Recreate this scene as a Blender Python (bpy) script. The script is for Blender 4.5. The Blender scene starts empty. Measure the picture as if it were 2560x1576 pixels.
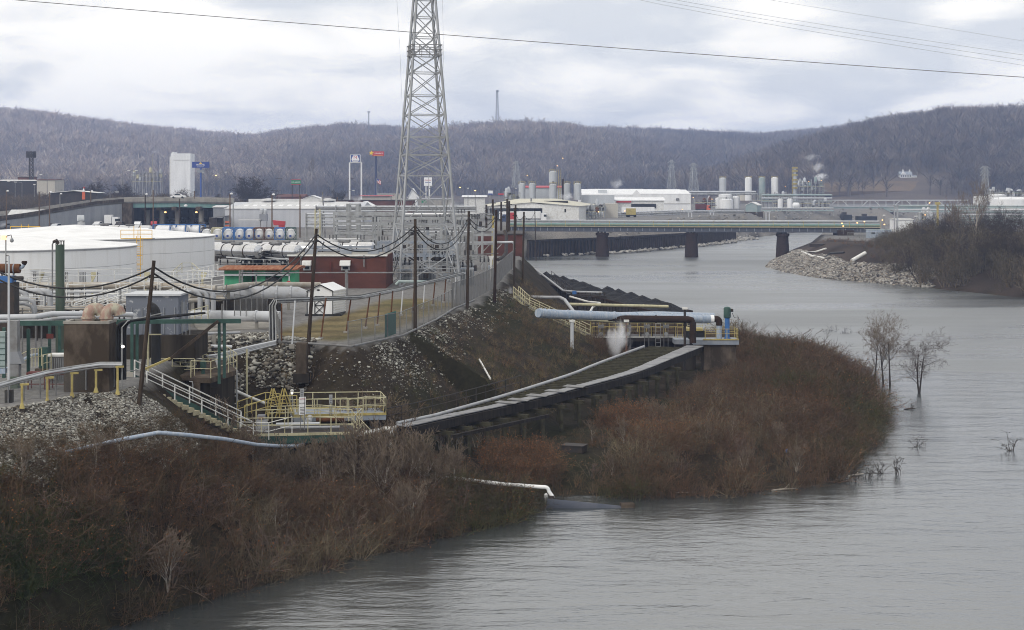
import bpy, math, random
import numpy as np
from mathutils import Vector
R=math.radians
random.seed(7); rng=np.random.default_rng(7)
S=bpy.context.scene
# ---------------------------------------------------------------- camera, sky, sun, exposure
FP=4000.0; HZ=470.0; CH=20.0          # focal length and horizon in photo pixels, eye height over the water
cam=bpy.data.cameras.new('camera'); co=bpy.data.objects.new('camera',cam); S.collection.objects.link(co)
co.location=(0,0,CH); co.rotation_euler=(R(90),0,0)
cam.sensor_width=36; cam.lens=36*FP/2560; cam.shift_y=-(788-HZ)/2560; cam.clip_start=.5; cam.clip_end=20000
S.camera=co
S.view_settings.view_transform='Standard'; S.view_settings.look='None'; S.view_settings.gamma=1; S.view_settings.exposure=0
SUN_EL,SUN_AZ=R(38),R(-140)            # azimuth from +Y, clockwise
W=bpy.data.worlds.new('World'); S.world=W; W.use_nodes=True
nt=W.node_tree; nt.nodes.clear()
def N(t,**k):
    n=nt.nodes.new(t)
    for a,v in k.items(): setattr(n,a,v)
    return n
def Lk(a,b): nt.links.new(a,b)
def ramp(n,pts):
    cr=n.color_ramp
    while len(cr.elements)>1: cr.elements.remove(cr.elements[-1])
    cr.elements[0].position=pts[0][0]; cr.elements[0].color=(*pts[0][1],1)
    for p,c in pts[1:]:
        e=cr.elements.new(p); e.color=(*c,1)
sky=N('ShaderNodeTexSky',sky_type='NISHITA',sun_disc=False,sun_elevation=SUN_EL,sun_rotation=SUN_AZ)
tc=N('ShaderNodeTexCoord'); sep=N('ShaderNodeSeparateXYZ'); Lk(tc.outputs['Generated'],sep.inputs[0])
def M2(op,a,b):
    n=N('ShaderNodeMath',operation=op)
    for i,v in enumerate((a,b)):
        if isinstance(v,(int,float)): n.inputs[i].default_value=v
        else: Lk(v,n.inputs[i])
    return n.outputs[0]
zz=M2('ADD',M2('ABSOLUTE',sep.outputs[2],0),.21)
cmb=N('ShaderNodeCombineXYZ'); Lk(M2('DIVIDE',sep.outputs[0],zz),cmb.inputs[0]); Lk(M2('DIVIDE',sep.outputs[1],zz),cmb.inputs[1])
n1=N('ShaderNodeTexNoise'); n1.inputs['Scale'].default_value=2.7; n1.inputs['Detail'].default_value=7; n1.inputs['Roughness'].default_value=.52; n1.inputs['Distortion'].default_value=.35
mp=N('ShaderNodeMapping'); mp.inputs['Location'].default_value=(3.1,1.4,0); Lk(cmb.outputs[0],mp.inputs[0]); Lk(mp.outputs[0],n1.inputs['Vector'])
n2=N('ShaderNodeTexNoise'); n2.inputs['Scale'].default_value=.8; n2.inputs['Detail'].default_value=3; Lk(mp.outputs[0],n2.inputs['Vector'])
side=M2('MULTIPLY',sep.outputs[0],-.24)      # the cloud deck is thinner, so brighter, to the left of the view
val=M2('ADD',M2('ADD',M2('ADD',M2('MULTIPLY',n1.outputs['Fac'],1.3),M2('MULTIPLY',n2.outputs['Fac'],.55)),side),-.37)
rp=N('ShaderNodeValToRGB'); ramp(rp,[(.36,(5.7,5.8,5.85)),(.45,(6.5,6.5,6.35)),(.53,(7.4,7.25,6.9)),(.60,(8.4,8.1,7.5)),(.69,(9.1,8.75,8.05))]); Lk(val,rp.inputs[0])
mx=N('ShaderNodeMixRGB'); mx.inputs[0].default_value=.96; Lk(sky.outputs[0],mx.inputs[1]); Lk(rp.outputs[0],mx.inputs[2])
bg=N('ShaderNodeBackground'); bg.inputs[1].default_value=.15; Lk(mx.outputs[0],bg.inputs[0])
wo=N('ShaderNodeOutputWorld'); Lk(bg.outputs[0],wo.inputs[0])
sl=bpy.data.lights.new('sun','SUN'); sl.energy=1.25; sl.angle=R(22); sl.color=(1,.96,.9)
so=bpy.data.objects.new('sun',sl); S.collection.objects.link(so)
d=Vector((math.sin(SUN_AZ)*math.cos(SUN_EL),math.cos(SUN_AZ)*math.cos(SUN_EL),math.sin(SUN_EL)))
so.rotation_euler=d.to_track_quat('Z','Y').to_euler()
S.render.engine='CYCLES'; S.cycles.max_bounces=5; S.cycles.diffuse_bounces=2; S.cycles.glossy_bounces=3; S.cycles.transparent_max_bounces=6; S.cycles.volume_bounces=2
S.cycles.volume_step_rate=1; S.cycles.use_denoising=True; S.cycles.denoising_prefilter='ACCURATE'; S.cycles.denoising_input_passes='RGB_ALBEDO_NORMAL'; S.cycles.filter_width=1.0; S.cycles.sample_clamp_indirect=4
# ---------------------------------------------------------------- helpers
def P(px,py,Y): return Vector(((px-1280)/FP*Y, Y, CH-(py-HZ)/FP*Y))   # photo pixel at distance Y
def G(px,py,z=9.0): return P(px,py,(CH-z)*FP/(py-HZ))                  # photo pixel on level z
def XY(px,Y,z=9.0): return Vector(((px-1280)/FP*Y,Y,z))
V=Vector
class MB:
    def __init__(s): s.v=[]; s.f=[]
    def quad(s,*p):
        i=len(s.v); s.v+=[tuple(q) for q in p]; s.f.append(tuple(range(i,i+len(p)))); return s
    def box(s,c,d,rz=0,tx=1.0,ty=1.0):
        """centre of base, size, yaw; tx,ty taper the top"""
        i=len(s.v); ca,sa=math.cos(rz),math.sin(rz)
        for k,(fx,fy) in ((0,(1,1)),(1,(tx,ty))):
            for a,b in ((-1,-1),(1,-1),(1,1),(-1,1)):
                x,y=a*d[0]/2*fx,b*d[1]/2*fy
                s.v.append((c[0]+x*ca-y*sa,c[1]+x*sa+y*ca,c[2]+k*d[2]))
        s.f+=[(i+3,i+2,i+1,i),(i+4,i+5,i+6,i+7)]+[(i+a,i+(a+1)%4,i+4+(a+1)%4,i+4+a) for a in range(4)]; return s
    def frame(s,a,b):
        d=(V(b)-V(a)); L=d.length or 1e-6; d/=L
        u=d.cross(V((0,0,1)));
        if u.length<.05: u=d.cross(V((0,1,0)))
        u.normalize(); w=u.cross(d).normalized(); return d,u,w
    def cyl(s,a,b,r,r2=None,n=8,caps=True):
        a=V(a);b=V(b); r2=r if r2 is None else r2; d,u,w=s.frame(a,b); i=len(s.v)
        for p,q in((a,r),(b,r2)):
            for k in range(n):
                t=2*math.pi*k/n; s.v.append(tuple(p+u*math.cos(t)*q+w*math.sin(t)*q))
        s.f+=[(i+k,i+(k+1)%n,i+n+(k+1)%n,i+n+k) for k in range(n)]
        if caps: s.f+=[tuple(i+n-1-k for k in range(n)),tuple(i+n+k for k in range(n))]
        return s
    def bar(s,a,b,wd,h=None):
        a=V(a);b=V(b);h=wd if h is None else h; d,u,w=s.frame(a,b); i=len(s.v)
        for p in(a,b):
            for x,y in((-1,-1),(1,-1),(1,1),(-1,1)): s.v.append(tuple(p+u*x*wd/2+w*y*h/2))
        s.f+=[(i+3,i+2,i+1,i),(i+4,i+5,i+6,i+7)]+[(i+k,i+(k+1)%4,i+4+(k+1)%4,i+4+k) for k in range(4)]; return s
    def tube(s,pts,r,n=8,caps=True):
        pts=[V(p) for p in pts]; rs=r if isinstance(r,(list,tuple)) else [r]*len(pts); i=len(s.v); m=len(pts); pu=None
        for j,p in enumerate(pts):
            d=(pts[min(j+1,m-1)]-pts[max(j-1,0)]).normalized()
            if pu is None:
                pu=d.cross(V((0,0,1)))
                if pu.length<.05: pu=d.cross(V((0,1,0)))
            pu=(pu-d*pu.dot(d)).normalized(); w=d.cross(pu)
            for k in range(n):
                t=2*math.pi*k/n; s.v.append(tuple(p+pu*math.cos(t)*rs[j]+w*math.sin(t)*rs[j]))
        for j in range(m-1):
            for k in range(n): s.f.append((i+j*n+k,i+j*n+(k+1)%n,i+(j+1)*n+(k+1)%n,i+(j+1)*n+k))
        if caps: s.f+=[tuple(i+n-1-k for k in range(n)),tuple(i+(m-1)*n+k for k in range(n))]
        return s
    def lathe(s,c,prof,n=32):
        i=len(s.v); m=len(prof)
        for r,z in prof:
            for k in range(n):
                t=2*math.pi*k/n; s.v.append((c[0]+r*math.cos(t),c[1]+r*math.sin(t),c[2]+z))
        for j in range(m-1):
            for k in range(n): s.f.append((i+j*n+k,i+j*n+(k+1)%n,i+(j+1)*n+(k+1)%n,i+(j+1)*n+k))
        s.f.append(tuple(i+n-1-k for k in range(n))); s.f.append(tuple(i+(m-1)*n+k for k in range(n))); return s
    def prism(s,poly,off):
        """planar polygon (list of 3d) extruded by a vector"""
        i=len(s.v); n=len(poly); off=V(off)
        s.v+=[tuple(p) for p in poly]+[tuple(V(p)+off) for p in poly]
        s.f+=[tuple(range(i+n-1,i-1,-1)),tuple(range(i+n,i+2*n))]+[(i+k,i+(k+1)%n,i+n+(k+1)%n,i+n+k) for k in range(n)]; return s
    def out(s,name,m,parent=None,smooth=False,**tags):
        me=bpy.data.meshes.new(name); o0=wloc(parent) if parent else V((0,0,0))
        me.from_pydata([(x-o0.x,y-o0.y,z-o0.z) for x,y,z in s.v],[],s.f); me.materials.append(m)
        if smooth:
            me.polygons.foreach_set('use_smooth',[len(p.vertices)<=4 for p in me.polygons])
            try: me.set_sharp_from_angle(angle=R(40))
            except Exception: pass
        me.update(); o=bpy.data.objects.new(name,me); S.collection.objects.link(o)
        if parent: o.parent=parent
        for k,v in tags.items(): o[k]=v
        return o
def wloc(o):
    p=V((0,0,0))
    while o: p=p+o.location; o=o.parent
    return p
def thing(name,label,cat,loc=(0,0,0),group=None):
    o=bpy.data.objects.new(name,None); o.empty_display_size=.2; S.collection.objects.link(o); o.location=loc; o['label']=label; o['category']=cat
    if group: o['group']=group
    return o
def tag(o,label,cat,group=None,kind=None):
    o['label']=label
    if cat: o['category']=cat
    if group: o['group']=group
    if kind: o['kind']=kind
    return o
def dup(root,loc,label=None,rz=None,sc=None,group=None):
    def cp(o,par):
        c=o.copy(); S.collection.objects.link(c)
        if par: c.parent=par
        for ch in o.children: cp(ch,c)
        return c
    r=cp(root,None); r.location=loc
    if rz is not None: r.rotation_euler=(0,0,rz)
    if sc is not None: r.scale=(sc,)*3 if isinstance(sc,(int,float)) else sc
    if label: r['label']=label
    if group: r['group']=group
    return r
def npmesh(name,v,f,m,smooth=False,cols=None,parent=None):
    """numpy verts (n,3), faces (m,k) -> object"""
    me=bpy.data.meshes.new(name); k=f.shape[1]
    me.vertices.add(len(v)); me.vertices.foreach_set('co',v.astype(np.float32).ravel())
    me.loops.add(f.size); me.loops.foreach_set('vertex_index',f.astype(np.int32).ravel())
    me.polygons.add(len(f)); me.polygons.foreach_set('loop_start',np.arange(0,f.size,k,dtype=np.int32))
    if smooth: me.polygons.foreach_set('use_smooth',np.ones(len(f),dtype=bool))
    for nm,c in (cols or {}).items():
        if c.ndim==1: a=me.attributes.new(nm,'FLOAT','POINT'); a.data.foreach_set('value',c.astype(np.float32))
        else:
            a=me.attributes.new(nm,'FLOAT_COLOR','POINT'); a.data.foreach_set('color',np.c_[c,np.ones(len(c))].astype(np.float32).ravel())
    me.update(calc_edges=True); me.validate()
    if m: me.materials.append(m)
    o=bpy.data.objects.new(name,me); S.collection.objects.link(o)
    if parent: o.parent=parent
    return o
# ---------------------------------------------------------------- materials
def mat(name,c,c2=None,scale=1.5,rough=.65,metal=0.0,bump=0.0,st=(1,1,1),lo=.4,hi=.65,emit=0,attr=None,detail=6):
    m=bpy.data.materials.new(name); m.use_nodes=True; t=m.node_tree; b=t.nodes['Principled BSDF']
    b.inputs['Roughness'].default_value=rough; b.inputs['Metallic'].default_value=metal
    b.inputs['Specular IOR Level'].default_value=.35 if rough<.72 else .08
    b.inputs['Base Color'].default_value=(*c,1)
    if emit: b.inputs['Emission Color'].default_value=(*c,1); b.inputs['Emission Strength'].default_value=emit
    def nd(x): return t.nodes.new(x)
    if c2 is not None or bump:
        g=nd('ShaderNodeNewGeometry'); mpn=nd('ShaderNodeMapping'); mpn.inputs['Scale'].default_value=st; t.links.new(g.outputs['Position'],mpn.inputs[0])
        n=nd('ShaderNodeTexNoise'); n.inputs['Scale'].default_value=scale; n.inputs['Detail'].default_value=detail; n.inputs['Roughness'].default_value=.65; t.links.new(mpn.outputs[0],n.inputs['Vector'])
        if c2 is not None:
            r=nd('ShaderNodeValToRGB'); ramp(r,[(lo,c),(hi,c2)]); t.links.new(n.outputs['Fac'],r.inputs[0]); src=r.outputs[0]
            t.links.new(src,b.inputs['Base Color'])
        if bump:
            bp=nd('ShaderNodeBump'); bp.inputs['Strength'].default_value=bump; bp.inputs['Distance'].default_value=.05; t.links.new(n.outputs['Fac'],bp.inputs['Height']); t.links.new(bp.outputs[0],b.inputs['Normal'])
    if attr:
        a=nd('ShaderNodeAttribute'); a.attribute_name=attr; t.links.new(a.outputs['Color'],b.inputs['Base Color'])
    return m
up=(1,1,.12)  # vertical streaks
M=dict(
 galv=mat('galvanised_steel',(.37,.38,.39),(.22,.22,.215),.9,.55,.15,st=(1,1,.4)),
 galvd=mat('weathered_steel',(.22,.225,.23),(.13,.12,.115),1.2,.6),
 tankw=mat('streaked_tank_paint',(.80,.805,.81),(.60,.585,.555),.8,.5,st=(1.3,1.3,.10),lo=.52,hi=.85),
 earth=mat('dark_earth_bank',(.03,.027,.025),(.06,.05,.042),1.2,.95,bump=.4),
 tower=mat('bright_galvanised_steel',(.36,.375,.395),(.25,.255,.26),.7,.55,st=(1,1,.4)),
 white=mat('white_paint',(.80,.805,.81),(.68,.68,.68),.35,.5,st=up),
 whitew=mat('weathered_white_paint',(.72,.72,.70),(.50,.48,.44),1.3,.6,lo=.45,hi=.75),
 rail=mat('white_rail_paint',(.74,.74,.72),(.55,.52,.46),2,.6,lo=.5,hi=.75),
 cream=mat('pale_yellow_paint',(.52,.485,.32),(.30,.27,.17),2,.6,lo=.45,hi=.75),
 yellow=mat('yellow_paint',(.44,.36,.13),(.25,.19,.07),2,.55,lo=.45,hi=.75),
 amber=mat('orange_yellow_paint',(.72,.42,.04),None,1,.5),
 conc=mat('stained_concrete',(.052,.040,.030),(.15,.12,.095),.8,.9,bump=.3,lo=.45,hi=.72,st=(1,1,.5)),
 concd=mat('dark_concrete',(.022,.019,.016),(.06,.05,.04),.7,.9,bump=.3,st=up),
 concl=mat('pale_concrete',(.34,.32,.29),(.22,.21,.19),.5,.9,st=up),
 wood=mat('weathered_pole_wood',(.038,.028,.022),(.075,.058,.045),3,.9,bump=.3,st=(1,1,.15)),
 woodb=mat('brown_pole_wood',(.16,.11,.075),(.10,.07,.05),2,.9,st=(1,1,.15)),
 dark=mat('black_cable',(.012,.012,.013),None,1,.6),
 darks=mat('dark_steel',(.025,.024,.024),(.05,.035,.028),1.5,.7),
 rust=mat('rusty_steel',(.15,.068,.036),(.07,.038,.026),1.6,.85,bump=.2),
 rustd=mat('dark_rust',(.042,.026,.020),(.028,.020,.017),2,.85),
 rustroof=mat('rusty_corrugated_roof',(.22,.075,.035),(.33,.17,.10),1.3,.85,st=(2.5,.3,1)),
 green=mat('dark_green_paint',(.035,.085,.07),(.02,.05,.042),1.2,.6),
 greens=mat('faded_green_steel',(.052,.085,.068),(.125,.14,.11),.8,.75,st=up,lo=.42,hi=.72),
 greenw=mat('bright_green_cladding',(.07,.36,.19),(.05,.27,.15),.5,.6,st=(3,3,.2)),
 teal=mat('teal_paint',(.13,.26,.25),(.20,.30,.29),.8,.6,st=up),
 tealp=mat('pale_teal_paint',(.25,.33,.33),(.34,.38,.37),.2,.55),
 blue=mat('blue_paint',(.045,.16,.42),(.04,.12,.32),1.5,.5),
 bluep=mat('pale_blue_pipe',(.29,.355,.45),(.42,.45,.49),2.2,.55,lo=.45,hi=.62,st=(2.5,2.5,.5)),
 blueg=mat('blue_grey_steel',(.22,.25,.30),(.33,.35,.38),.7,.55),
 brick=mat('red_brick_wall',(.125,.052,.042),(.088,.040,.034),.35,.9,bump=.2,st=(1,1,2)),
 brickd=mat('brown_brick_wall',(.135,.062,.05),(.10,.048,.04),.3,.9),
 grey=mat('grey_paint',(.27,.28,.30),(.21,.22,.24),.8,.6,st=up),
 greyl=mat('light_grey_cladding',(.50,.51,.54),(.44,.45,.48),.25,.6,st=(2.4,2.4,.08)),
 greyw=mat('peeling_grey_paint',(.15,.165,.20),(.42,.43,.45),1.1,.7,lo=.56,hi=.62,st=(1,1,1.6)),
 roofl=mat('pale_metal_roof',(.55,.55,.55),(.47,.47,.46),.3,.5,st=(3,.4,1)),
 roofc=mat('cream_roof',(.56,.54,.44),(.47,.45,.37),.3,.7),
 stain=mat('polished_stainless_steel',(.62,.62,.63),(.5,.5,.5),.6,.16,1.0,st=(1,1,.2)),
 silo=mat('silo_grey_paint',(.50,.52,.54),(.42,.44,.46),.25,.6,st=up),
 pipeg=mat('grey_pipe',(.36,.37,.39),(.24,.225,.205),1.2,.5,lo=.5,hi=.75),
 pipew=mat('pale_lagged_pipe',(.50,.515,.54),(.36,.36,.35),.8,.5,lo=.5,hi=.8),
 pipeb=mat('stained_tan_pipe',(.30,.26,.21),(.40,.38,.34),1.0,.6),
 tan=mat('tan_wall',(.50,.47,.41),(.44,.41,.36),.2,.7,st=up),
 red=mat('red_paint',(.42,.04,.045),None,1,.5),
 redd=mat('dark_red_paint',(.12,.022,.018),(.08,.02,.016),1.5,.7),
 orange=mat('orange_paint',(.60,.12,.04),None,1,.5),
 signblue=mat('sign_blue',(.03,.06,.26),None,1,.4), signred=mat('sign_red',(.45,.04,.05),None,1,.4),
 signgreen=mat('sign_green',(.03,.22,.10),None,1,.4), signwhite=mat('sign_white',(.8,.8,.8),None,1,.4),
 signyellow=mat('sign_yellow',(.80,.55,.05),None,1,.4), navy=mat('navy_post',(.04,.055,.12),None,1,.5), bluepost=mat('blue_post',(.05,.10,.32),None,1,.5),
 glass=mat('dark_glass',(.02,.025,.03),None,1,.1), tyre=mat('tyre_rubber',(.018,.018,.018),None,1,.85),
 coal=mat('coal',(.012,.012,.013),(.03,.03,.032),3,.75,bump=.8), asphalt=mat('worn_asphalt',(.20,.195,.185),(.15,.145,.14),.2,.9),
 lamp=mat('lamp_amber',(1,.55,.2),None,1,.5,emit=2.5), lampw=mat('lamp_white',(1,.93,.8),None,1,.5,emit=2.5),
 plate=mat('scuffed_metal_plate',(.25,.25,.26),(.16,.16,.165),1.5,.55,bump=.1),
 tie=mat('mossy_timber',(.066,.062,.040),(.035,.032,.022),2,.9), timber=mat('black_timber',(.02,.018,.018),(.04,.035,.03),2,.9,st=(2,2,.2)),
 tread=mat('sand_concrete_tread',(.42,.38,.26),(.33,.30,.21),2,.9),
 meshg=mat('fence_wire',(.20,.21,.21),None,1,.6), cloth=mat('green_screen_cloth',(.10,.24,.22),None,1,.9),
 elbow=mat('pink_grey_cast_iron',(.34,.22,.18),(.46,.44,.34),1.4,.7,lo=.42,hi=.6,st=(2,2,1)),
 bark=mat('grey_bark',(.13,.115,.10),(.08,.07,.06),2,.9), barkd=mat('dark_bark',(.05,.042,.038),(.035,.03,.027),2,.9), barkp=mat('pale_bark',(.40,.36,.31),(.25,.22,.19),2,.9),
 slate=mat('slate_blue_pipe',(.07,.078,.10),(.09,.095,.115),1,.85),
 twig=mat('twigs',(.075,.058,.05),None,1,.9), twigd=mat('dark_twigs',(.055,.045,.042),None,1,.9), twigb=mat('tan_twigs',(.16,.125,.095),None,1,.9),
 scrub=mat('scrub_twigs',(.1,.07,.05),attr='tint',rough=.9), stone=mat('loose_stone',(.4,.4,.38),attr='tint',rough=.85), forest=mat('bare_forest',(.1,.1,.1),attr='tint',rough=.95),
)
HAZE=.00021
# ---------------------------------------------------------------- terrain: plan outlines in metres
LAND=np.array([(-400,-200),(-60,0),(-30,50),(-19.3,71.8),(-14.0,79.2),(-7.4,87.7),(-.4,95.2),(1.2,99.5),(-.6,102),(1.4,104.5),(7.8,103.6),(15,104.6),(20.5,107.5),(23.5,114.5),(28,127),(31.2,139),(33.2,151),(35.6,163),(34.6,178),(29.5,193),(21,207),(12.5,214),(9.6,250),(3,292),(0,340),(-1,400),(4,461),(30,490),(66,560),(100,650),(135,735),(165,790),(220,840),(330,1000),(500,1250),(900,1500),(6000,1500),(6000,6000),(-6000,6000),(-6000,-200)])
PLAT=np.array([(-400,-200),(-70,0),(-45,55),(-25.4,79.3),(-23.9,81.6),(-22.9,85.2),(-21.2,85.6),(-20.7,88),(-21.6,95.6),(-22.3,108),(-21,116),(-17.3,116.5),(-11.4,111.4),(-8.4,120.5),(-5.3,142),(-3.1,154),(-1.3,180),(.6,226),(1.6,255),(-4,292),(-8,340),(-8,400),(-4,466),(24,500),(60,570),(94,660),(128,745),(156,800),(205,855),(315,1015),(490,1265),(900,1520),(6000,1520),(6000,6000),(-6000,6000),(-6000,-200)])
RLAND=np.array([(64.5,404),(65,380),(68,355),(81,326),(93,291),(110,250),(150,180),(260,90),(600,0),(6000,-100),(6000,1400),(900,1400),(500,900),(210,700),(105,560),(88,505),(78,470),(70,432)])
RPLAT=np.array([(84,432),(92,395),(104,362),(118,325),(150,262),(200,200),(300,130),(600,30),(6000,-80),(6000,1380),(920,1380),(510,880),(222,688),(116,552),(98,500),(88,462)])
def sdist(poly,x,y):
    """positive inside"""
    a=poly; b=np.roll(poly,-1,0); d2=np.full(x.shape,1e18); ins=np.zeros(x.shape,bool)
    for (ax,ay),(bx,by) in zip(a,b):
        ex,ey=bx-ax,by-ay; t=np.clip(((x-ax)*ex+(y-ay)*ey)/(ex*ex+ey*ey),0,1)
        d2=np.minimum(d2,(x-ax-t*ex)**2+(y-ay-t*ey)**2)
        c=(ay>y)!=(by>y)
        if ey!=0: ins^=c&(x<(bx-ax)*(y-ay)/ey+ax)
    d=np.sqrt(d2); return np.where(ins,d,-d)
def vnoise(x,y,seed=0):
    def h(i,j): 
        n=np.sin(i*127.1+j*311.7+seed*74.7)*43758.5453; return n-np.floor(n)
    i=np.floor(x);j=np.floor(y);u=x-i;w=y-j;u=u*u*(3-2*u);w=w*w*(3-2*w)
    return (h(i,j)*(1-u)+h(i+1,j)*u)*(1-w)+(h(i,j+1)*(1-u)+h(i+1,j+1)*u)*w
def fbm(x,y,seed=0,o=4):
    s=0;a=.5;
    for k in range(o): s=s+a*(vnoise(x,y,seed+k)-.5); x=x*2.03;y=y*2.03;a*=.5
    return s
def terrain(x,y,full=False):
    x=np.asarray(x,float);y=np.asarray(y,float)
    dl=sdist(LAND,x,y); dp=sdist(PLAT,x,y); dr=sdist(RLAND,x,y); drp=sdist(RPLAT,x,y)
    slope=.64+.36*np.clip((y-195)/35,0,1)
    slope=slope-.18*np.exp(-((y-165)/26)**2)
    slope=np.where(y<100,np.maximum(slope,.64+.25*np.clip((x+19.5)/4,0,1)),slope)
    slope=np.where((x>-21)&(x<2)&(y>90)&(y<122),1.05,slope)
    n=fbm(x*.35,y*.35,1)
    emb=np.minimum(9.0,9.0+dp*slope)+np.where(dp<0,n*.7,0)
    sh=np.where(dl>0,np.minimum(dl*.32,1.75+n*1.0),dl*.45)
    zl=np.where(dp>0,9.0,np.maximum(np.where(dl>-1.0,np.minimum(emb,8.99),-9),sh))
    zl=np.where((dp<=0)&(dl<0)&(y>40),np.minimum(zl,np.maximum(dl*.45,-4)),zl)
    rsh=np.where(dr>0,np.minimum(np.minimum(6.4,dr*.42+n*.5),np.maximum(.3,dr*.42+n*.5)),dr*.45); rsh=np.where(drp>0,6.5,rsh)
    z=np.maximum(np.maximum(zl,rsh),-4)
    return (z,dl,dp,dr,drp) if full else z
def tz(x,y): return float(terrain(np.array([x]),np.array([y]))[0])
def grow(a,b,step,g,lim):
    out=[a]; s=step
    while out[-1]<lim: s*=g; out.append(out[-1]+s)
    return out
xs=np.array(sorted(set(np.arange(-46,60,.75).tolist()+[-v for v in grow(46,0,.8,1.11,5800)]+grow(60,0,.8,1.09,5800))))
ys=np.array(sorted(set([-150,-80,-20,20,45]+np.arange(58,262,.75).tolist()+grow(262,0,.8,1.035,5900))))
GX,GY=np.meshgrid(xs,ys); z,dl,dp,dr,drp=terrain(GX.ravel(),GY.ravel(),True)
X_,Y_=GX.ravel(),GY.ravel()
nx,ny=len(xs),len(ys); idx=np.arange(nx*ny).reshape(ny,nx)
F=np.stack([idx[:-1,:-1],idx[:-1,1:],idx[1:,1:],idx[1:,:-1]],-1).reshape(-1,4)
# true ground cover per place: yard gravel / dark soil / dead grass / pale gravel
yard=((dp>.0)|(drp>0)).astype(float)
lawnpoly=np.array([(-19,119),(-12.3,113.5),(-9,121),(-6,142),(-4.5,152),(-9,160),(-13,158),(-15,141),(-17,133)])
lawn=np.clip(sdist(lawnpoly,X_,Y_)/1.2,0,1)
base=np.array([.17,.165,.16])*np.ones((len(X_),3))
nn=fbm(X_*.08,Y_*.08,5)[:,None]
base=base*(1+nn*.5)
lot=((Y_>200)&(Y_<340)&(X_<-20)&(X_>-70))[:,None]; base=np.where(lot,np.array([.22,.215,.21]),base)
road=((Y_<104)&(dp>0))[:,None]; base=np.where(road,np.array([.19,.185,.18])*(1+nn*.4),base)
soil=np.array([.034,.0265,.0185])*(1+1.8*fbm(X_*.5,Y_*.5,9))[:,None]
moss=np.clip(fbm(X_*.16,Y_*.16,12)*4,0,1)[:,None]; soil=soil*(1-moss)+np.array([.022,.022,.011])*moss
col=np.where(yard[:,None]>0,base,soil)
lw=np.array([.150,.120,.062])*(1+1.4*fbm(X_*.4,Y_*.4,3))[:,None]; lg=np.clip(fbm(X_*.2,Y_*.2,21)*5,0,1)[:,None]; lw=lw*(1-.6*lg)+np.array([.075,.075,.032])*.6*lg
col=col*(1-lawn[:,None])+lw*lawn[:,None]
mudr=((dr>-8)&(drp<0)&(dr>0))[:,None]; col=np.where(mudr,np.array([.050,.038,.031])*(1+2.0*fbm(X_*.12,Y_*.12,31))[:,None],col)
pale=((dl>0)&(dp<0)&(Y_>440)&(X_>-20)); col=np.where(pale[:,None],np.array([.19,.175,.155])*(1+fbm(X_*.2,Y_*.2,4))[:,None],col)
far=(Y_>1100)[:,None]; col=np.where(far,np.array([.085,.075,.06]),col)
gm=mat('mixed_ground',(.1,.1,.1),attr='cover',rough=.95); 
t=gm.node_tree; b=t.nodes['Principled BSDF']; at=[n for n in t.nodes if n.type=='ATTRIBUTE'][0]
g_=t.nodes.new('ShaderNodeNewGeometry'); q=t.nodes.new('ShaderNodeTexNoise'); q.inputs['Scale'].default_value=2.2; q.inputs['Detail'].default_value=9; q.inputs['Roughness'].default_value=.75; t.links.new(g_.outputs['Position'],q.inputs['Vector'])
rr=t.nodes.new('ShaderNodeValToRGB'); ramp(rr,[(.25,(.45,.45,.45)),(.75,(1.55,1.55,1.55))]); t.links.new(q.outputs['Fac'],rr.inputs[0])
mm=t.nodes.new('ShaderNodeMixRGB'); mm.blend_type='MULTIPLY'; mm.inputs[0].default_value=1; t.links.new(at.outputs['Color'],mm.inputs[1]); t.links.new(rr.outputs[0],mm.inputs[2]); t.links.new(mm.outputs[0],b.inputs['Base Color'])
bp=t.nodes.new('ShaderNodeBump'); bp.inputs['Strength'].default_value=.5; bp.inputs['Distance'].default_value=.12; t.links.new(q.outputs['Fac'],bp.inputs['Height']); t.links.new(bp.outputs[0],b.inputs['Normal'])
o=npmesh('ground',np.c_[X_,Y_,z],F,gm,True,{'cover':np.clip(col,0.005,1)}); tag(o,'works yard, dark river bank and gravel ground','ground',kind='structure')
# river
wm=bpy.data.materials.new('river_water'); wm.use_nodes=True; t=wm.node_tree; b=t.nodes['Principled BSDF']
b.inputs['Base Color'].default_value=(.044,.050,.050,1); b.inputs['Roughness'].default_value=.16; b.inputs['IOR'].default_value=2.7; b.inputs['Specular IOR Level'].default_value=.5
g_=t.nodes.new('ShaderNodeNewGeometry'); prev=None
for sc,st,di in ((.7,(.8,1.2,1),.04),(3.2,(.8,1.2,1),.012),(.06,(.5,1.5,1),.16),(.24,(.55,1.7,1),.085)):
    mpn=t.nodes.new('ShaderNodeMapping'); mpn.inputs['Scale'].default_value=st; mpn.inputs['Rotation'].default_value=(0,0,.15); t.links.new(g_.outputs['Position'],mpn.inputs[0])
    q=t.nodes.new('ShaderNodeTexNoise'); q.inputs['Scale'].default_value=sc; q.inputs['Detail'].default_value=5; q.inputs['Roughness'].default_value=.6; q.inputs['Distortion'].default_value=.5; t.links.new(mpn.outputs[0],q.inputs['Vector'])
    bp=t.nodes.new('ShaderNodeBump'); bp.inputs['Strength'].default_value=1; bp.inputs['Distance'].default_value=di; t.links.new(q.outputs['Fac'],bp.inputs['Height'])
    if prev: t.links.new(prev,bp.inputs['Normal'])
    prev=bp.outputs[0]
t.links.new(prev,b.inputs['Normal'])
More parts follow.
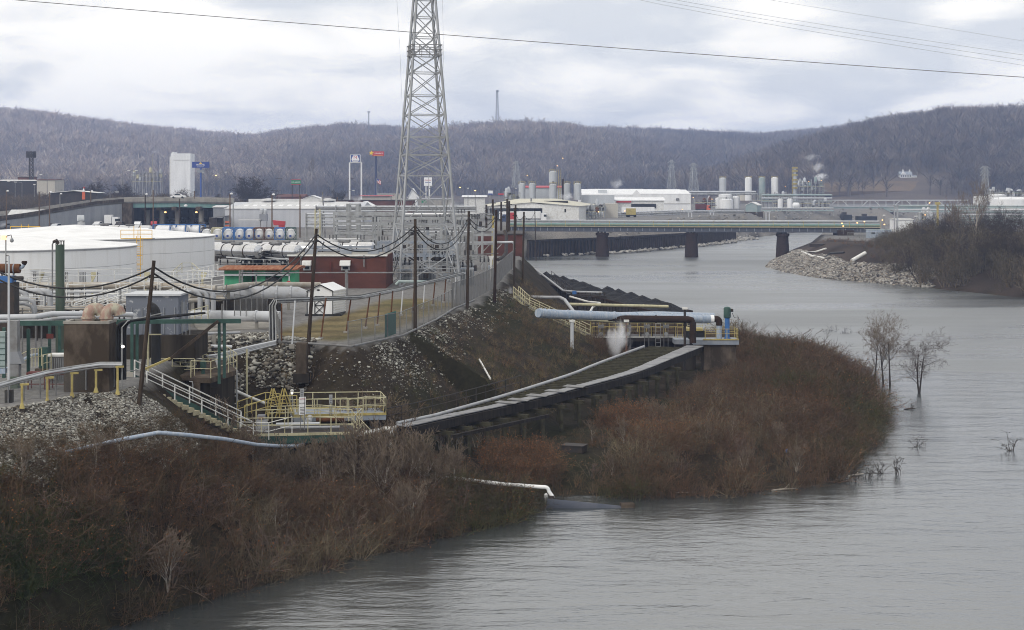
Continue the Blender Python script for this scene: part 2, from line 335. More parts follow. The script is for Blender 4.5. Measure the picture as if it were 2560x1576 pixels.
sp_=t.nodes.new('ShaderNodeSeparateXYZ'); t.links.new(g_.outputs['Position'],sp_.inputs[0]); mr=t.nodes.new('ShaderNodeMapRange'); mr.inputs[1].default_value=95; mr.inputs[2].default_value=230; mr.inputs[3].default_value=.11; mr.inputs[4].default_value=.30; t.links.new(sp_.outputs[1],mr.inputs[0]); wn=t.nodes.new('ShaderNodeTexNoise'); wn.inputs['Scale'].default_value=.018; wn.inputs['Detail'].default_value=3; mpw=t.nodes.new('ShaderNodeMapping'); mpw.inputs['Scale'].default_value=(.5,1.8,1); t.links.new(g_.outputs['Position'],mpw.inputs[0]); t.links.new(mpw.outputs[0],wn.inputs['Vector']); wr=t.nodes.new('ShaderNodeMapRange'); wr.inputs[1].default_value=.38; wr.inputs[2].default_value=.64; wr.inputs[3].default_value=.55; wr.inputs[4].default_value=1.6; t.links.new(wn.outputs['Fac'],wr.inputs[0]); wm_=t.nodes.new('ShaderNodeMath'); wm_.operation='MULTIPLY'; t.links.new(mr.outputs[0],wm_.inputs[0]); t.links.new(wr.outputs[0],wm_.inputs[1]); t.links.new(wm_.outputs[0],b.inputs['Roughness'])   # wind ripples grow upstream
tag(MB().quad((-80,-140,0),(5500,-140,0),(5500,1600,0),(-80,1600,0)).out('river',wm),'wide grey rippled river','river',kind='structure')
# ---------------------------------------------------------------- hills and their bare forest
RID=[(3000,1700,[(-500,268),(0,300),(250,328),(400,342),(560,358),(640,362),(720,352),(860,342),(1000,348),(1060,352),(1300,360),(3000,360)]),
 (2350,1500,[(-500,405),(400,420),(540,400),(640,386),(720,378),(900,380),(1020,372),(1090,350),(1200,336),(1300,332),(1400,338),(1500,352),(1620,384),(1750,425),(1900,452),(3000,470)]),
 (2850,1800,[(-500,470),(1250,470),(1400,352),(1500,345),(1600,346),(1700,352),(1900,360),(2050,345),(2200,330),(3000,330)]),
 (1800,1150,[(-500,474),(1650,478),(1800,458),(1900,420),(1980,392),(2080,369),(2200,338),(2300,323),(2380,312),(2560,308),(3000,290)])]
def hillz(x,y):
    px=1280+FP*x/y; z=np.full(x.shape,8.0)
    for yr,yb,pts in RID:
        a=np.array(pts,float); py=np.interp(px,a[:,0],a[:,1]); hr=CH+(HZ-py)/FP*yr
        t_=np.clip((y-yb)/(yr-yb),0,1); s_=t_**1.15*(1.9-.9*t_)
        spur=fbm(x/260.,y/520.,yr)*.42*np.sin(t_*3.14)
        zz_=8+(hr-8)*np.clip(s_+spur,0,1.02)
        zz_=np.where(y>yr,8+(hr-8)*np.clip(1-(y-yr)/900.,0,1),zz_); z=np.maximum(z,zz_)
    return z
pxs=np.linspace(-420,3000,230); yy=np.concatenate([np.linspace(1100,3100,110),np.linspace(3150,4200,10)])
PX,YY=np.meshgrid(pxs,yy); hx=(PX.ravel()-1280)/FP*YY.ravel(); hy=YY.ravel(); hz=hillz(hx,hy)-.6
idx=np.arange(len(pxs)*len(yy)).reshape(len(yy),len(pxs)); F=np.stack([idx[:-1,:-1],idx[:-1,1:],idx[1:,1:],idx[1:,:-1]],-1).reshape(-1,4)
hm=mat('leaf_litter_slope',(.085,.068,.055),(.13,.105,.08),.02,.95,lo=.4,hi=.7)
tag(npmesh('hills',np.c_[hx,hy,hz],F,hm,True),'long low wooded hills behind the works','hills',kind='structure')
def ribbons(p0,p1,w0,w1,up=None):
    """flat tapering strips from p0 to p1"""
    d=p1-p0; r=rng.normal(size=d.shape); r=np.cross(d,r); r/=np.linalg.norm(r,axis=1)[:,None]+1e-9
    a=p0-r*w0[:,None]; b=p0+r*w0[:,None]; c=p1+r*w1[:,None]; e=p1-r*w1[:,None]
    n=len(p0); v=np.stack([a,b,c,e],1).reshape(-1,3); f=np.arange(4*n).reshape(n,4); return v,f
def forest_tree(n=26):
    P0=[];P1=[];w0=[];w1=[]
    P0.append((0,0,0));P1.append((rng.normal()*.02,rng.normal()*.02,.62));w0.append(.014);w1.append(.009)
    for k in range(n):
        h=rng.uniform(.25,.62); a=rng.uniform(0,6.28); e=rng.uniform(.6,1.35); L=rng.uniform(.22,.45)
        p=np.array((0,0,h)); q_=p+L*np.array((math.cos(a)*math.cos(e),math.sin(a)*math.cos(e),math.sin(e)))
        P0.append(p);P1.append(q_);w0.append(.005);w1.append(.008)
    return ribbons(np.array(P0),np.array(P1),np.array(w0),np.array(w1))
protos=[forest_tree() for _ in range(8)]
NT=30000
tpx=rng.uniform(-80,2640,NT*2); ty=1180+(3080-1180)*rng.uniform(0,1,NT*2)**.9; tx=(tpx-1280)/FP*ty; thz=hillz(tx,ty)
keep=thz>13; 
# extra trees right on the ridges
er=[]
for yr,yb,pts in RID:
    e=rng.uniform(-80,2640,1500); ey=yr-rng.uniform(0,70,1500); er.append(np.c_[(e-1280)/FP*ey,ey])
er=np.vstack(er); ez=hillz(er[:,0],er[:,1]); ok=ez>25
tx=np.r_[tx[keep],er[ok,0]]; ty=np.r_[ty[keep],er[ok,1]]; thz=np.r_[thz[keep],ez[ok]]
# meadow round the white farmhouse stays open
mead=((np.abs(1280+FP*tx/ty-2215)<165)&(ty<1300)&(ty>1205))|((np.abs(1280+FP*tx/ty-2268)<45)&(ty<1292)); tx,ty,thz=tx[~mead],ty[~mead],thz[~mead]
vs=[];fs=[];cs=[];o0=0
kind=rng.integers(0,8,len(tx)); 
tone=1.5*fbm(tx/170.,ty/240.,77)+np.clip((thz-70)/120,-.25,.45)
for k in range(8):
    m=kind==k; v,f=protos[k]; n=m.sum()
    s_=rng.uniform(11,24,n)*np.where(rng.random(n)<.12,1.2,1); a=rng.uniform(0,6.28,n); wd=rng.uniform(.8,1.7,n)
    vx=v[None,:,0]*np.cos(a)[:,None]-v[None,:,1]*np.sin(a)[:,None]; vy=v[None,:,0]*np.sin(a)[:,None]+v[None,:,1]*np.cos(a)[:,None]
    vv=np.stack([tx[m][:,None]+vx*(s_*wd)[:,None],ty[m][:,None]+vy*(s_*wd)[:,None],thz[m][:,None]-.6+v[None,:,2]*s_[:,None]],-1)
    vs.append(vv.reshape(-1,3)); ff=(f[None]+np.arange(n)[:,None,None]*len(v)).reshape(-1,4)+o0; fs.append(ff); o0+=n*len(v)
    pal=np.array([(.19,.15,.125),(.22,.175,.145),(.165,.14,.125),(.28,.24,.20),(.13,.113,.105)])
    pm=1280+FP*tx[m]/ty[m]; reg=np.interp(pm,[0,600,950,1150,1500,1700,2100,2560],[1.75,1.6,1.1,1.15,1.05,.85,.72,.70]); c=pal[rng.integers(0,5,n)]*(reg*(1+.75*tone[m]))[:,None]*rng.uniform(.8,1.2,n)[:,None]; cs.append(np.repeat(c,len(v),0))  # region factor puts haze and light into tree tint: paler left, darker right
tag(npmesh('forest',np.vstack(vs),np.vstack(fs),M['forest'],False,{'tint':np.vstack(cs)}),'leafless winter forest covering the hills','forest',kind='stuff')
# ---------------------------------------------------------------- foreground works
def hit(px,py,dz=0.0,y0=60,y1=600):
    """where the sight line through a photo pixel meets the ground"""
    Y=np.arange(y0,y1,.25); X=(px-1280)/FP*Y; Z=CH-(py-HZ)/FP*Y; T=terrain(X,Y); k=np.argmax(Z<=T)
    return V((float(X[k]),float(Y[k]),float(T[k])))
def railing(label,pts,m,h=1.05,sp=1.7,r=.026,mids=(.55,),group=None,name='handrail',sq=False):
    pts=[V(p) for p in pts]; t=thing(name,label,'railing',pts[0],group); u=V((0,0,1))
    MB().tube([p+u*h for p in pts],r,6).out('top_rail',m,t)
    for q in mids: MB().tube([p+u*h*q for p in pts],r*.8,6).out('mid_rail',m,t)
    done=[]
    for a,b in zip(pts[:-1],pts[1:]):
        n=max(1,round((b-a).length/sp))
        for k in range(n+1):
            p=a.lerp(b,k/n)
            if any((p-q).length<.05 for q in done): continue
            done.append(p); MB().cyl(p,p+u*h,r*1.1,n=6).out('post',m,t)
    return t
def sag(a,b,d,n=14): return [V(a).lerp(V(b),k/n)-V((0,0,d*4*(k/n)*(1-k/n))) for k in range(n+1)]
def bend(c,r,a0,a1,ux,uz,n=8):
    """arc about c in the plane of ux,uz"""
    return [V(c)+V(ux)*r*math.cos(a0+(a1-a0)*k/n)+V(uz)*r*math.sin(a0+(a1-a0)*k/n) for k in range(n+1)]
UP=V((0,0,1)); XX=V((1,0,0)); YYv=V((0,1,0))
# wire mesh: mostly open
wmesh=bpy.data.materials.new('chain_link'); wmesh.use_nodes=True; b=wmesh.node_tree.nodes['Principled BSDF']; b.inputs['Base Color'].default_value=(.17,.175,.17,1); b.inputs['Alpha'].default_value=.30; b.inputs['Roughness'].default_value=.6
wmeshd=bpy.data.materials.new('slatted_chain_link'); wmeshd.use_nodes=True; b=wmeshd.node_tree.nodes['Principled BSDF']; b.inputs['Base Color'].default_value=(.13,.13,.13,1); b.inputs['Alpha'].default_value=.62; b.inputs['Roughness'].default_value=.7
def chainfence(label,pts,h=2.1,sp=2.6,m=None,barb=False,group=None):
    pts=[V(p) for p in pts]; t=thing('chain_link_fence',label,'fence',pts[0],group)
    mm=MB()
    for a,b in zip(pts[:-1],pts[1:]): mm.quad(a+UP*.05,b+UP*.05,b+UP*h,a+UP*h)
    mm.out('mesh_panel',m or wmesh,t); MB().tube([p+UP*h for p in pts],.025,6).out('top_rail',M['galvd'],t)
    done=[]
    for a,b in zip(pts[:-1],pts[1:]):
        n=max(1,round((b-a).length/sp))
        for k in range(n+1):
            p=a.lerp(b,k/n)
            if any((p-q).length<.05 for q in done): continue
            done.append(p); q=MB().cyl(p,p+UP*(h+.05),.035,n=6)
            if barb: q.bar(p+UP*h,p+UP*(h+.35)+V((.3,0,0)),.03)
            q.out('post',M['galvd'],t)
    return t
# concrete pit with two big elbow pipes
c=P(232,985,87.4); t=thing('concrete_tank','tall stained brown concrete tank box holding two large elbow pipes','concrete tank',(c.x,c.y,8.9))
zt=P(0,805,86).z
MB().box((c.x,c.y-.55,8.7),(2.42,1.6,zt-8.7-.12)).out('wall',M['conc'],t)
q=MB()
for dx,dy,w,l in((0,-1.27,2.5,.24),(0,.17,2.5,.24),(-1.13,-.55,.24,1.2),(1.13,-.55,.24,1.2)): q.box((c.x+dx,c.y+dy,zt-.12),(w,l,.14))
q.out('rim',M['concl'],t)
for px,w in ((222,'left'),(267,'right')):
    x=XY(px,87.2).x-.02; e=thing('elbow_pipe','fat pinkish gooseneck pipe rising from the brown concrete tank, '+w+' one','pipe',(x,87.2,zt))
    ux=V((.93,.36,0))
    MB().tube([V((x,87.2,zt-.8)),V((x,87.2,zt+.2))]+bend(V((x,87.2,zt+.24))+ux*.36,.36,math.pi,.12,ux,UP,12),[.33]*15,16).out('bend',M['elbow'],e,True)
    MB().tube([V((x,87.2,zt+.08)),V((x,87.2,zt+.18))],.39,16).out('flange',M['elbow'],e)
# black cables down the side of it
t=thing('cable_bundle','bundle of thick black cables running down the side of the brown concrete tank','cables',XY(300,86.6))
for k in range(6):
    x=XY(292+k*3.4,86.4).x; y=86.3+k*.1
    MB().tube([V((x,y,9.6)),V((x,y,zt-.5))]+bend(V((x+.5,y,zt-.5)),.5,math.pi,math.pi/2,XX,UP,6)+[V((x+1.9+k*.1,y+.8,zt+.15)),V((x+3.9,y+2.2,zt+.25))],.06,7).out('cable',M['dark'],t,True)
MB().tube([V((XY(305,86).x,86,9.2)),V((XY(305,86).x,86,zt-.3)),V((XY(316,86).x,86.3,zt+.02)),V((XY(405,88).x,88,zt+.3))],.035,6).out('conduit',M['galv'],t)
l=thing('bulkhead_lamp','small lit lamp on the side of the concrete tank','lamp',P(307,867,86.0)); p=P(307,867,86)
MB().cyl(p+V((-.12,.1,.12)),p+V((0,0,.06)),.03).out('bracket',M['galv'],l); MB().lathe(p-V((0,0,.08)),[(.02,0),(.09,.04),(.09,.12),(.03,.16)],12).out('bulb',M['lampw'],l)
# tall green stack
p=P(150,890,104.5); t=thing('green_stack','tall dark green steel stack streaked with rust and open ring at top','stack',(p.x,p.y,9)); ztop=P(0,612,104.5).z
MB().lathe((p.x,p.y,8.8),[(.285,0),(.285,ztop-8.8)],24).out('shaft',M['greens'],t,True)
for k in range(7):
    a=k*2*math.pi/7; MB().bar((p.x+.27*math.cos(a),p.y+.27*math.sin(a),ztop),(p.x+.27*math.cos(a),p.y+.27*math.sin(a),ztop+.24),.035).out('post',M['darks'],t)
MB().tube([V((p.x+.28*math.cos(a),p.y+.28*math.sin(a),ztop+.24)) for a in np.linspace(0,2*math.pi,20)],.03,6).out('ring',M['darks'],t)
# small lamp post in front of the tanks
p=XY(131,122); t=thing('lamp_post','thin grey lamp post with hooked black head in front of white tank','lamp post',p); z1=P(0,612,122).z
MB().tube([p,V((p.x,p.y,z1)),V((p.x+.1,p.y,z1+.25)),V((p.x+.3,p.y,z1+.28))],.06,7).out('pole',M['galvd'],t); MB().tube([V((p.x+.05,p.y,z1+.2)),V((p.x+.3,p.y,z1+.3)),V((p.x+.45,p.y,z1+.05))],[.1,.16,.14],8).out('lamp_head',M['darks'],t)
# mast with camera and amber lamp
p=XY(22,82); t=thing('lamp_mast','pale grey mast at the frame edge with amber lamp and dome camera','mast',p)
MB().cyl(p,V((p.x,p.y,P(0,640,82).z)),.075,.055,10).out('mast',M['pipew'],t)
MB().box((p.x+.02,p.y,8.9),(.36,.36,.75)).out('base_box',M['darks'],t)
xm=XY(13,82).x; zl=P(0,600,82).z
MB().cyl((xm,82.1,P(0,690,82).z),(xm,82.1,zl),.035,n=8).out('upper_pole',M['galv'],t)
for py in (640,655): MB().bar((xm,82.1,P(0,py,82).z),(p.x,p.y,P(0,py,82).z),.04).out('clamp',M['darks'],t)
MB().box((xm-.07,82,zl),(.2,.2,.22)).out('lamp',M['lamp'],t)
ar=MB().tube([V((xm,82.1,zl+.1)),V((xm+.1,82,zl+.2)),V((xm+.3,82,zl+.25)),V((xm+.34,82,zl+.1))],.025,6).out('arm',M['galvd'],t)
MB().lathe((xm+.34,82,zl-.14),[(.02,0),(.09,.05),(.10,.12),(.05,.22)],14).out('dome_camera',M['grey'],t,True)
# rusty silencer, blue engine
p=P(30,668,101); t=thing('engine_set','blue engine with rusty exhaust silencer and capped outlet at left edge','engine',XY(20,101))
MB().cyl(P(-30,671,101),P(50,672,101),.30,n=16).out('silencer',M['rust'],t,True); MB().cyl(P(34,672,101),P(37,672,101),.315,n=16).out('band',M['blueg'],t)
MB().tube([P(48,672,101),P(56,668,101),P(61,660,101)],.11,10).out('outlet_pipe',M['bluep'],t,True); MB().tube([P(61,663,101),P(61,657,101),P(61,653,101)],[.1,.19,.17],10).out('cap',M['rustd'],t,True)
MB().box((P(5,0,101).x,101,P(0,706,101).z),(1.5,1,.4)).out('engine_block',M['blue'],t); MB().cyl(P(36,696,101),P(58,696,101),.13,n=12).out('motor',M['darks'],t,True); MB().box((P(10,0,101).x,101,9),(1.6,1.1,P(0,706,101).z-9)).out('skid_frame',M['darks'],t)
for px in(5,34): MB().cyl(P(px,706,101),P(px,682,101),.06).out('stand',M['galvd'],t)
# green steel pipe-rack frame
zb=12.05; t=thing('green_steel_frame','dark green steel frame of beams and posts crossing the yard','steel frame',(-25,94,9))
MB().bar((XY(22,94).x,94,zb),(XY(175,94).x,94,zb),.25,.28).out('beam',M['green'],t); MB().bar((XY(275,95).x,95,zb),(XY(602,95.5).x,95.5,zb),.25,.26).out('beam',M['green'],t)
MB().bar((XY(40,94).x,94,zb-.15),(XY(60,100).x,100,zb-.15),.2).out('beam',M['green'],t)
for px,Y,py in((10,90,945),(40,98,920),(71,89,945),(124,97,915),(149,94,900),(330,95,930),(343,96,930),(548,95.5,960),(561,95.5,945),(270,97,900)):
    MB().bar((XY(px,Y).x,Y,max(7.6,P(0,py,Y).z)),(XY(px,Y).x,Y,zb+.1),.16,.16).out('post',M['green'],t)
s=MB().box((P(125,0,93.6).x,93.6,P(0,847,93.6).z),(.40,.05,.28)).out('red_notice',M['redd'],t)
# leaning timber brace
t=tag(MB().bar(P(420,902,94.5),P(546,803,95.2),.17).out('timber_brace',M['wood']),'slanting dark timber brace under the green beam','brace')
tag(MB().bar(P(358,925,93),P(425,896,94.4),.11).out('yellow_brace',M['yellow']),'slanting yellow steel pipe beside the timber brace','pipe')
# grey enclosure on a dark plinth
x0,x1=P(315,0,103).x,P(446,0,103).x; zf=P(0,837,103).z; zh=P(0,740,103).z
t=thing('grey_enclosure','boxy grey metal enclosure with peeling paint on a dark plinth','enclosure',((x0+x1)/2,104.5,9))
MB().box(((x0+x1)/2+.3,104.8,9),(x1-x0+1.7,4.2,zf-9-.02)).out('plinth',M['concd'],t)
MB().box(((x0+x1)/2,104.6,zf),(x1-x0,3.2,zh-zf)).out('body',M['greyw'],t)
MB().box(((x0+x1)/2+.05,104.6,zh),(x1-x0+.25,3.5,.12)).out('roof',M['pipew'],t)
for k in range(5): MB().box((x0+.35+k*.7,102.97,zf+.05),(.05,.06,1.7)).out('rib',M['grey'],t)
MB().box((x1+.03,104.2,zf+.1),(.05,1.0,1.9)).out('door',M['grey'],t)
for k in range(3): MB().cyl((x1+.2+k*.25,103.2,9),(x1+.2+k*.25,103.2,zf+2.2),.03).out('pipe',M['galvd'],t)
# big black vertical pipe under it
p=XY(390,100); tag(MB().tube([V((p.x,100,9)),V((p.x,100,12.1))]+bend(V((p.x-.5,100,12.1)),.5,0,math.pi/2,XX,UP,6),.30,14).out('black_pipe',M['dark'],None,True),'thick black pipe standing beside the grey enclosure','pipe')
p=XY(370,96); t=tag(MB().cyl((p.x,96,8.6),(p.x,96,12.0),.07).bar((p.x,96,11.2),(p.x+.8,96,11.2),.07).out('yellow_post',M['cream']),'pale yellow post with side arm under the green beam','post')
# pump house
zs=8.15; A=[(XY(372,101).x,101.4),(XY(478,100).x,101.0),(XY(478,100).x,99.9),(XY(527,99.6).x,99.6),(XY(591,104).x,104.2),(XY(560,110).x,110),(XY(380,110).x,110)]
t=thing('pump_house','dark concrete pump house with overhanging slab above the river bank','pump house',(-20,103,4))
cx,cy=-20.4,104.5
inn=[(x+(cx-x)*.06,y+(cy-y)*.06) for x,y in A]
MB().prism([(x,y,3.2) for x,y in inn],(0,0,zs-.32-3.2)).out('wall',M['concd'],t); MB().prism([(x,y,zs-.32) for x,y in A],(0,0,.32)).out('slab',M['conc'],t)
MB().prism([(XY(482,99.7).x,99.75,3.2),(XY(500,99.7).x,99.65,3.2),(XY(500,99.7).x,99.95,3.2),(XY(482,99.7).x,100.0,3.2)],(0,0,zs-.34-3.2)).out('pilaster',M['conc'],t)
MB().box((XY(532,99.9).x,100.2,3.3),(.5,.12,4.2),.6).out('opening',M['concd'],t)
MB().tube([P(473,954,99.4),P(481,955,99.4),P(482,962,99.4),P(482,1020,99.4)],.035,6).out('drain_pipe',M['galv'],t)
MB().cyl(P(592,925,103.9),P(592,1045,103.9),.05).out('conduit',M['pipeg'],t)
railing('cream handrail around the right corner of the pump house roof',[(*A[2],zs),(*A[3],zs),(*A[4],zs),(*A[5],zs)],M['cream'])
railing('cream handrail along the front of the pump house roof beside the stair',[(*A[0],zs),(A[1][0],A[1][1],zs)],M['cream'],sp=1.3)
railing('cream handrail across the middle of the pump house roof',[P(395,935,105),P(488,925,106)],M['cream'],sp=1.2)
railing('second cream handrail across the pump house roof',[P(392,945,103),P(480,947,103)],M['cream'],sp=.9)
railing('cream handrail left of the green posts on the pump house roof',[P(440,928,107),P(520,926,107.5)],M['cream'],sp=.9)
railing('cream handrail running back along the pump house left side',[P(385,948,102),P(400,925,107),P(410,912,112)],M['cream'],sp=1.2)
railing('cream handrail at the back of the pump house roof',[P(400,920,108.5),P(560,918,109)],M['cream'],sp=1.5)
t=thing('steel_steps','short cream steel steps on the pump house roof','steps',P(450,938,104))
for dx in(0,.35): MB().bar(P(437,938,104)+V((dx,0,0)),P(487,904,105)+V((dx,0,0)),.06).out('stringer',M['cream'],t)
for px,py,Y,m,k in((508,928,102,'green','dark green pump with upright motor on the pump house roof'),(500,925,103.5,'darks','black pump motor on the pump house roof')):
    p=P(px,py+14,Y); t=thing('pump',k,'pump',p); MB().lathe(p,[(.22,0),(.22,.15),(.12,.2),(.12,.5)],12).out('base',M[m],t,True); MB().lathe(p+UP*.5,[(.2,0),(.2,.45),(.1,.55)],12).out('motor',M[m],t,True)
t=tag(MB().tube([P(549,930,103),P(543,902,103),P(547,892,103),P(556,896,103)],[.07,.12,.16,.12],10).out('vent_hood',M['pipew'],None,True),'pale hooded vent beside the green posts on the pump house roof','vent')
p=P(527,922,103); tag(MB().cyl(p+V((0,0,-.4)),p+UP*.6,.06).out('rusty_post',M['rust']),'short rusty orange post at the pump house handrail','post')
for px,py in((399,935),(343,922)):
    p=P(px,py,100); tag(MB().lathe(p,[(.17,0),(.17,.03),(.11,.05),(.03,.42)],12).out('traffic_cone',M['tan']),'faded tan cone '+('on the pump house roof' if px>380 else 'behind the leaning pole'),'cone')
# stair down the bank with hand rails
a=P(352,968,92.5); b=P(618,1092,98.5); n=19; t=thing('stair','long sand coloured concrete stair descending beside the pump house','stairs',a)
dv=(b-a)/n; side=V((-dv.y,dv.x,0)).normalized()*.62
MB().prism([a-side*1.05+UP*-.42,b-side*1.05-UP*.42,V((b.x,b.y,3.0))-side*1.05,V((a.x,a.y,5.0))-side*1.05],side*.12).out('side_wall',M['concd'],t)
for k in range(n):
    p=a+dv*(k+.5); q=MB(); e=dv.copy(); e.z=0; e*=.6
    q.prism([p-side-e,p+side-e,p+side+e,p-side+e],(0,0,-.26)); q.out('tread',M['tread'],t)
MB().prism([a+side*1.02+UP*.7,b+side*1.02+UP*.55,b+side*1.02-UP*.4,a+side*1.02-UP*.4],side*.08).out('green_stringer',M['green'],t)
railing('long pale handrail on the river side of the bank stair',[a-side*.92,b-side*.92],M['rail'],sp=2.1,h=.95,r=.04)
railing('long pale handrail on the pump house side of the bank stair',[a+side*.95+UP*.5,b+side*.95+UP*.5],M['rail'],sp=2.1,h=1.0,r=.04)
t=thing('stair_gate','steel gate panel with cream notice at the head of the bank stair','gate',P(305,970,91))
q=MB(); q.tube([P(305,927,91),P(350,927,91),P(350,966,91),P(305,966,91),P(305,927,91)],.03,6); q.bar(P(305,945,91),P(350,945,91),.03); q.bar(P(305,956,91),P(350,956,91),.05); q.out('gate_frame',M['galvd'],t)
MB().box(P(324,943,90.9),(.40,.02,.29)).out('notice',M['tan'],t)
q=MB().box(P(323,966,92.3),(1.1,1.5,.06)).out('landing',M['darks'],t)
# retaining wall under landing
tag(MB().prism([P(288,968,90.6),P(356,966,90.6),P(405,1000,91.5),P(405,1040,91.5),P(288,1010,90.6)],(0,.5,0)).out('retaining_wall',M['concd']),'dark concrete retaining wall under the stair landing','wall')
# cable tray on yellow posts
t=thing('cable_tray','grey pipe and cable tray carried on yellow posts along the fence','cable tray',P(55,1018,80.2))
pth=[P(-30,972,78.5),P(40,952,80.5),P(120,932,82.5),P(180,922,84.4),P(249,912,85.6),P(305,912,85.8)]
for k,(dz,dy) in enumerate(((0,0),(.08,.12),(-.02,.25))): MB().tube([p+V((0,dy,dz)) for p in pth],.06,8).out('pipe',M['galv'] if k else M['pipew'],t,True)
MB().tube([p+V((0,-.06,-.13)) for p in pth],.045,6).out('tray',M['galvd'],t)
for px,py,top,Y in((55,1022,962,80.2),(118,1010,945,82.2),(180,994,934,84.2),(240,982,926,85.4),(294,988,918,85.6)):
    p=P(px,py,Y); p.z=max(p.z,tz(p.x,p.y)-.15); zt_=P(0,top,Y).z
    q=MB().cyl(p,V((p.x,Y,zt_)),.065,n=8).cyl(p,p+UP*.3,.15,.06,8); q.bar(V((p.x-.1,Y,zt_)),V((p.x+.28,Y+.2,zt_)),.1); q.out('yellow_post',M['yellow'],t)
    MB().box((p.x,Y,p.z-.55),(.34,.34,.56)).out('footing',M['concd'],t)
chainfence('low chain link fence along the paved yard edge at the left',[P(-20,1018,81),P(60,1004,82.5),P(140,992,84.5),P(215,975,86),P(285,968,87)],1.15,1.0)
# red trestles behind that fence
for px,py,w in((95,985,'left'),(148,985,'right')):
    p=P(px,py,87.5); p.z=9; t=thing('red_trestle','dark red steel trestle stand behind the yard fence, '+w+' one','trestle',p)
    for sx in(-.45,.45):
        for sy in(-.3,.3): MB().bar(p+V((sx,sy,0)),p+V((sx,sy,.8)),.06).out('leg',M['redd'],t)
    MB().box(p+UP*.8,(1.05,.75,.14)).out('top',M['redd'],t); MB().bar(p+V((-.45,-.3,.3)),p+V((.45,-.3,.3)),.05).out('brace',M['redd'],t)
# switchgear and machines left
p=XY(147,91); t=thing('transformer_cabinet','ribbed pale grey cabinet with white lid beside the concrete tank','cabinet',p); MB().box(p,(.85,.8,1.45)).out('body',M['galvd'],t); MB().box(p+UP*1.45,(1,.95,.12)).out('lid',M['whitew'],t)
for k in range(7): MB().box(p+V((-.36+k*.12,-.42,.15)),(.03,.06,1.2)).out('rib',M['galv'],t)
p=XY(111,95); t=thing('green_control_box','dark green control box on a plinth behind the grey cabinet','control box',p); MB().box(p,(.9,.8,.3)).out('plinth',M['conc'],t); MB().box(p+UP*.3,(.5,.5,1.25)).out('body',M['green'],t); MB().box(p+V((-.03,-.27,1.0)),(.16,.02,.12)).out('plate',M['whitew'],t)
p=XY(172,97); t=thing('green_motor','dark green motor housing behind the stack','motor',p); MB().cyl(p+V((-.4,0,.9)),p+V((.3,0,.9)),.3,n=14).out('body',M['green'],t,True); MB().box(p,(.8,.6,.6)).out('stand',M['green'],t); MB().cyl(p+V((-.55,-.1,1.25)),p+V((-.55,-.1,1.4)),.05).out('beacon',M['orange'],t)
p=XY(34,88); t=thing('grey_chute','grey sheet metal chute above a green gearbox at left edge','chute',p)
MB().box(p+UP*1.5,(.55,.5,2.2)).out('duct',M['galvd'],t); MB().prism([p+V((-.25,-.3,2.0)),p+V((.3,-.3,2.0)),p+V((.55,-.3,1.35)),p+V((-.25,-.3,1.35))],(0,.6,0)).out('hood',M['grey'],t); MB().box(p+V((.1,0,.45)),(.5,.5,.95)).out('leg_panel',M['galvd'],t); MB().box(p+V((.08,-.1,0)),(.5,.5,.65)).out('gearbox',M['greens'],t)
p=XY(2,88); t=thing('pale_green_panel','pale green gridded steel panel at the left frame edge','panel',p); MB().box(p+UP*1.1,(.55,.3,2.0)).out('panel',M['tealp'],t)
for k in range(6): MB().box(p+V((0,-.165,1.2+k*.32)),(.56,.03,.03)).out('rib',M['green'],t)
MB().box(p+V((0,0,.8)),(.6,.4,.28)).out('tray',M['bluep'],t)
tag(MB().tube([P(-20,925,93),P(20,922,93),P(55,902,93),P(76,890,94),P(100,886,95)],.10,10).out('blue_hose_pipe',M['bluep'],None,True),'pale blue pipe rising behind the grey mast','pipe')
railing('cream handrail at the left by the pale blue pipe',[P(46,935,91),P(80,918,92),P(104,915,94)],M['cream'],sp=.8)
railing('cream handrail in front of the grey ribbed cabinet',[P(107,935,89.5),P(128,930,90.5)],M['cream'],sp=.5)
# white gangways between the racks
for L,pts,sp in(('white handrail of the sloping gangway, front run',[P(180,790,118),P(268,762,121)],1.1),('white handrail of the sloping gangway, second run',[P(186,796,114),P(320,748,120)],1.3),('white handrail of the sloping gangway, third run',[P(222,800,111),P(320,770,114)],1.2),
  ('white handrail on the platform left of the gangway',[P(166,775,122),P(318,766,124)],1.0),('white handrail below the front white tank',[P(-10,748,124),P(120,735,127)],1.1),('white handrail behind the grey enclosure',[P(290,735,126),P(395,722,128)],1.2),('white handrail by the drop pipes right of the enclosure',[P(400,742,122),P(560,722,128)],1.3),('white handrail above the long tan pipe',[P(385,712,133),P(530,708,135)],1.6)):
    railing(L,pts,M['rail'],sp=sp,r=.034,mids=(.36,.68))
# long pipes
def pipe(label,pts,r,m,name='pipeline',n=12,sup=None,bands=0,flr=9.0):
    pts=[V(p) for p in pts]; t=thing(name,label,'pipe',(pts[0].x,pts[0].y,flr)); MB().tube(pts,r,n).out('pipe',m,t,True)
    if isinstance(r,list): r=r[0]
    for a,b in zip(pts[:-1],pts[1:]):
        d=b-a
        if d.length<1.5: continue
        for k in range(bands):
            p=a+d*((k+.5)/bands); MB().cyl(p-d.normalized()*.08,p+d.normalized()*.08,r*1.13,n=n).out('flange',m,t)
        if sup:
            k_=max(1,int(d.length/sup))
            for k in range(k_):
                p=a+d*((k+.5)/k_); g=tz(p.x,p.y)
                if p.z-r-g>.15: MB().box((p.x,p.y,g-.1),(.25,.25,p.z-r-g+.12)).out('support',M['concl'],t)
    return t
pipe('long white lagged pipeline lying across the yard beside the enclosure',[P(468,789,126),P(700,792,124)],.42,M['pipew'],sup=3,bands=2)
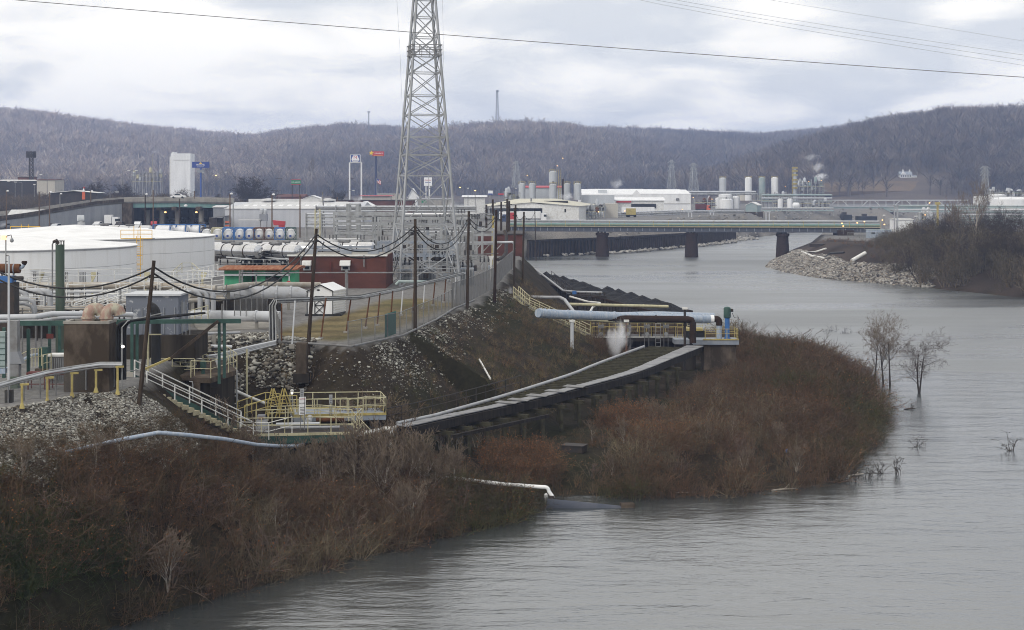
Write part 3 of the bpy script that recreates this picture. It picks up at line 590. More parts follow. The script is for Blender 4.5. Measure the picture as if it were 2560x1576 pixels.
pipe('fat grey pipe with rust blotches ending at the white shed',[P(560,734,139),P(640,734,139),P(745,735,139),P(770,739,139)],[.62,.62,.62,.38],M['pipeg'],sup=3,bands=3)
pipe('bent grey and tan pipe in front of the green shed',[P(470,738,128),P(530,727,132),P(610,714,138),P(640,712,142),P(800,713,146)],.26,M['pipeb'],sup=5)
pipe('long tan pipe running below the white tanks',[P(-20,716,132),P(380,714,132),P(540,722,131)],.30,M['pipeb'],sup=4,bands=3)
pipe('white pipe rack line under the tan pipe',[P(90,732,130),P(320,728,131)],.12,M['pipew'],sup=4)
for px in(497,515,530,104,122,62):
    Y=112 if px<200 else 124; p=P(px,728,Y); t=pipe(f'grey gooseneck drop pipe, {dict([(497,"left"),(515,"middle"),(530,"right")]).get(px,"")} of three beside the enclosure' if px>200 else f'grey gooseneck drop pipe near the green stack, {dict([(122,"nearest it"),(104,"middle"),(62,"farthest left")])[px]}',[p+V((-1.2,.6,0)),p+V((-.5,.2,0))]+bend(p+V((-.35,0,-.45)),.45,math.pi/2,0,XX,UP,6)+[P(px,775,Y)+V((.1,0,0))],.2,M['pipeg'],'drop_pipe')
pipe('bundle pipe at lower left above the green beam',[P(-30,794,95),P(90,792,95),P(130,785,96),P(240,785,97),P(330,787,99)],.16,M['pipew'],sup=None)
pipe('grey pipe over the green beam at the left',[P(-30,805,94),P(95,803,94.4),P(150,795,95),P(250,793,96)],.09,M['pipeg'])
pipe('bent grey pipe stack at far left',[P(-30,745,104),P(70,748,104),P(84,756,104),P(88,772,104),P(88,800,104)],.13,M['pipeg'])
pipe('second bent grey pipe stack at far left',[P(-30,758,103),P(62,760,103),P(78,766,103),P(84,780,103),P(84,812,103)],.11,M['pipeg'])
# pale rack in front of tanks on cream Y posts
t=thing('pipe_rack','pale pipe rack on cream tapered posts in front of the white tanks','pipe rack',P(90,720,148))
for dz in(0,.22): MB().bar(P(55,677,148)-UP*dz,P(560,680,150)-UP*dz,.11,.09).out('rail',M['pipew'],t)
for px in(100,231,364,506):
    p=XY(px,148.5); zt_=P(0,681,148.5).z; MB().cyl(V((p.x,p.y,9)),V((p.x,p.y,zt_-.7)),.1).prism([V((p.x-.1,p.y,zt_-.75)),V((p.x+.1,p.y,zt_-.75)),V((p.x+.45,p.y,zt_)),V((p.x-.15,p.y,zt_))],(0,.15,0)).out('post',M['cream'],t)
for px in(84,88,164,168,200,205,209,213,243): p=XY(px,148.2); MB().cyl(V((p.x,p.y,9.2)),V((p.x,p.y,P(0,681,148).z)),.05,n=6).out('down_pipe',M['galvd'],t)
# lines dropping past the pump house
for k,(dy,m) in enumerate(((0,'pipew'),(5,'pipeg'),(10,'pipeg'),(15,'pipew'))):
    pipe(f'long grey pipe line running down past the pump house, {("top","second","third","lowest")[k]} of four',[P(690,853+dy*.5,112.5),P(620,868+dy*.7,111.5),P(540,888+dy,110.5),P(450,898+dy,110),P(400,892+dy,110)],.075,M[m])
pipe('white pipe on a cream stub above the pump house',[P(380,862,112),P(580,868,113)],.13,M['pipew'])
pipe('grey pipe behind the dark plinth',[P(380,880,111),P(470,884,111)],.09,M['pipew'])
# concrete pier under the pipe loop
p=P(757,882,111); t=thing('pipe_pier','square rusty concrete pier under the pipe bend on the bank','pier',V((p.x,110.5,6.8))); MB().box((p.x,110.5,7.2),(.75,.9,2.1)).out('shaft',M['conc'],t); MB().box((p.x,110.5,6.6),(1.1,1.2,.62)).out('footing',M['concd'],t)
p=P(617,1000,108); tag(MB().cyl(V((p.x,108,3.5)),V((p.x,108,P(0,873,108).z)),.065).out('yellow_support_post',M['cream']),'single pale yellow post standing on the bank right of the pump house','post')
# cable and pipe loop climbing to the rack along the crest
t=thing('crest_pipe_rack','pipe and cable rack on leaning rusty posts along the top of the bank','pipe rack',P(690,850,113))
rk=[P(690,752,113.5),P(900,742,122),P(1000,722,135),P(1080,702,146),P(1160,682,158)]
for k in range(5):
    o=V((-.05*k,.14*k,.03*(k%2))); start=[P(690-k*3,852,113)+o]+[P(688-k*2.5,765,113.2)+o,P(692-k*1.5,755,113.4)+o]
    MB().tube(start+[p+o+UP*.06 for p in rk[0:1]]+[p+o for p in rk[1:]],.055,6).out('cable',M['dark'] if k%2 else M['galv'],t,True)
MB().tube([p-UP*.14 for p in rk],.08,6).out('tray',M['galvd'],t); MB().tube([p+V((.1,.75,-.1)) for p in rk],.07,6).out('tray',M['pipew'],t)
for a,bx in(((738,752),(730,866)),((815,745),(802,848)),((878,742),(865,833)),((925,737),(913,822)),((950,733),(943,815)),((982,728),(976,805)),((1008,720),(1002,790)),((1036,715),(1032,782)),((1062,708),(1058,772)),((1088,700),(1082,765)),((1115,694),(1110,758)),((1140,688),(1136,752))):
    g=G(bx[0],bx[1]); q=P(a[0],a[1],g.y+.3); MB().cyl(g,q,.06,n=7).out('rack_post',M['rust'] if a[0]%3 else M['pipew'],t); MB().box(g-UP*.15,(.35,.35,.3)).out('footing',M['concl'],t)
MB().tube([P(704,760,113),P(704,852,113)],.05,6).out('rusty_riser',M['rust'],t)
# pale pipe kerb and fence at the crest
crest=[G(700,856),G(870,868),G(1000,840),G(1085,800),G(1130,772),G(1180,752),G(1235,722)]
pipe('pale pipe lying along the foot of the bank top fence',[p+V((.25,-.3,.08)) for p in crest[:6]],.08,M['galvd'])
chainfence('chain link fence running along the top of the bank',crest[1:5],1.75,2.3)
chainfence('tall slatted fence with barbed wire arms near the transformers',[crest[4],crest[5],crest[6],G(1262,690),G(1285,668)],2.3,2.2,wmeshd,True)
chainfence('chain link fence dropping from the pipe bend toward the white pipeline',[P(586,790,119),G(680,796),G(700,856)],1.6,2.2)
tag(MB().quad(G(962,848)+UP*.1,G(990,838)+UP*.1,G(990,838)+UP*1.8,G(962,848)+UP*1.8).prism([G(962,848)+UP*.1,G(990,838)+UP*.1,G(990,838)+UP*1.75,G(962,848)+UP*1.75],(0,.03,0)).out('green_screen',M['cloth']),'faded green screen tied to the bank top fence','screen')
# poles along the bank
POLES=[((385,652),(345,1017),'leaning dark wooden pole in front of the pump house and stair',.13,'wood'),((791,572),(767,905),'dark wooden pole standing on the bank in front of the white shed',.15,'wood'),((1038,548),(1038,832),'black wooden pole on the bank in front of the lattice tower',.15,'wood'),((1172,528),(1168,772),'black wooden pole by the slatted fence right of the lattice tower',.15,'wood'),((1241,525),(1236,757),'rusty brown pole at the corner of the slatted fence',.16,'rustd'),((1287,520),(1285,718),'tall black pole just right of the rusty brown pole',.15,'wood'),((1310,530),(1306,709),'black pole at the head of the grassy bank slope',.15,'wood'),((1337,524),(1341,672),'rightmost black pole standing above the river edge stairs',.15,'wood')]
PT=[]
for (tx_,ty_),(bx,by),lab,r,m in POLES:
    g=hit(bx,by); top=P(tx_,ty_,g.y); t=thing('utility_pole',lab,'utility pole',g,'poles along the river bank'); MB().cyl(g-UP*.6,top,r,r*.72,10).out('pole',M[m],t,True)
    MB().cyl(top-UP*.9+V((-.28,0,0)),top-UP*.9+V((.28,0,0)),.04).out('cross_pin',M['darks'],t); PT.append(top)
def cable(label,a,b,d,r=.03,two=.35):
    t=thing('sagging_cable',label,'cable',a)
    for k in range(2): MB().tube(sag(V(a)-UP*k*two,V(b)-UP*k*two,d+k*.15),r,6).out('strand',M['dark'],t)
cable('pair of black cables sagging from the left edge to the leaning pole',P(-60,650,88),PT[0]-UP*.35,1.35,.05)
cable('pair of black cables sagging from the leaning pole past the green shed',PT[0]-UP*.35,PT[1]-UP*.4,2.5,.05)
cable('pair of black cables sagging in front of the brick building',PT[1]-UP*.4,PT[2]-UP*.5,1.6,.045)
cable('pair of black cables sagging across the lattice tower base',PT[2]-UP*.5,PT[3]-UP*.6,1.9,.045)
cable('short pair of black cables to the rusty brown pole',PT[3]-UP*.6,PT[4]-UP*.5,1.0,.04)

# dark berm, added dark backdrop walls, extra rails, poles and pipes between the racks
for px0,px1,py,Y,hh,l in((545,700,772,133,1.75,'dark earth berm below the fat grey pipe'),(160,322,800,126,1.5,'added dark backdrop wall behind the white gangway'),(462,545,780,132,1.7,'added dark backdrop wall behind the drop pipes'),(-20,135,800,117,1.3,'added dark backdrop wall behind the bent pipe stacks')):
    a,b=XY(px0,Y),XY(px1,Y); tag(MB().prism([a,b,b+UP*hh,a+UP*hh],(0,.5,0)).out('berm_backdrop',M['earth']),l,'wall')
t=thing('settling_slab','pale wet concrete slab right of the pump house beams','slab',XY(600,120)); MB().prism([G(470,800),G(690,806),G(690,822),G(500,830)],(0,0,.06)).out('slab',M['concl'],t)
for L,pts,sp,m in(('white handrail running level right of the green stack',[P(166,745,128),P(300,742,129)],1.2,'rail'),('white handrail in front of the tan pipe at far left',[P(-20,738,126),P(150,728,130)],1.0,'rail'),('white handrail under the pale rack right of the lamp post',[P(150,706,140),P(330,702,143)],1.8,'rail'),('white handrail near the green shed',[P(470,708,140),P(545,690,148)],1.4,'rail'),('grey handrail behind the trailers',[G(545,668),G(720,668)],2.2,'galv'),('pale handrail rising beside the enclosure',[P(400,770,114),P(470,745,122)],1.0,'rail'),('cream handrail right of the enclosure along the slab',[P(470,815,115),P(520,800,118)],1.0,'cream'),('yellow stair rails beside the white tank foot',[P(430,705,165),P(455,683,167),P(480,683,167),P(505,705,165)],1.4,'cream')):
    railing(L,pts,M[m],sp=sp,r=.034,mids=(.5,))
for k,(px0,py0,Y0,px1,py1,Y1,r,m) in enumerate(((165,800,112,330,796,114,.10,'pipeg'),(170,812,110,320,808,112,.07,'pipew'),(470,836,113,600,832,115,.09,'pipeg'),(-20,770,110,60,772,110,.2,'pipeb'),(560,752,134,700,750,135,.12,'pipeb'),(200,752,127,300,748,128,.09,'pipew'),(400,756,125,560,748,129,.16,'pipeb'))):
    pipe('thin pipe line in the crowded pipe yard, '+['below the gangway','lowest below the gangway','right of the dark plinth','behind the bent stacks','under the fat grey pipe','behind the green stack','between enclosure and drop pipes'][k],[P(px0,py0,Y0),P(px1,py1,Y1)],r,M[m],sup=4)
for k,px in enumerate((56,175,178,300,302,555,640,668)):
    Y=(104,108,108,116,116,120,140,140)[k]; p=XY(px,Y); tag(MB().cyl(p,P(px,(770,760,765,720,725,760,690,700)[k],Y),.05,n=6).out('vent_pipe',M['galvd']),'thin upright pipe in the pipe yard, '+['left of the stack','just right of the stack','second right of the stack','left of the enclosure','close left of the enclosure','right of the enclosure','before the green shed','second before the green shed'][k],'pipe')
for k,(px,top,base) in enumerate(((1232,499,600),(1268,498,590),(1273,503,592),(1216,512,610),(1289,513,640),(1253,505,620))):
    g=XY(px,260+k*6); t=thing('utility_pole','black wooden pole in the far cluster by the river, '+['second from left','fourth from left','fifth from left','leftmost','rightmost','third from left'][k],'utility pole',g,'poles along the river bank'); tp_=P(px,top,g.y); MB().cyl(g,tp_,.22,.16,8).out('pole',M['wood'],t,True); MB().bar(tp_+V((-.5,0,-.6)),tp_+V((.5,0,-.6)),.12).out('cross_pin',M['darks'],t)

for k,(px0,px1,Y,py,rows,m) in enumerate(((-20,150,114,752,3,('pipeg','pipeb')),(150,320,121,757,2,('pipeb','pipeg')),(-20,260,136,722,2,('pipew','galvd')),(390,560,129,735,2,('pipeg','pipeb')),(20,300,106,775,2,('pipeb','galvd')))):
    a,b=P(px0,py,Y),P(px1,py-3,Y+2); t=thing('pipe_rack','crowded grey pipe rack in the left pipe yard, '+['behind the bent stacks','under the sloping gangway','behind the green stack top','behind the drop pipes','low behind the green beam'][k],'pipe rack',(a.x,a.y,9))
    for j in range(rows):
        for e in(0,.5,1.0): MB().cyl(a+V((0,e,-j*.32)),b+V((0,e,-j*.32)),.07+.03*((j+int(e*2))%3),n=7).out('pipe',M[m[(j+int(e*2))%2]],t,True)
    n=max(3,int((b-a).length/1.6))
    for j in range(n+1):
        p=a.lerp(b,j/n); q=MB()
        for e in(-.15,1.15): q.bar(V((p.x,p.y+e,9)),V((p.x,p.y+e,p.z+.15+.5*(j%3==0))),.09)
        for r_ in range(rows): q.bar(V((p.x,p.y-.15,p.z-.13-r_*.32)),V((p.x,p.y+1.15,p.z-.13-r_*.32)),.07)
        q.out('frame',M['galvd' if j%2 else 'darks'],t)
for L,pts,sp in(('white handrail above the bent pipe stacks',[P(-10,735,118),P(95,728,121),P(170,722,124)],1.0),('white handrail low in front of the stacks',[P(0,782,108),P(110,778,110)],.9),('white handrail of the gangway landing beside the enclosure',[P(270,760,117),P(318,758,117)],.8),('white handrail over the tan pipe left of the lamp post',[P(20,705,142),P(140,702,143)],1.3),('white handrail beyond the enclosure roof',[P(325,728,132),P(455,724,134)],1.2)):
    railing(L,pts,M['rail'],sp=sp,r=.034,mids=(.36,.68))
# slack wires between the poles of the far cluster
for k,(a,b) in enumerate((((1241,530,200),(1268,503,272)),((1273,508,275),(1289,518,285)),((1232,504,262),(1216,517,278)),((1172,533,152),(1216,520,278)),((1287,526,185),(1310,536,190)),((1310,536,190),(1337,530,225)))): tag(MB().tube(sag(P(*a),P(*b),.9),.03,5).out('sagging_wire',M['dark']),'slack thin wire in the pole cluster, '+['brown pole to fourth pole','fifth pole to rightmost','second pole to leftmost','long one from the slatted fence pole','from the tall black pole','last one toward the river stairs'][k],'wire')
# ---------------------------------------------------------------- lower platform, trestle, intake
t=thing('screen_platform','yellow edged steel platform with handrails at the foot of the bank','platform',P(700,1080,104))
def slab(poly,z,th,m,name,t,em=None):
    MB().prism([(p.x,p.y,z-th) for p in poly],(0,0,th-.02)).out(name,m,t)
    if em:
        q=MB()
        for a,b in zip(poly,poly[1:]+poly[:1]): q.bar(V((a.x,a.y,z)),V((b.x,b.y,z)),.07,.16)
        q.out('kick_plate',em,t)
z1,z2=5.25,4.75
up_=[P(735,0,103.5),P(965,0,104.5),P(952,0,107.5),P(725,0,107)]; lo_=[P(595,0,98.5),P(885,0,99.5),P(905,0,103),P(600,0,102.5)]
slab(up_,z1,.4,M['blueg'],'upper_deck',t,M['yellow']); slab(lo_,z2,.4,M['darks'],'lower_deck',t,M['cream']); MB().prism([(p.x,p.y-.06,z2-.55) for p in lo_[:2]]+[(p.x,p.y-.06,z2-.1) for p in lo_[:2]][::-1],(0,.05,0)).out('skirt',M['green'],t)
for p in lo_+up_: MB().cyl(V((p.x,p.y,.6)),V((p.x,p.y,4.0)),.13).out('pile',M['darks'],t)
def at(p,z): return V((p.x,p.y,z))
railing('cream handrail along the front of the upper yellow platform deck',[at(up_[0],z1),at(up_[1],z1)],M['cream'],sp=1.35,r=.03,mids=(.5,))
railing('cream handrail along the back of the upper yellow platform deck',[at(up_[3],z1),at(up_[2],z1),at(up_[1],z1)],M['cream'],sp=1.35,r=.03)
railing('cream handrail along the front of the lower platform deck',[at(lo_[0],z2),at(lo_[1],z2),at(lo_[2],z2)],M['cream'],sp=1.4,r=.03)
railing('cream handrail along the middle of the lower platform deck',[P(670,1052,102.5),P(800,1048,103),P(872,1054,103)],M['cream'],sp=1.2,r=.03,h=.9)
railing('yellow sloping handrail on the ramp from the pump house wall',[P(594,1046,102),P(664,1022,103.5),P(700,1026,104)],M['yellow'],sp=1.0,r=.034)
railing('yellow sloping handrail on the ramp, river side',[P(612,1056,100.5),P(698,1032,102.5),P(742,1030,103)],M['yellow'],sp=1.0,r=.034)
for px,w in((680,'left'),(707,'right')):
    p=P(px,1044,103); top=P(px+2,972,103); t=thing('ladder_frame',f'yellow A shaped ladder frame on the lower platform, {w} one','ladder',p)
    for sx in(-.12,.12): MB().bar(p+V((sx-.35,0,0)),top+V((sx*.6,0,0)),.06).out('leg',M['yellow'],t); MB().bar(p+V((sx+.55,.3,.2)),top+V((sx*.6,0,0)),.06).out('leg',M['yellow'],t)
    for k in range(1,7): c=p.lerp(top,k/8); MB().bar(c+V((-.45*(1-k/8),0,0)),c+V((.12,0,0)),.045).out('rung',M['yellow'],t)
p=P(654,1060,100); t=thing('instrument_cabinet','pale grey sloped instrument cabinet on the lower platform','cabinet',at(p,z2)); q=at(p,z2); MB().prism([q+V((-.35,-.3,0)),q+V((.4,-.3,0)),q+V((.33,-.3,.75)),q+V((-.3,-.3,.75))],(0,.55,0)).out('body',M['pipeg'],t); MB().box(q+V((0,-.05,.75)),(.45,.4,.32)).out('head',M['grey'],t); MB().box(q+V((0,-.27,.82)),(.3,.03,.16)).out('plate',M['redd'],t)
p=P(732,1040,104.5); t=thing('platform_lamp','lit lamp on a thin pole above the yellow platform','lamp',at(p,z1)); tp=P(730,984,104.5); MB().cyl(at(p,z1-.4),tp,.03).out('pole',M['galv'],t); MB().lathe(tp-UP*.05,[(.03,0),(.07,.02),(.07,.12)],12).out('bulb',M['lampw'],t); MB().lathe(tp+UP*.08,[(.08,0),(.12,.06),(.12,.15),(.04,.18)],12).out('hood',M['whitew'],t)
def text(body,size,loc,m,parent,name='lettering',rz=0,ext=.004,sx=1,shear=0):
    c=bpy.data.curves.new(name,'FONT'); c.body=body; c.size=size; c.align_x='CENTER'; c.align_y='CENTER'; c.extrude=ext; c.shear=shear; c.space_line=.85; c.resolution_u=3
    tmp=bpy.data.objects.new('tmp',c); S.collection.objects.link(tmp); me=bpy.data.meshes.new_from_object(tmp.evaluated_get(bpy.context.evaluated_depsgraph_get())); bpy.data.objects.remove(tmp); bpy.data.curves.remove(c)
    me.name=name; me.materials.clear(); me.materials.append(m); o=bpy.data.objects.new(name,me); S.collection.objects.link(o); o.parent=parent; o.rotation_euler=(R(90),0,rz); o.scale=(sx,1,1); o.location=V(loc)-wloc(parent); return o
for k,(px,top,bot,base,w,txt,lab) in enumerate(((756,993,1037,1075,.34,('NOTICE','DO NOT','ENTER'),'white warning board with red heading on posts in the lower platform'),(755,972,993,1040,.2,('----','----'),'narrow grey notice above the warning board'),(827,987,1009,1045,.17,('---',),'small narrow white notice on a grey post by the upper deck'))):
    Y=98.3 if k==0 else (102.5 if k==1 else 103.2); p=P(px,base,Y); a=P(px,top,Y); b_=P(px,bot,Y)
    t=thing('notice_board',lab,'sign',p)
    for sx in((-w*.38,w*.38) if k!=1 else (0,)): MB().bar(V((p.x+sx,p.y+.06,p.z)),V((p.x+sx,p.y+.06,a.z-.02)),.05).out('post',M['galvd'],t)
    MB().box((p.x,p.y,b_.z),(w*1.25,.03,a.z-b_.z),R(25)).out('board',M['signwhite'] if k==0 else M['pipeg'],t)
    hh=a.z-b_.z
    if k==0:
        for j,s_ in enumerate(txt): text(s_,.10,(p.x,p.y-.03,a.z-.12-j*.26),M['signred'] if j==0 else M['darks'],t,rz=R(25))
    for j in range(4): MB().box((p.x,p.y-.025,b_.z+.06+j*hh*(.08 if k==0 else .2)),(w*.8,.01,.025),R(25)).out('text_line',M['darks'],t)
pl=V((P(765,0,102).x,102,3.9)); tag(MB().prism([P(725,1098,101.5),P(762,1068,102.5),P(762,1092,102.5),P(725,1122,101.5)],(.04,.05,0)).out('green_screen_sheet',M['teal']),'teal green sheet screen hanging below the lower platform','screen')
pipe('white lagged pipe from the platform to the trestle head',[P(868,1092,104),P(960,1074,105),P(1010,1068,106)],.16,M['whitew'],flr=2)
pipe('white pipe bend dropping into the brush at the trestle head',[P(960,1072,104.6)]+bend(P(966,1084,104.4),.32,math.pi/2,0,XX,UP,6)+[P(980,1120,104.4)],.17,M['whitew'],flr=2)
t=tag(MB().lathe(P(1000,1068,106.2),[(.02,0),(.35,.0),(.3,.12),(.1,.22)],12).out('white_cover',M['white']),'lumpy white cover at the end of the trestle','cover')
pipe('pale grey pipe on the slope beside the pump house',[P(590,978,107),P(625,994,108),P(665,1010,108)],.11,M['whitew'],flr=4)
railing('cream stair rail below the upper deck in the brush',[P(880,1068,103.5),P(925,1115,102.3)],M['cream'],sp=.8)
t=thing('cage_ladder','cream caged ladder sunk in the brush below the platform','ladder',P(925,1135,101.5))
for px in(904,958): MB().bar(P(px,1140,101.5),P(px,1092,101.5),.05).out('rail',M['cream'],t)
for k in range(5): MB().bar(P(904,1136-k*10,101.5),P(958,1134-k*10,101.5),.035).out('rung',M['cream'],t)
# blue pipe at the toe of the slope
pipe('pale blue pipe half buried in brush at the foot of the stony slope',[P(20,1158,76.5),P(120,1142,78),P(300,1100,81),P(395,1082,82.5),P(470,1088,83.5),P(560,1098,86),P(640,1112,92),P(700,1116,97),P(745,1116,98.5),P(785,1098,100.5)],.105,M['bluep'],flr=5)
# river discharge
pipe('white discharge pipe bending down to the river edge',[P(960,1175,99.5),P(1250,1210,98.5),P(1355,1218,97.8)]+bend(P(1362,1228,97.7),.24,math.pi/2,0,XX,UP,6)+[P(1384,1246,97.6)],.115,M['white'],flr=1)
a,b=P(1366,1262,100.2),P(1562,1270,100.2); t=thing('outfall_pipe','large slate blue pipe lying half sunk in the river','pipe',(a.x,a.y,-.3)); MB().tube([V((a.x,a.y,.12)),V((b.x,b.y,-.36))],.42,18).out('pipe',M['slate'],t,True); MB().cyl(P(1380,1246,97.5),P(1380,1240,97.5),.16).out('collar',M['darks'],t)
p=P(1564,1268,100.2); tag(MB().box((p.x+.1,p.y,-.25),(.85,.6,.5),.15).out('timber_block',M['conc']),'pale weathered timber block at the end of the sunken pipe','block')
p=hit(1436,1130); t=tag(MB().box(V((p.x,p.y,p.z)),(1.5,1.1,.45),-.35).box(V((p.x,p.y,p.z+.45)),(1.6,1.2,.05),-.35).out('black_skip',M['darks']),'black flat lidded box lying in the brush below the trestle','box')

for L,pts,m,sp in(('cream handrail crossing the lower platform, nearer',[P(640,1068,100),P(760,1064,100.5),P(880,1066,101)],'cream',1.1),('cream handrail crossing the lower platform, farther',[P(745,1040,103),P(868,1036,103.6)],'cream',1.0),('cream gate rail at the right end of the upper deck',[P(872,1040,104),P(915,1032,105),P(960,1030,106)],'cream',.9),('pale handrail below the foot of the bank stair',[P(600,1098,98.3),P(672,1100,98.6),P(730,1085,99)],'rail',1.2)):
    railing(L,pts,M[m],sp=sp,r=.028,mids=(.5,))
for k,(a,b,r,m) in enumerate(((P(690,1062,101),P(800,1060,101.6),.12,'pipew'),(P(700,1070,100.4),P(850,1068,101),.09,'pipeg'),(P(790,1050,102.4),P(860,1048,102.8),.16,'rust'),(P(770,1056,101.5),P(775,1045,102.5),.2,'pipeg'))): pipe('short pipe lying on the lower platform, '+['white','thin grey','rusty','stubby grey'][k],[a,b],r,M[m],flr=4)
# timber trestle
DK=[(1005,1066,103.8),(1150,1035,109.6),(1300,1006,116.2),(1450,968,124.8),(1580,930,134.5),(1670,893,146),(1742,862,157)]
dk=[P(*q) for q in DK]; zd=4.5
ctr=[]
for k in range(60):
    u=k/59*(len(dk)-1); i=min(int(u),len(dk)-2); f=u-i
    p0,p1,p2,p3=dk[max(i-1,0)],dk[i],dk[i+1],dk[min(i+2,len(dk)-1)]
    q=.5*((2*p1)+(p2-p0)*f+(2*p0-5*p1+4*p2-p3)*f*f+(3*p1-p0-3*p2+p3)*f**3); q.z=zd; ctr.append(q)
nrm=[]
for k in range(60):
    d=(ctr[min(k+1,59)]-ctr[max(k-1,0)]).normalized(); nrm.append(V((-d.y,d.x,0)))
t=thing('trestle','curving black timber trestle with a grey plated walkway above the brush','trestle',ctr[0])
wd_=[.44 if k<35 else .44+.4*(k-35)/24 for k in range(60)]
for k in range(0,58,2):
    a,b=ctr[k],ctr[k+2]; na,nb=nrm[k],nrm[k+2]
    MB().prism([a-na*wd_[k]+UP*.02,b-nb*wd_[k+2]+UP*.02,b+nb*wd_[k+2]+UP*.02,a+na*wd_[k]+UP*.02],(0,0,.05+.02*(k%4==0))).out('deck_plate',M['plate'],t)
for s_,dz,m,w,h in((-.8,-.45,'timber',.3,.85),(.75,-.35,'timber',.25,.6)): MB().prism([],(0,0,0)) if False else None
for s_ in(-.5,.44):
    q=MB()
    for k in range(0,58,2): q.prism([ctr[k]+nrm[k]*s_-UP*.58,ctr[k+2]+nrm[k+2]*s_-UP*.58,ctr[k+2]+nrm[k+2]*s_-UP*.03,ctr[k]+nrm[k]*s_-UP*.03],-nrm[k]*.18)
    q.out('stringer',M['timber'],t)
W2=[.9+3.6*min(1,max(0,(k-8)/34)) for k in range(60)]    # the tie deck widens toward the intake
for k in range(9,58):
    for f in(0,):
        a=ctr[k].lerp(ctr[k+1],f); n_=nrm[k]; w=W2[k]
        MB().bar(a+n_*.5-UP*.12,a+n_*w-UP*.12,.16,.16).out('tie',M['tie'],t)
for k in range(0,50,3):
    a=ctr[k]; n_=nrm[k]
    for s_ in(-1.2,.6):
        b_=a+n_*s_; g=tz(b_.x,b_.y); MB().cyl(V((b_.x,b_.y,min(g,3)-.4)),V((b_.x,b_.y,zd-.8)),.16,n=8).out('pile',M['tie'],t)
    MB().bar(a-n_*1.55-UP*.82,a+n_*1.2-UP*.82,.26,.26).out('pile_cap',M['tie'],t)
for k in(17,19,22,25,28): MB().prism([ctr[k]-nrm[k]*.95+UP*.12,ctr[k+1]-nrm[k]*.75+UP*.12,ctr[k+1]+nrm[k]*.85+UP*.12,ctr[k]+nrm[k]*.75+UP*.12],(0,0,.05)).out('loose_plate',M['galvd'],t)
MB().bar(P(1130,1092,104),P(1370,1040,112),.22).out('side_waler',M['timber'],t)
pg=[ctr[k]+nrm[k]*(W2[k]+.15)+UP*.02 for k in range(2,57)]
pipe('curved grey pipe following the landward edge of the trestle',[pg[k] for k in range(0,55,3)],.13,M['pipeg'],flr=2)
railing('thin dark handrail along the landward side of the trestle walkway',[ctr[k]+nrm[k]*(W2[k]+.5) for k in(0,6,11,15,19,23,26)],M['darks'],sp=2.0,r=.035,h=1.05)
# intake platform at the trestle end
zi=4.85; X0,X1=P(1690,0,159).x,P(1846,0,160).x
t=thing('intake_platform','river intake platform with pale blue edge and yellow handrails','platform',(X1-2,160,zi))
MB().box(((P(1735,0,159).x+X1)/2,160.9,zi-.5),(X1-P(1735,0,159).x,2.6,.48)).out('slab',M['blueg'],t); MB().box(((X0+P(1728,0,159).x)/2,161.5,zi-.55),(P(1728,0,159).x-X0,2.0,.48)).out('slab',M['blueg'],t)
MB().box((P(1800,0,160).x,161,.5),(3.2,2.2,3.85)).out('pier',M['conc'],t); MB().box((P(1715,0,161).x,162,.5),(2.0,2.0,3.75)).out('pier',M['concd'],t)
railing('yellow handrail around the river intake platform',[(P(1763,0,159.7).x,159.7,zi),(X1-.1,159.7,zi),(X1-.1,162.1,zi),(P(1763,0,162).x,162.1,zi)],M['yellow'],sp=1.2,r=.035)
q=MB().bar((P(1757,0,159.6).x,159.58,zi+.02),(X1,159.58,zi+.02),.09,.14).out('kick_plate',M['yellow'],t)
p=V((P(1818,0,160.5).x,160.5,zi)); t=thing('vertical_pump','tall bright blue vertical pump with teal motor on the intake platform','pump',p)
MB().lathe(p,[(.33,0),(.33,.1),(.24,.14),(.24,2.05),(.30,2.1)],18).out('column',M['blue'],t,True); MB().lathe(p+UP*2.1,[(.28,0),(.36,.06),(.36,.95),(.30,1.05),(.12,1.12)],18).out('motor',M['green'],t,True); MB().box(p+V((.45,0,2.7)),(.3,.25,.3)).out('junction_box',M['darks'],t)
MB().tube([p+V((.5,0,2.6)),p+V((.7,0,2.15)),p+V((1.15,0,2.2)),p+V((1.18,0,1.4)),p+V((1.18,0,0))],.03,6).out('conduit',M['darks'],t)
t=thing('riser_pipe','pale blue riser with rusty elbow where the intake main ends','pipe',(P(1798,0,161).x,161,zi)); x=P(1798,0,161).x
MB().cyl((x,161,zi-.2),(x,161,zi+1.35),.29,n=14).out('riser',M['bluep'],t,True); MB().tube([V((x,161,zi+1.3)),V((x,161,zi+1.6))]+bend(V((x-.32,161,zi+1.65)),.3,0,math.pi/2,XX,UP,6)+[V((x-.6,161,zi+1.95))],.33,14).out('elbow',M['rustd'],t,True)
# intake mains
e=V((x-.55,161,zi+1.95))
pipe('large pale blue riveted intake main crossing the bank foot',[P(1345,783,151),P(1390,786,153),P(1620,794,158.5),V((P(1775,0,161).x,161,e.z))],[.42,.44,.42,.40],M['bluep'],flr=2,bands=4)
tag(MB().cyl(V((P(1775,0,161).x,161,e.z)),V((P(1785,0,161).x,161,e.z)),.40,n=14).out('white_collar',M['white']),'white collar band on the end of the intake main','collar')
pipe('second pale blue main behind the riveted one',[P(1510,789,163),P(1640,786,164),P(1785,790,165)],.30,M['bluep'],flr=2)
pr=V((P(1732,0,157.6).x,157.6,0))
pipe('dark rusty intake pipe with a bend dropping to the trestle end',[P(1522,795,156.2),P(1560,797,156.6),V((pr.x-.5,157.6,P(0,799,157.6).z)),V((pr.x-.12,157.6,P(0,801,157.6).z)),V((pr.x,157.6,P(0,809,157.6).z)),V((pr.x,157.6,P(0,858,157.6).z))],.33,M['rustd'],flr=2,bands=1)
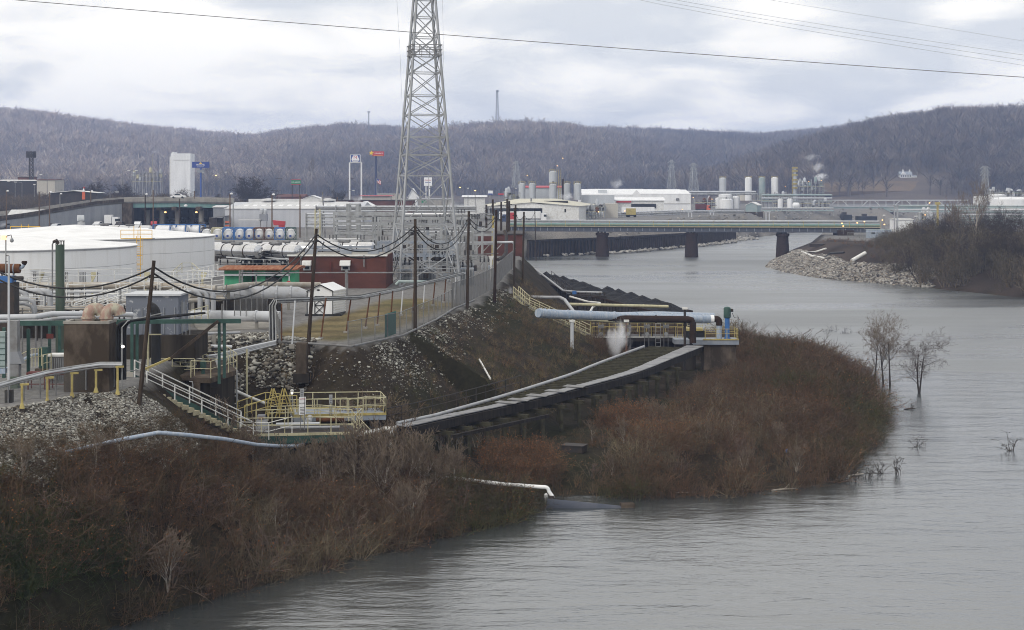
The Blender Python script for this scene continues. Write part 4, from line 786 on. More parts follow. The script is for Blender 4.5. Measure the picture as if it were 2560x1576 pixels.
for px,py,Y,m,r,w in((1566,800,156,'rust',.10,'rusty brown standpipe with white cap'),(1430,850,153,'pipew',.17,'white stub column holding up the riveted main'),(1712,850,158,'darks',.12,'black post beside the rusty intake pipe')):
    a=P(px,795,Y); g=tz(a.x,a.y); t=thing('pipe_support',w,'support',(a.x,a.y,g)); MB().cyl((a.x,a.y,g-.3),(a.x,a.y,a.z-.3 if px!=1712 else 8.0),r).out('post',M[m],t); MB().box((a.x,a.y,a.z-.4 if px!=1712 else 8),(.5,.4,.2)).out('head',M['whitew'],t)
# yellow railed gallery behind
t=thing('pump_gallery','dark steel gallery with yellow handrails behind the steam','gallery',P(1600,850,169)); zg=4.3; GL,GR=P(1480,0,169).x,P(1725,0,169).x
MB().box(((GL+GR)/2,170.5,zg-.5),(GR-GL,3.4,.45)).out('deck',M['darks'],t); MB().box(((GL+GR)/2,171.6,1.0),(GR-GL-1,.5,2.8)).out('wall',M['concd'],t)
for k in range(9): x=GL+.4+(GR-GL-.8)*k/8; MB().bar((x,169.2,.8),(x,169.2,zg+1.9),.12).out('column',M['darks'],t)
for zz_ in(2.0,3.1): MB().bar((GL,169.1,zz_),(GR,169.1,zz_),.1).out('girt',M['darks'],t)
MB().bar((GL,168.8,zg-.05),(GR,168.8,zg-.05),.1,.1).out('edge_strip',M['whitew'],t)
railing('yellow handrail along the front of the pump gallery',[(GL,168.9,zg),(GR-.3,168.9,zg)],M['yellow'],sp=1.2,r=.03)
railing('yellow handrail along the back of the pump gallery',[(GL,172.1,zg+.2),(GR-.3,172.1,zg+.2)],M['yellow'],sp=1.0,r=.03,h=1.3,mids=(.33,.66))
for px,w in((1700,'right end'),(1545,'near the steam'),(1645,'in the middle')):
    p=P(px,0,168.6); p.z=zg; t=thing('fixed_ladder',f'yellow ladder on the pump gallery {w}','ladder',p)
    for sx in(-.25,.25): MB().bar(p+V((sx,0,-1.6)),p+V((sx,0,2.1)),.05).out('rail',M['yellow' if px!=1645 else 'galv'],t)
    for k in range(9): MB().bar(p+V((-.25,0,-1.4+k*.4)),p+V((.25,0,-1.4+k*.4)),.035).out('rung',M['yellow' if px!=1645 else 'galv'],t)
pipe('yellow pipe slung along the front of the pump gallery',[P(1445,798,166),P(1520,803,167),P(1768,805,168),P(1772,810,168)],.17,M['cream'],flr=2)
for px,w in((1502,'left end'),(1617,'centre'),(1665,'right of centre'),(1570,'behind the standpipe')):
    p=P(px,842,168.7); t=thing('grey_valve_rack',f'grey valve stand on the pump gallery, {w}','valve stand',at(p,zg))
    q=at(p,zg)
    for sx in(-.22,.22): MB().bar(q+V((sx,0,-1.5)),q+V((sx,0,1.5)),.06).out('upright',M['galvd'],t)
    MB().box(q+V((0,-.05,.9)),(.6,.3,.35)).out('valve_body',M['galvd'],t); MB().cyl(q+V((0,-.25,.3)),q+V((0,-.18,.3)),.22,n=10).out('hand_wheel',M['galv'],t)
t=thing('pump_shed_frame','yellow railed upper landing above the dark pump at the gallery end','landing',P(1735,830,165)); p=P(1735,826,165)
MB().box(p,(1.7,1.8,.25)).out('deck',M['yellow'],t); MB().box(p-UP*1.1,(2.0,1.6,1.1)).out('pump_casing',M['dark'],t)
for sx in(-.8,0,.8): MB().bar(p+V((sx,-.9,0)),p+V((sx,-.9,1.1)),.05).out('post',M['cream'],t)
for zz_ in(.55,1.1): MB().bar(p+V((-.8,-.9,zz_)),p+V((.8,-.9,zz_)),.05).out('rail',M['cream'],t)
# stairs and pipes on the far slope
def bankstair(label,a,b,m,n):
    t=thing('bank_stair',label,'stairs',a); d=(b-a)/n; s_=V((-d.y,d.x,0)).normalized()*.45
    for k in range(n): p=a+d*(k+.5); MB().box(p-UP*.05,(.9,.35,.06),math.atan2(s_.y,s_.x)).out('tread',M['galvd'],t)
    for e in(-1,1): MB().bar(a+s_*e,b+s_*e,.08,.2).out('stringer',M[m],t); MB().tube([a+s_*e+UP,b+s_*e+UP],.035,6).out('hand_rail',M[m],t); MB().tube([a+s_*e+UP*.5,b+s_*e+UP*.5],.03,6).out('mid_rail',M[m],t); [MB().cyl(a.lerp(b,k/6)+s_*e,a.lerp(b,k/6)+s_*e+UP,.035,n=6).out('post',M[m],t) for k in range(7)]
bankstair('yellow railed stair going down the slope behind the blue main',P(1290,740,172),P(1318,765,171),'cream',8)
bankstair('yellow railed stair running under the blue main to the gallery',P(1318,768,171),P(1470,838,167),'cream',24)
bankstair('dark railed stair descending to the coal barge mooring',P(1372,694,262),P(1425,735,250),'darks',14)
pipe('pale pipe running down the far bank to the barge mooring',[P(1325,665,262),P(1360,690,250),P(1408,727,238),P(1440,730,234),P(1505,732,232)],.15,M['pipeg'],flr=3)
pipe('bent white pipe crossing the slope above the blue main',[P(1328,743,190),P(1370,744,188),P(1400,744,186),P(1412,750,184),P(1436,782,176)],.19,M['pipeg'],flr=3)
pipe('yellow pipe boom reaching toward the coal barge',[P(1420,761,196),P(1670,767,200)],.19,M['cream'],flr=2,bands=2)
pipe('white hose bend below the mooring',[P(1425,742,222),P(1470,755,214),P(1500,758,211),P(1482,768,207),P(1474,782,203)],.14,M['whitew'],flr=2)
# coal barges
for (a,b_,w) in((V((21.2,210,0)),V((13.2,247,0)),'nearer'),(V((12.9,248.5,0)),V((4.8,288,0)),'farther')):
    d=(b_-a).normalized(); n_=V((-d.y,d.x,0)); L=(b_-a).length
    t=thing('coal_barge',f'long black river barge heaped with coal moored at the bank, {w} one','barge',a)
    hull=[a-n_*2.6,b_-n_*2.6,b_+n_*2.6,a+n_*2.6]
    MB().prism([(p.x,p.y,-.5) for p in hull],(0,0,4.1)).out('hull',M['darks'],t)
    q=MB()
    for k in range(int(L/1.6)): q.box(V((a+d*(.8+k*1.6)+n_*2.63)[:2]+(.1,)),(.12,.1,3.4),math.atan2(d.y,d.x))
    q.out('side_ribs',M['timber'],t)
    for e in(-2.6,2.6): MB().bar(V((a+n_*e)[:2]+(3.7,)),V((b_+n_*e)[:2]+(3.7,)),.18,.3).out('coaming',M['rustd'],t)
    vs=[];f=[];NA,NB=44,9
    for i in range(NA):
        for j in range(NB):
            p=a+d*(L*i/(NA-1)*.98+.3)+n_*(-2.45+4.9*j/(NB-1)); h=3.7+(1.1*(1-abs(j-4)/4)**.8)*(.75+.35*math.sin(i*.9)+.3*random.random())*min(1,i/3,(NA-1-i)/3); vs.append((p.x,p.y,h))
    for i in range(NA-1):
        for j in range(NB-1): k=i*NB+j; f.append((k,k+NB,k+NB+1,k+1))
    q=MB(); q.v=vs; q.f=f; q.out('coal_heap',M['coal'],t)
t=thing('mooring_frame','dark steel mooring frame with a blue pump beside the barge','mooring frame',P(1470,755,226)); 
for k in range(8): p=P(1428+k*12,748,226); MB().bar(V((p.x,226,1)),V((p.x,226,5.2)),.14).out('pile',M['darks'],t)
MB().bar(P(1425,738,226),P(1515,742,226),.3).out('beam',M['darks'],t); MB().cyl(P(1436,736,225),P(1436,728,225),.3).out('blue_pump',M['blue'],t)
# debris on the bank
tag(MB().bar(hit(1198,910)+UP*.3,hit(1226,958)+UP*.3,.10).out('white_plank',M['whitew']),'thin white plank lying on the dark bank','plank')
for px,py in((1520,912),(1540,935)): p=hit(px,py); tag(MB().box(p,(1.2,.5,.3),.6).box(p+V((.5,.3,.1)),(.8,.4,.3),1.0).out('broken_slab',M['greens']),'mossy broken slab on the bank below the steam'+(', lower one' if py>920 else ', upper one'),'slab')
for px,py,m,l in((1365,1258,'white','small white float at the mouth of the inlet'),(1320,1196,'white','white bottle caught in brush left of the inlet'),(1967,1142,'blue','small bright blue plastic scrap hanging in the brush')):
    p=hit(px,py); tag(MB().lathe(p+UP*.2,[(.05,0),(.13,.06),(.13,.2),(.05,.28)],8).out('litter_bottle',M[m]),l,'litter')

# drift timber along the water's edge
for k,(px,py,L_,a) in enumerate(((1700,1236,2.2,.2),(1850,1232,2.8,-.1),(1960,1226,1.8,.35),(2080,1208,2.4,.1),(2140,1190,1.6,.7),(1640,1240,1.4,-.4),(1330,1262,1.2,.1),(2275,1024,1.1,.2))):
    p=G(px,py,0); d=V((math.cos(a),math.sin(a)*.6,0)); q=MB().tube([p-d*L_/2+UP*.02,p+UP*.08,p+d*L_/2+UP*.10],[.05,.07,.03],6).tube([p+UP*.05,p+d*.4+UP*.35+V((0,.2,0))],[.03,.012],5)
    tag(q.out('driftwood',M['wood'] if k%2 else M['barkp']),('dark ' if k%2 else 'pale ')+'drift branch at the water edge, '+['under the leafy brush of the point','longest, below the middle of the point','right of the longest','near the front tip of the point','at the turn of the tip','left end of the point front','in the cove by the sunken pipe','below the forked tree'][k],'driftwood')
# ---------------------------------------------------------------- tank farm, buildings, substation, tower
def storage_tank(label,px,Y,Rr,zr,za):
    c=XY(px,Y); t=thing('storage_tank',label,'tank',c); MB().lathe(c-UP*.1,[(Rr,0),(Rr,zr-8.9)],96).out('shell',M['tankw'],t,True)
    MB().lathe((c.x,c.y,0),[(Rr+.12,zr-.02),(Rr+.12,zr+.05),(Rr*.5,(zr+za)/2+.12),(.4,za)],96).out('roof',M['white'],t,True)
    [MB().lathe((c.x,c.y,0),[(Rr+.006,9+h_),(Rr+.012,9.02+h_),(Rr+.006,9.04+h_)],96).out('plate_seam',M['pipeg'],t) for h_ in(1.7,3.4)]
    MB().lathe((c.x,c.y,0),[(Rr+.05,zr-.16),(Rr+.05,zr-.04)],96).out('rim_angle',M['pipeg'],t,True); return t
tk1=storage_tank('broad white storage tank with yellow ladder, farther and larger of the two',190,195,16.6,14.15,15.5)
tk2=storage_tank('broad white storage tank in front, cut by the left frame edge',-20,160,14.1,14.2,15.35)
c=XY(203,195); zt=15.45; q=MB().cyl((c.x,c.y,zt),(c.x,c.y,zt+.35),.45).cyl((c.x,c.y,zt+.35),(c.x,c.y,zt+.55),.28); q.out('vent_neck',M['pipeg'],tk1); MB().cyl((c.x-.4,c.y-.2,zt+.85),(c.x+.3,c.y+.1,zt+.85),.38,n=16).out('vent_cowl',M['silo'],tk1,True)
Yt=178.6; zt=P(0,597,Yt).z
for px0,px1 in((302,380),):
    q=MB(); a,b=P(px0,597,Yt).x,P(px1,597,Yt).x
    for z_ in(0,.5,.95): q.bar((a,Yt,zt+z_),(b,Yt,zt+z_),.07)
    for x in(a,a+(b-a)*.42,a+(b-a)*.55,a+(b-a)*.62,b): q.bar((x,Yt,zt),(x,Yt,zt+.95+(.45 if a<x<a+(b-a)*.7 and x!=a+(b-a)*.55 else 0)),.06)
    q.out('gauge_platform_rail',M['amber'],tk1); MB().box(((a+b)/2,Yt+.8,zt-.05),(b-a,1.5,.06)).out('gauge_platform',M['galvd'],tk1)
q=MB()
for px in(342,352): x=P(px,0,178).x; q.bar((x,177.9,P(0,692,178).z),(x,177.9,zt+.3),.055)
for k in range(22): q.bar((P(342,0,178).x,177.9,zt-.1-k*.19),(P(352,0,178).x,177.9,zt-.1-k*.19),.03)
x=P(357.5,0,178).x; q.bar((x,177.6,P(0,663,178).z),(x,177.6,zt),.04)
for py in(617,639,662): q.bar((P(342,0,178).x,177.8,P(0,py,178).z),(x,177.6,P(0,py,178).z),.06)
q.out('ladder',M['amber'],tk1)
a,b=P(26,0,206).x,P(100,0,206).x; q=MB(); z0=P(0,577,206).z
for z_ in(.0,.52): q.bar((a,206,z0+z_),(b,206,z0+z_),.07)
for x in(a,(a+b)/2-.5,(a+b)/2+.4,b): q.bar((x,206,z0-.2),(x,206,z0+.55+(.25 if a<x<b else 0)),.06)
q.out('far_platform_rail',M['amber'],tk1)
def house(name,label,cat,px0,px1,Y,pye,pyr,wall,roof,depth=8,zb=9,ridge='x',inset=0,over=.3,hip=0,group=None):
    """gabled building: px extents at distance Y, eave and ridge rows"""
    x0,x1=XY(px0,Y).x,XY(px1,Y).x; ze=P(0,pye,Y).z; zr=P(0,pyr,Y+depth/2).z if ridge=='x' else P(0,pyr,Y).z
    t=thing(name,label,cat,((x0+x1)/2,Y+depth/2,zb),group)
    if ridge=='x':
        ym=Y+depth/2; MB().prism([(x0,Y,zb-.2),(x0,Y+depth,zb-.2),(x0,Y+depth,ze),(x0,ym,zr-.08),(x0,Y,ze)],(x1-x0,0,0)).out('wall',wall,t)
        o=over; d=(zr-ze)/(depth/2)*o
        MB().prism([(x0-o+0,Y-o,ze-d+.03),(x0-o,Y-o,ze-d+.2),(x0-o+hip,ym,zr+.15),(x0-o+hip,ym,zr)],(0,0,0)) 
        q=MB()
        for s_,yy_ in((1,Y-o),(-1,Y+depth+o)): q.quad((x0-o,yy_,ze-d+.06),(x1+o,yy_,ze-d+.06),(x1+o-hip,ym,zr+.06),(x0-o+hip,ym,zr+.06)).quad((x0-o,yy_,ze-d-.12),(x1+o,yy_,ze-d-.12),(x1+o,yy_,ze-d+.06),(x0-o,yy_,ze-d+.06))
        for x in((x0-o,x0-o+hip),(x1+o,x1+o-hip)): q.quad((x[0],Y-o,ze-d+.06),(x[1],ym,zr+.06),(x[0],Y+depth+o,ze-d+.06))
        q.out('roof',roof,t)
    else:
        xm=(x0+x1)/2; MB().prism([(x0,Y,zb-.2),(x1,Y,zb-.2),(x1,Y,ze),(xm,Y,zr-.05),(x0,Y,ze)],(0,depth,0)).out('wall',wall,t)
        q=MB(); o=over; d=(zr-ze)/((x1-x0)/2)*o
        for s_,xx_ in((-1,x0-o),(1,x1+o)): q.prism([(xx_,Y-o,ze-d+.02),(xx_,Y-o,ze-d+.2),(xm,Y-o,zr+.2),(xm,Y-o,zr+.02)],(0,depth+2*o,0))
        q.out('roof',roof,t)
    return t
def panel(t,name,m,px0,px1,py0,py1,Y,th=.1): return MB().box((P((px0+px1)/2,0,Y).x,Y-th/2+.0,P(0,py1,Y).z),(P(px1,0,Y).x-P(px0,0,Y).x,th,P(0,py0,Y).z-P(0,py1,Y).z)).out(name,m,t)
# red brick building and green shed
t=thing('brick_building','long red brick building with white parapet behind the green shed','building',XY(850,175))
x0,x1=P(722,0,175).x,P(965,0,175).x; ztop=P(0,641,175).z
MB().box(((x0+x1)/2,180,8.8),(x1-x0,10,ztop-8.8)).out('wall',M['brick'],t); MB().box(((x0+x1)/2,180,ztop-.02),(x1-x0-.2,9.8,.06)).out('roof_deck',M['concl'],t); MB().box(((x0+x1)/2,174.95,ztop),(x1-x0+.3,.35,.17)).out('coping',M['whitew'],t)
for a,b in((757,779),(851,877)):
    q=MB().prism([P(a,650,174.9),P(b,650,174.9),P(b,650,174.9)-UP*.0+V((0,.1,0))],(0,0,-.01)) if False else None
    xa,xb=P(a,0,175).x,P(b,0,175).x; zt_=P(0,651,175).z
    MB().prism([(xa,174.95,zt_),(xa,174.2,zt_-.12),(xa,174.1,zt_-.55),(xa,174.95,zt_-.55)],(xb-xa,0,0)).out('awning',M['whitew'],t); MB().box(((xa+xb)/2,174.9,zt_-1.1),((xb-xa)*.85,.25,.6)).out('vent_box',M['pipeg'],t); MB().box(((xa+xb)/2,174.75,zt_-.95),((xb-xa)*.5,.1,.25)).out('louvre',M['glass'],t)
for px in(752,910): MB().box((P(px,0,174.8).x,174.8,P(0,668,175).z),(.12,.12,1.3)).out('down_pipe',M['galvd'],t)
MB().box((P(826,0,174.8).x,174.8,P(0,690,175).z),(.12,.1,1.6)).out('fire_main',M['redd'],t)
for px in(772,860,930): MB().box((P(px,0,176).x,178,ztop+.16),(1.2,1.2,.45)).out('roof_unit',M['blueg'],t)
t=thing('green_shed','bright green open shed with rusty corrugated roof','shed',XY(647,167))
x0,x1=P(558,0,167).x,P(736,0,167).x; ze=P(0,674,167).z; zr=P(0,663,170).z
MB().box(((x0+x1)/2,170.6,8.9),(x1-x0,.3,ze-8.9)).out('back_wall',M['greenw'],t)
for x,w in((x0+.1,1.9),(x1-.65,1.3),((x0+x1)/2+.2,.9)): MB().box((x+(w/2 if x<x0+1 else 0),167.2,8.9),(w,.18,ze-8.9)).out('front_panel',M['greenw'],t)
MB().box((x1-.05,169,8.9),(.16,3.4,ze-8.9)).out('side_wall',M['greenw'],t)
MB().prism([(x0-.5,166.2,ze-.05),(x0-.5,166.2,ze+.06),(x0-.2,169.4,zr),(x0-.2,171.2,ze+.2),(x0-.2,171.2,ze)],(x1-x0+.8,0,0)).out('roof',M['rustroof'],t)
MB().bar((x0,166.7,ze-.55),(x1-.4,166.7,ze-.55),.12,.2).out('front_beam',M['pipew'],t)
for px in(641,723): x=P(px,0,166.7).x; MB().bar((x,166.7,9),(x,166.7,ze-.5),.12).out('front_post',M['pipew'],t)
for px in(572,600,632): MB().bar((P(px,0,167.8).x,167.8,9),(P(px,0,167.8).x,167.8,ze),.2).out('pipe_stack',M['darks'],t)
MB().box((P(678,0,169).x,169.5,9),(1.2,1,1.5)).out('motor_cabinet',M['grey'],t); MB().box((P(722,0,166.5).x,166.4,P(0,711,166).z),(.35,.12,.32)).out('fire_alarm_box',M['red'],t)
# white garden shed
t=thing('storage_shed','small white gabled storage shed with black trim and crossed door','shed',G(808,790)); Y=137.5
x0,x1,xr=P(768,0,Y).x,P(832,0,Y).x,P(850,0,Y+3).x; zb,ze,zr=9.15,P(0,729,Y).z,P(0,714,Y).z; xm=(x0+x1)/2; dv=V((.75,3.2,0))
MB().prism([(x0,Y,zb),(x1,Y,zb),(x1,Y,ze),(xm,Y,zr),(x0,Y,ze)],dv).out('wall',M['white'],t)
for a,b in(((x0-.06,Y-.08,ze-.03),(xm,Y-.08,zr+.04)),((x1+.06,Y-.08,ze-.03),(xm,Y-.08,zr+.04))): MB().prism([a,b,(b[0],b[1],b[2]+.09),(a[0],a[1],a[2]+.09)],dv*1.03).out('roof',M['white'],t); MB().bar((a[0],Y-.1,a[2]+.03),(b[0],Y-.1,b[2]+.03),.08).out('gable_trim',M['dark'],t)
for k in range(9): MB().bar((x1+.03,Y+.1,zb+.1+k*.22),(x1+.03+dv.x,Y+3.1,zb+.1+k*.22),.03,.1).out('siding_board',M['whitew'],t)
dx0,dx1,dz=P(787,0,Y).x,P(810,0,Y).x,P(0,742,Y).z
q=MB().bar((dx0,Y-.04,zb),(dx0,Y-.04,dz),.06).bar((dx1,Y-.04,zb),(dx1,Y-.04,dz),.06).bar((dx0,Y-.04,dz),(dx1,Y-.04,dz),.10); zm=(zb+dz)/2
q.bar((dx0,Y-.045,zm),(dx1,Y-.045,zm),.05)
for a,b in((zb,zm),(zm,dz)): q.bar((dx0,Y-.05,a),(dx1,Y-.05,b),.05); q.bar((dx0,Y-.055,b),(dx1,Y-.055,a),.05)
q.out('door_trim',M['dark'],t); MB().bar((x0,Y-.03,zb),(x0,Y-.03,ze),.07).out('corner_trim',M['dark'],t); MB().bar((x1,Y-.03,zb),(x1,Y-.03,ze),.07).out('corner_trim',M['dark'],t)
MB().prism([(xm-.15+.15*math.cos(a)*1,Y-.03,ze+.12+.07*math.sin(a)) for a in np.linspace(0,6.28,12)[:-1]],(0,.03,0)).out('gable_badge',M['dark'],t); MB().box((xm+.3,Y+1.6,8.95),(x1-x0+.9,3.6,.2)).out('base',M['dark'],t)
# lattice transmission tower
def lattice(label,c,levels,hw,m=M['galv'],leg=.2,br=.1,rot=0,arms=(),name='lattice_tower',cat='pylon',legs=None,sub=True,group=None):
    """levels: z list; hw(z) half width"""
    t=thing(name,label,cat,c,group); ca,sa=math.cos(rot),math.sin(rot)
    def cn(k,z):
        h=hw(z); x,y=((-1,-1),(1,-1),(1,1),(-1,1))[k%4]; return V((c[0]+(x*ca-y*sa)*h,c[1]+(x*sa+y*ca)*h,z))
    for k in range(4): MB().bar(cn(k,levels[0]),cn(k,levels[-1]),leg).out('leg',m,t)
    for a,b in zip(levels[:-1],levels[1:]):
        for k in range(4):
            q=MB(); p0,p1,q0,q1=cn(k,a),cn(k+1,a),cn(k,b),cn(k+1,b)
            q.bar(p0,q1,br); q.bar(p1,q0,br); q.bar(q0,q1,br)
            if sub and b-a>3.2:
                x_=(p0+q1+p1+q0)/4
                q.bar(p0.lerp(q0,.5),x_,br*.7); q.bar(p1.lerp(q1,.5),x_,br*.7); q.bar(p0.lerp(q0,.25),p0.lerp(q1,.25),br*.6); q.bar(p1.lerp(q1,.25),p1.lerp(q0,.25),br*.6); q.bar(q0.lerp(q1,.5),x_,br*.6)
            q.out('bracing',m,t)
    for z_,L in arms:
        q=MB()
        for s_ in(-1,1):
            for k in((1,2) if s_>0 else (0,3)): q.bar(cn(k,z_),V((c[0]+s_*L*ca,c[1]+s_*L*sa,z_)),br); q.bar(cn(k,z_+1.6),V((c[0]+s_*L*ca,c[1]+s_*L*sa,z_)),br)
        q.out('cross_arm',m,t)
    return t
TY=183.; zz=lambda py: CH-(py-HZ)/FP*TY
lv=[8.9,zz(625),zz(560),zz(440),zz(388),zz(343),zz(288),zz(240),zz(183),zz(140),zz(95),zz(45),zz(0),zz(-60),zz(-120)]
def hwt(z):
    u=(z-9)/(zz(0)-9); return (3.47*(1-u)+.92*u) if u<1.05 else max(.4,.92-(u-1.05)*2)
TC=(P(1061,0,TY).x,TY,9)
t=lattice('tall galvanised lattice transmission tower rising out of frame above the substation',TC,lv,hwt,M['tower'],leg=.21,br=.095,rot=R(13),arms=((zz(-60),4.5),))
zp=zz(140); h_=hwt(zp)+.3; q=MB()
for k in range(4):
    a=[(-1,-1),(1,-1),(1,1),(-1,1)][k]; b=[(-1,-1),(1,-1),(1,1),(-1,1)][(k+1)%4]
    rt=lambda p,z: V((TC[0]+(p[0]*math.cos(R(13))-p[1]*math.sin(R(13)))*h_,TC[1]+(p[0]*math.sin(R(13))+p[1]*math.cos(R(13)))*h_,z))
    for z_ in(0,.6,1.15): q.bar(rt(a,zp+z_),rt(b,zp+z_),.09)
    for u in(0,.25,.5,.75): q.bar(rt(a,zp).lerp(rt(b,zp),u),rt(a,zp+1.15).lerp(rt(b,zp+1.15),u),.07)
q.out('work_platform',M['galvd'],t)
# substation gantries
def insul(t,p,n=3,h=.7,m='dark'):
    q=MB()
    for k in range(5): q.cyl(p-UP*(h*k/5),p-UP*(h*(k+.7)/5),.12,.07,8)
    q.out('insulator',M[m],t)
def gantry(label,px0,px1,Y,levels,cols,m='galv',ins=(),depth=4,w=.26,braces=True):
    t=thing('steel_gantry',label,'gantry',XY((px0+px1)/2,Y))
    for j,(py,ww) in enumerate(levels):
        z=P(0,py,Y).z
        for dy in(0,depth): MB().bar((P(px0,0,Y).x,Y+dy,z),(P(px1,0,Y).x,Y+dy,z),w*.6,ww).out('beam',M[m],t)
    zt_=P(0,min(l[0] for l in levels),Y).z
    for px in cols:
        x=P(px,0,Y).x
        for dy in(0,depth): MB().bar((x,Y+dy,8.9),(x,Y+dy,zt_+.15),w,w).out('column',M[m],t)
        for py,ww in levels: z=P(0,py,Y).z; MB().bar((x,Y,z),(x,Y+depth,z),w*.6,ww*.8).out('cross_beam',M[m],t)
        if braces:
            z=P(0,levels[-1][0],Y).z; MB().bar((x,Y-.05,z-1.2),(x+1.1,Y-.05,z),.12).out('knee_brace',M[m],t)
    for px,py in ins: insul(t,P(px,py,Y-.2))
    return t
gantry('pale steel gantry with dark conveyor beam left of the lattice tower',833,1008,250,((535,.5),(548,.3),(560,.35),(583,.35)),(835,932,1006))
gantry('pale steel gantry seen through the upper legs of the lattice tower',944,1152,225,((547,.32),(566,.22),(606,.28)),(946,1002,1042,1102,1150),ins=[(p,550) for p in(1053,1060,1067,1082,1088,1094,1118,1122,1150,1166)]+[(p,592) for p in(948,955,961,969)])
gantry('blue grey steel gantry in front of the brick building end',944,1136,197,((607,.24),(640,.26)),(946,965,1060,1128),'blueg',ins=[(p,612) for p in(1050,1078,1106)]+[(p,578) for p in(1040,1046,1090)])
gantry('pale steel gantry right of the lattice tower toward the rusty pole',1148,1236,215,((575,.3),(588,.3),(610,.24)),(1150,1182,1205,1234),ins=[(1158,552),(1176,552),(1190,560)])
gantry('low pale steel gantry behind the brick building roof',770,950,205,((618,.2),(626,.16)),(775,872,945),'blueg',depth=2)
gantry('small pale portal frame on the racks behind the trailers',868,895,262,((512,.25),(540,.3)),(869,894),w=.4)
rng_g=random.Random(5)
for k,(px0,px1,Y,py,n) in enumerate(((945,1060,232,556,4),(1000,1165,208,590,5),(950,1100,203,628,4),(1060,1190,240,548,4),(1100,1215,200,640,4),(960,1150,188,655,5),(836,940,240,600,4),(1120,1230,250,535,4))):
    t=thing('bus_structure','pale tubular bus frame with dark insulators in the substation, '+['upper left','upper middle','middle left','upper right','lower right','lowest','far left beside the trailers','farthest right'][k],'bus frame',XY((px0+px1)/2,Y)); zt_=P(0,py,Y).z
    for j in range(3): MB().bar((P(px0,0,Y).x,Y+j*.8,zt_-j*.25),(P(px1,0,Y).x,Y+j*.8,zt_-j*.25),.12).out('bus_bar',M['galv'],t)
    for j in range(n):
        x=P(px0+(px1-px0)*j/(n-1),0,Y).x; MB().bar((x,Y+.8,9),(x,Y+.8,zt_),.2).out('column',M['galv' if j%2 else 'galvd'],t); MB().bar((x-.8,Y+.8,zt_-1.4),(x,Y+.8,zt_-.2),.09).out('brace',M['galvd'],t)
        for q_ in range(3): insul(t,V((x-.7+q_*.5,Y-.1,zt_-.1 if (j+k)%2 else zt_+.75)),h=.7)
        MB().box((x+.5,Y+.3,zt_-1.9),(.5,.4,.7)).out('switch_box',M['blueg' if j%2 else 'darks'],t)
for px,Y,lab,wd in((1168,182,'finned grey power transformer right of the lattice tower',1.5),(1068,190,'grey power transformer under the lattice tower',2.0),(1012,187,'blue grey switch cabinet group left under the lattice tower',1.6),(1135,196,'finned transformer partly behind the tower leg',1.1)):
    p=XY(px,Y); t=thing('transformer',lab,'transformer',p); MB().box(p,(wd,1.4,1.9 if wd<1.6 else 1.5)).out('tank',M['blueg'],t)
    for k in range(int(wd/.16)): MB().box(p+V((-wd/2+.1+k*.16,-.95,.2)),(.06,.45,1.6 if wd<1.6 else 1.2)).out('cooling_fin',M['galv'],t)
    for k in range(3): insul(t,p+V((-wd/3+k*wd/3,0,2.75)),h=.8)
    MB().cyl(p+V((-wd/2,.2,2.2)),p+V((wd/2,.2,2.2)),.2,n=10).out('conservator',M['grey'],t,True)
for k,px in enumerate((990,1035,1090,1105,1120)):
    p=XY(px,201+k%2*3); t=thing('circuit_breaker',f'dark circuit breaker on a steel stand in the substation, number order {["leftmost","second from left","middle","second from right","rightmost"][k]}'.replace('number order ',''),'breaker',p)
    for s_ in(-.5,.5): MB().bar(p+V((s_,0,0)),p+V((s_,0,1.6)),.12).out('stand',M['galv'],t)
    MB().box(p+V((0,0,1.6)),(1.3,.7,.7)).out('housing',M['darks'],t)
    for s_ in(-.4,0,.4): insul(t,p+V((s_,0,3.2)),h=.9)
pipe('white pipe running level then down right of the rusty pole',[P(1140,608,216),P(1275,606,216)]+bend(P(1279,612,216),.35,math.pi/2,0,XX,UP,5)+[P(1284,690,216)],.16,M['pipew'])
pipe('dark bent duct beside the second brick building',[P(1262,578,235),P(1266,590,234),P(1265,632,232),P(1258,642,230),P(1245,650,228)],.25,M['darks'])
t=thing('yellow_gin_pole','yellow lattice post with small cage behind the rusty pole','post',XY(1231,228)); MB().bar(XY(1231,228),P(1233,540,228),.32).out('post',M['yellow'],t); q=MB()
for a in(1213,1232):
    for z_ in(540,550): q.bar(P(a,540,228),P(a,552,228),.09); q.bar(P(1213,z_,228),P(1234,z_,228),.09)
q.out('cage',M['yellow'],t)
t=thing('y_post','white Y shaped post in front of the second brick building','post',XY(1228,190)); MB().cyl(XY(1228,190),P(1228,650,190),.12).out('post',M['whitew'],t); MB().prism([P(1221,640,190),P(1235,640,190),P(1230,652,190),P(1226,652,190)],(0,.2,0)).out('head',M['whitew'],t); MB().bar(P(1180,637,190),P(1246,634,190),.14).out('tray',M['galvd'],t)
t=thing('brick_annex','low red brick annex at the river end of the substation','building',XY(1250,262)); x0,x1=P(1188,0,258).x,P(1306,0,258).x; MB().box(((x0+x1)/2,268,8.8),(x1-x0,18,P(0,588,258).z-8.8)).out('wall',M['brick'],t); MB().box(((x0+x1)/2,268,P(0,588,258).z),(x1-x0+.3,18.3,.2)).out('coping',M['darks'],t)
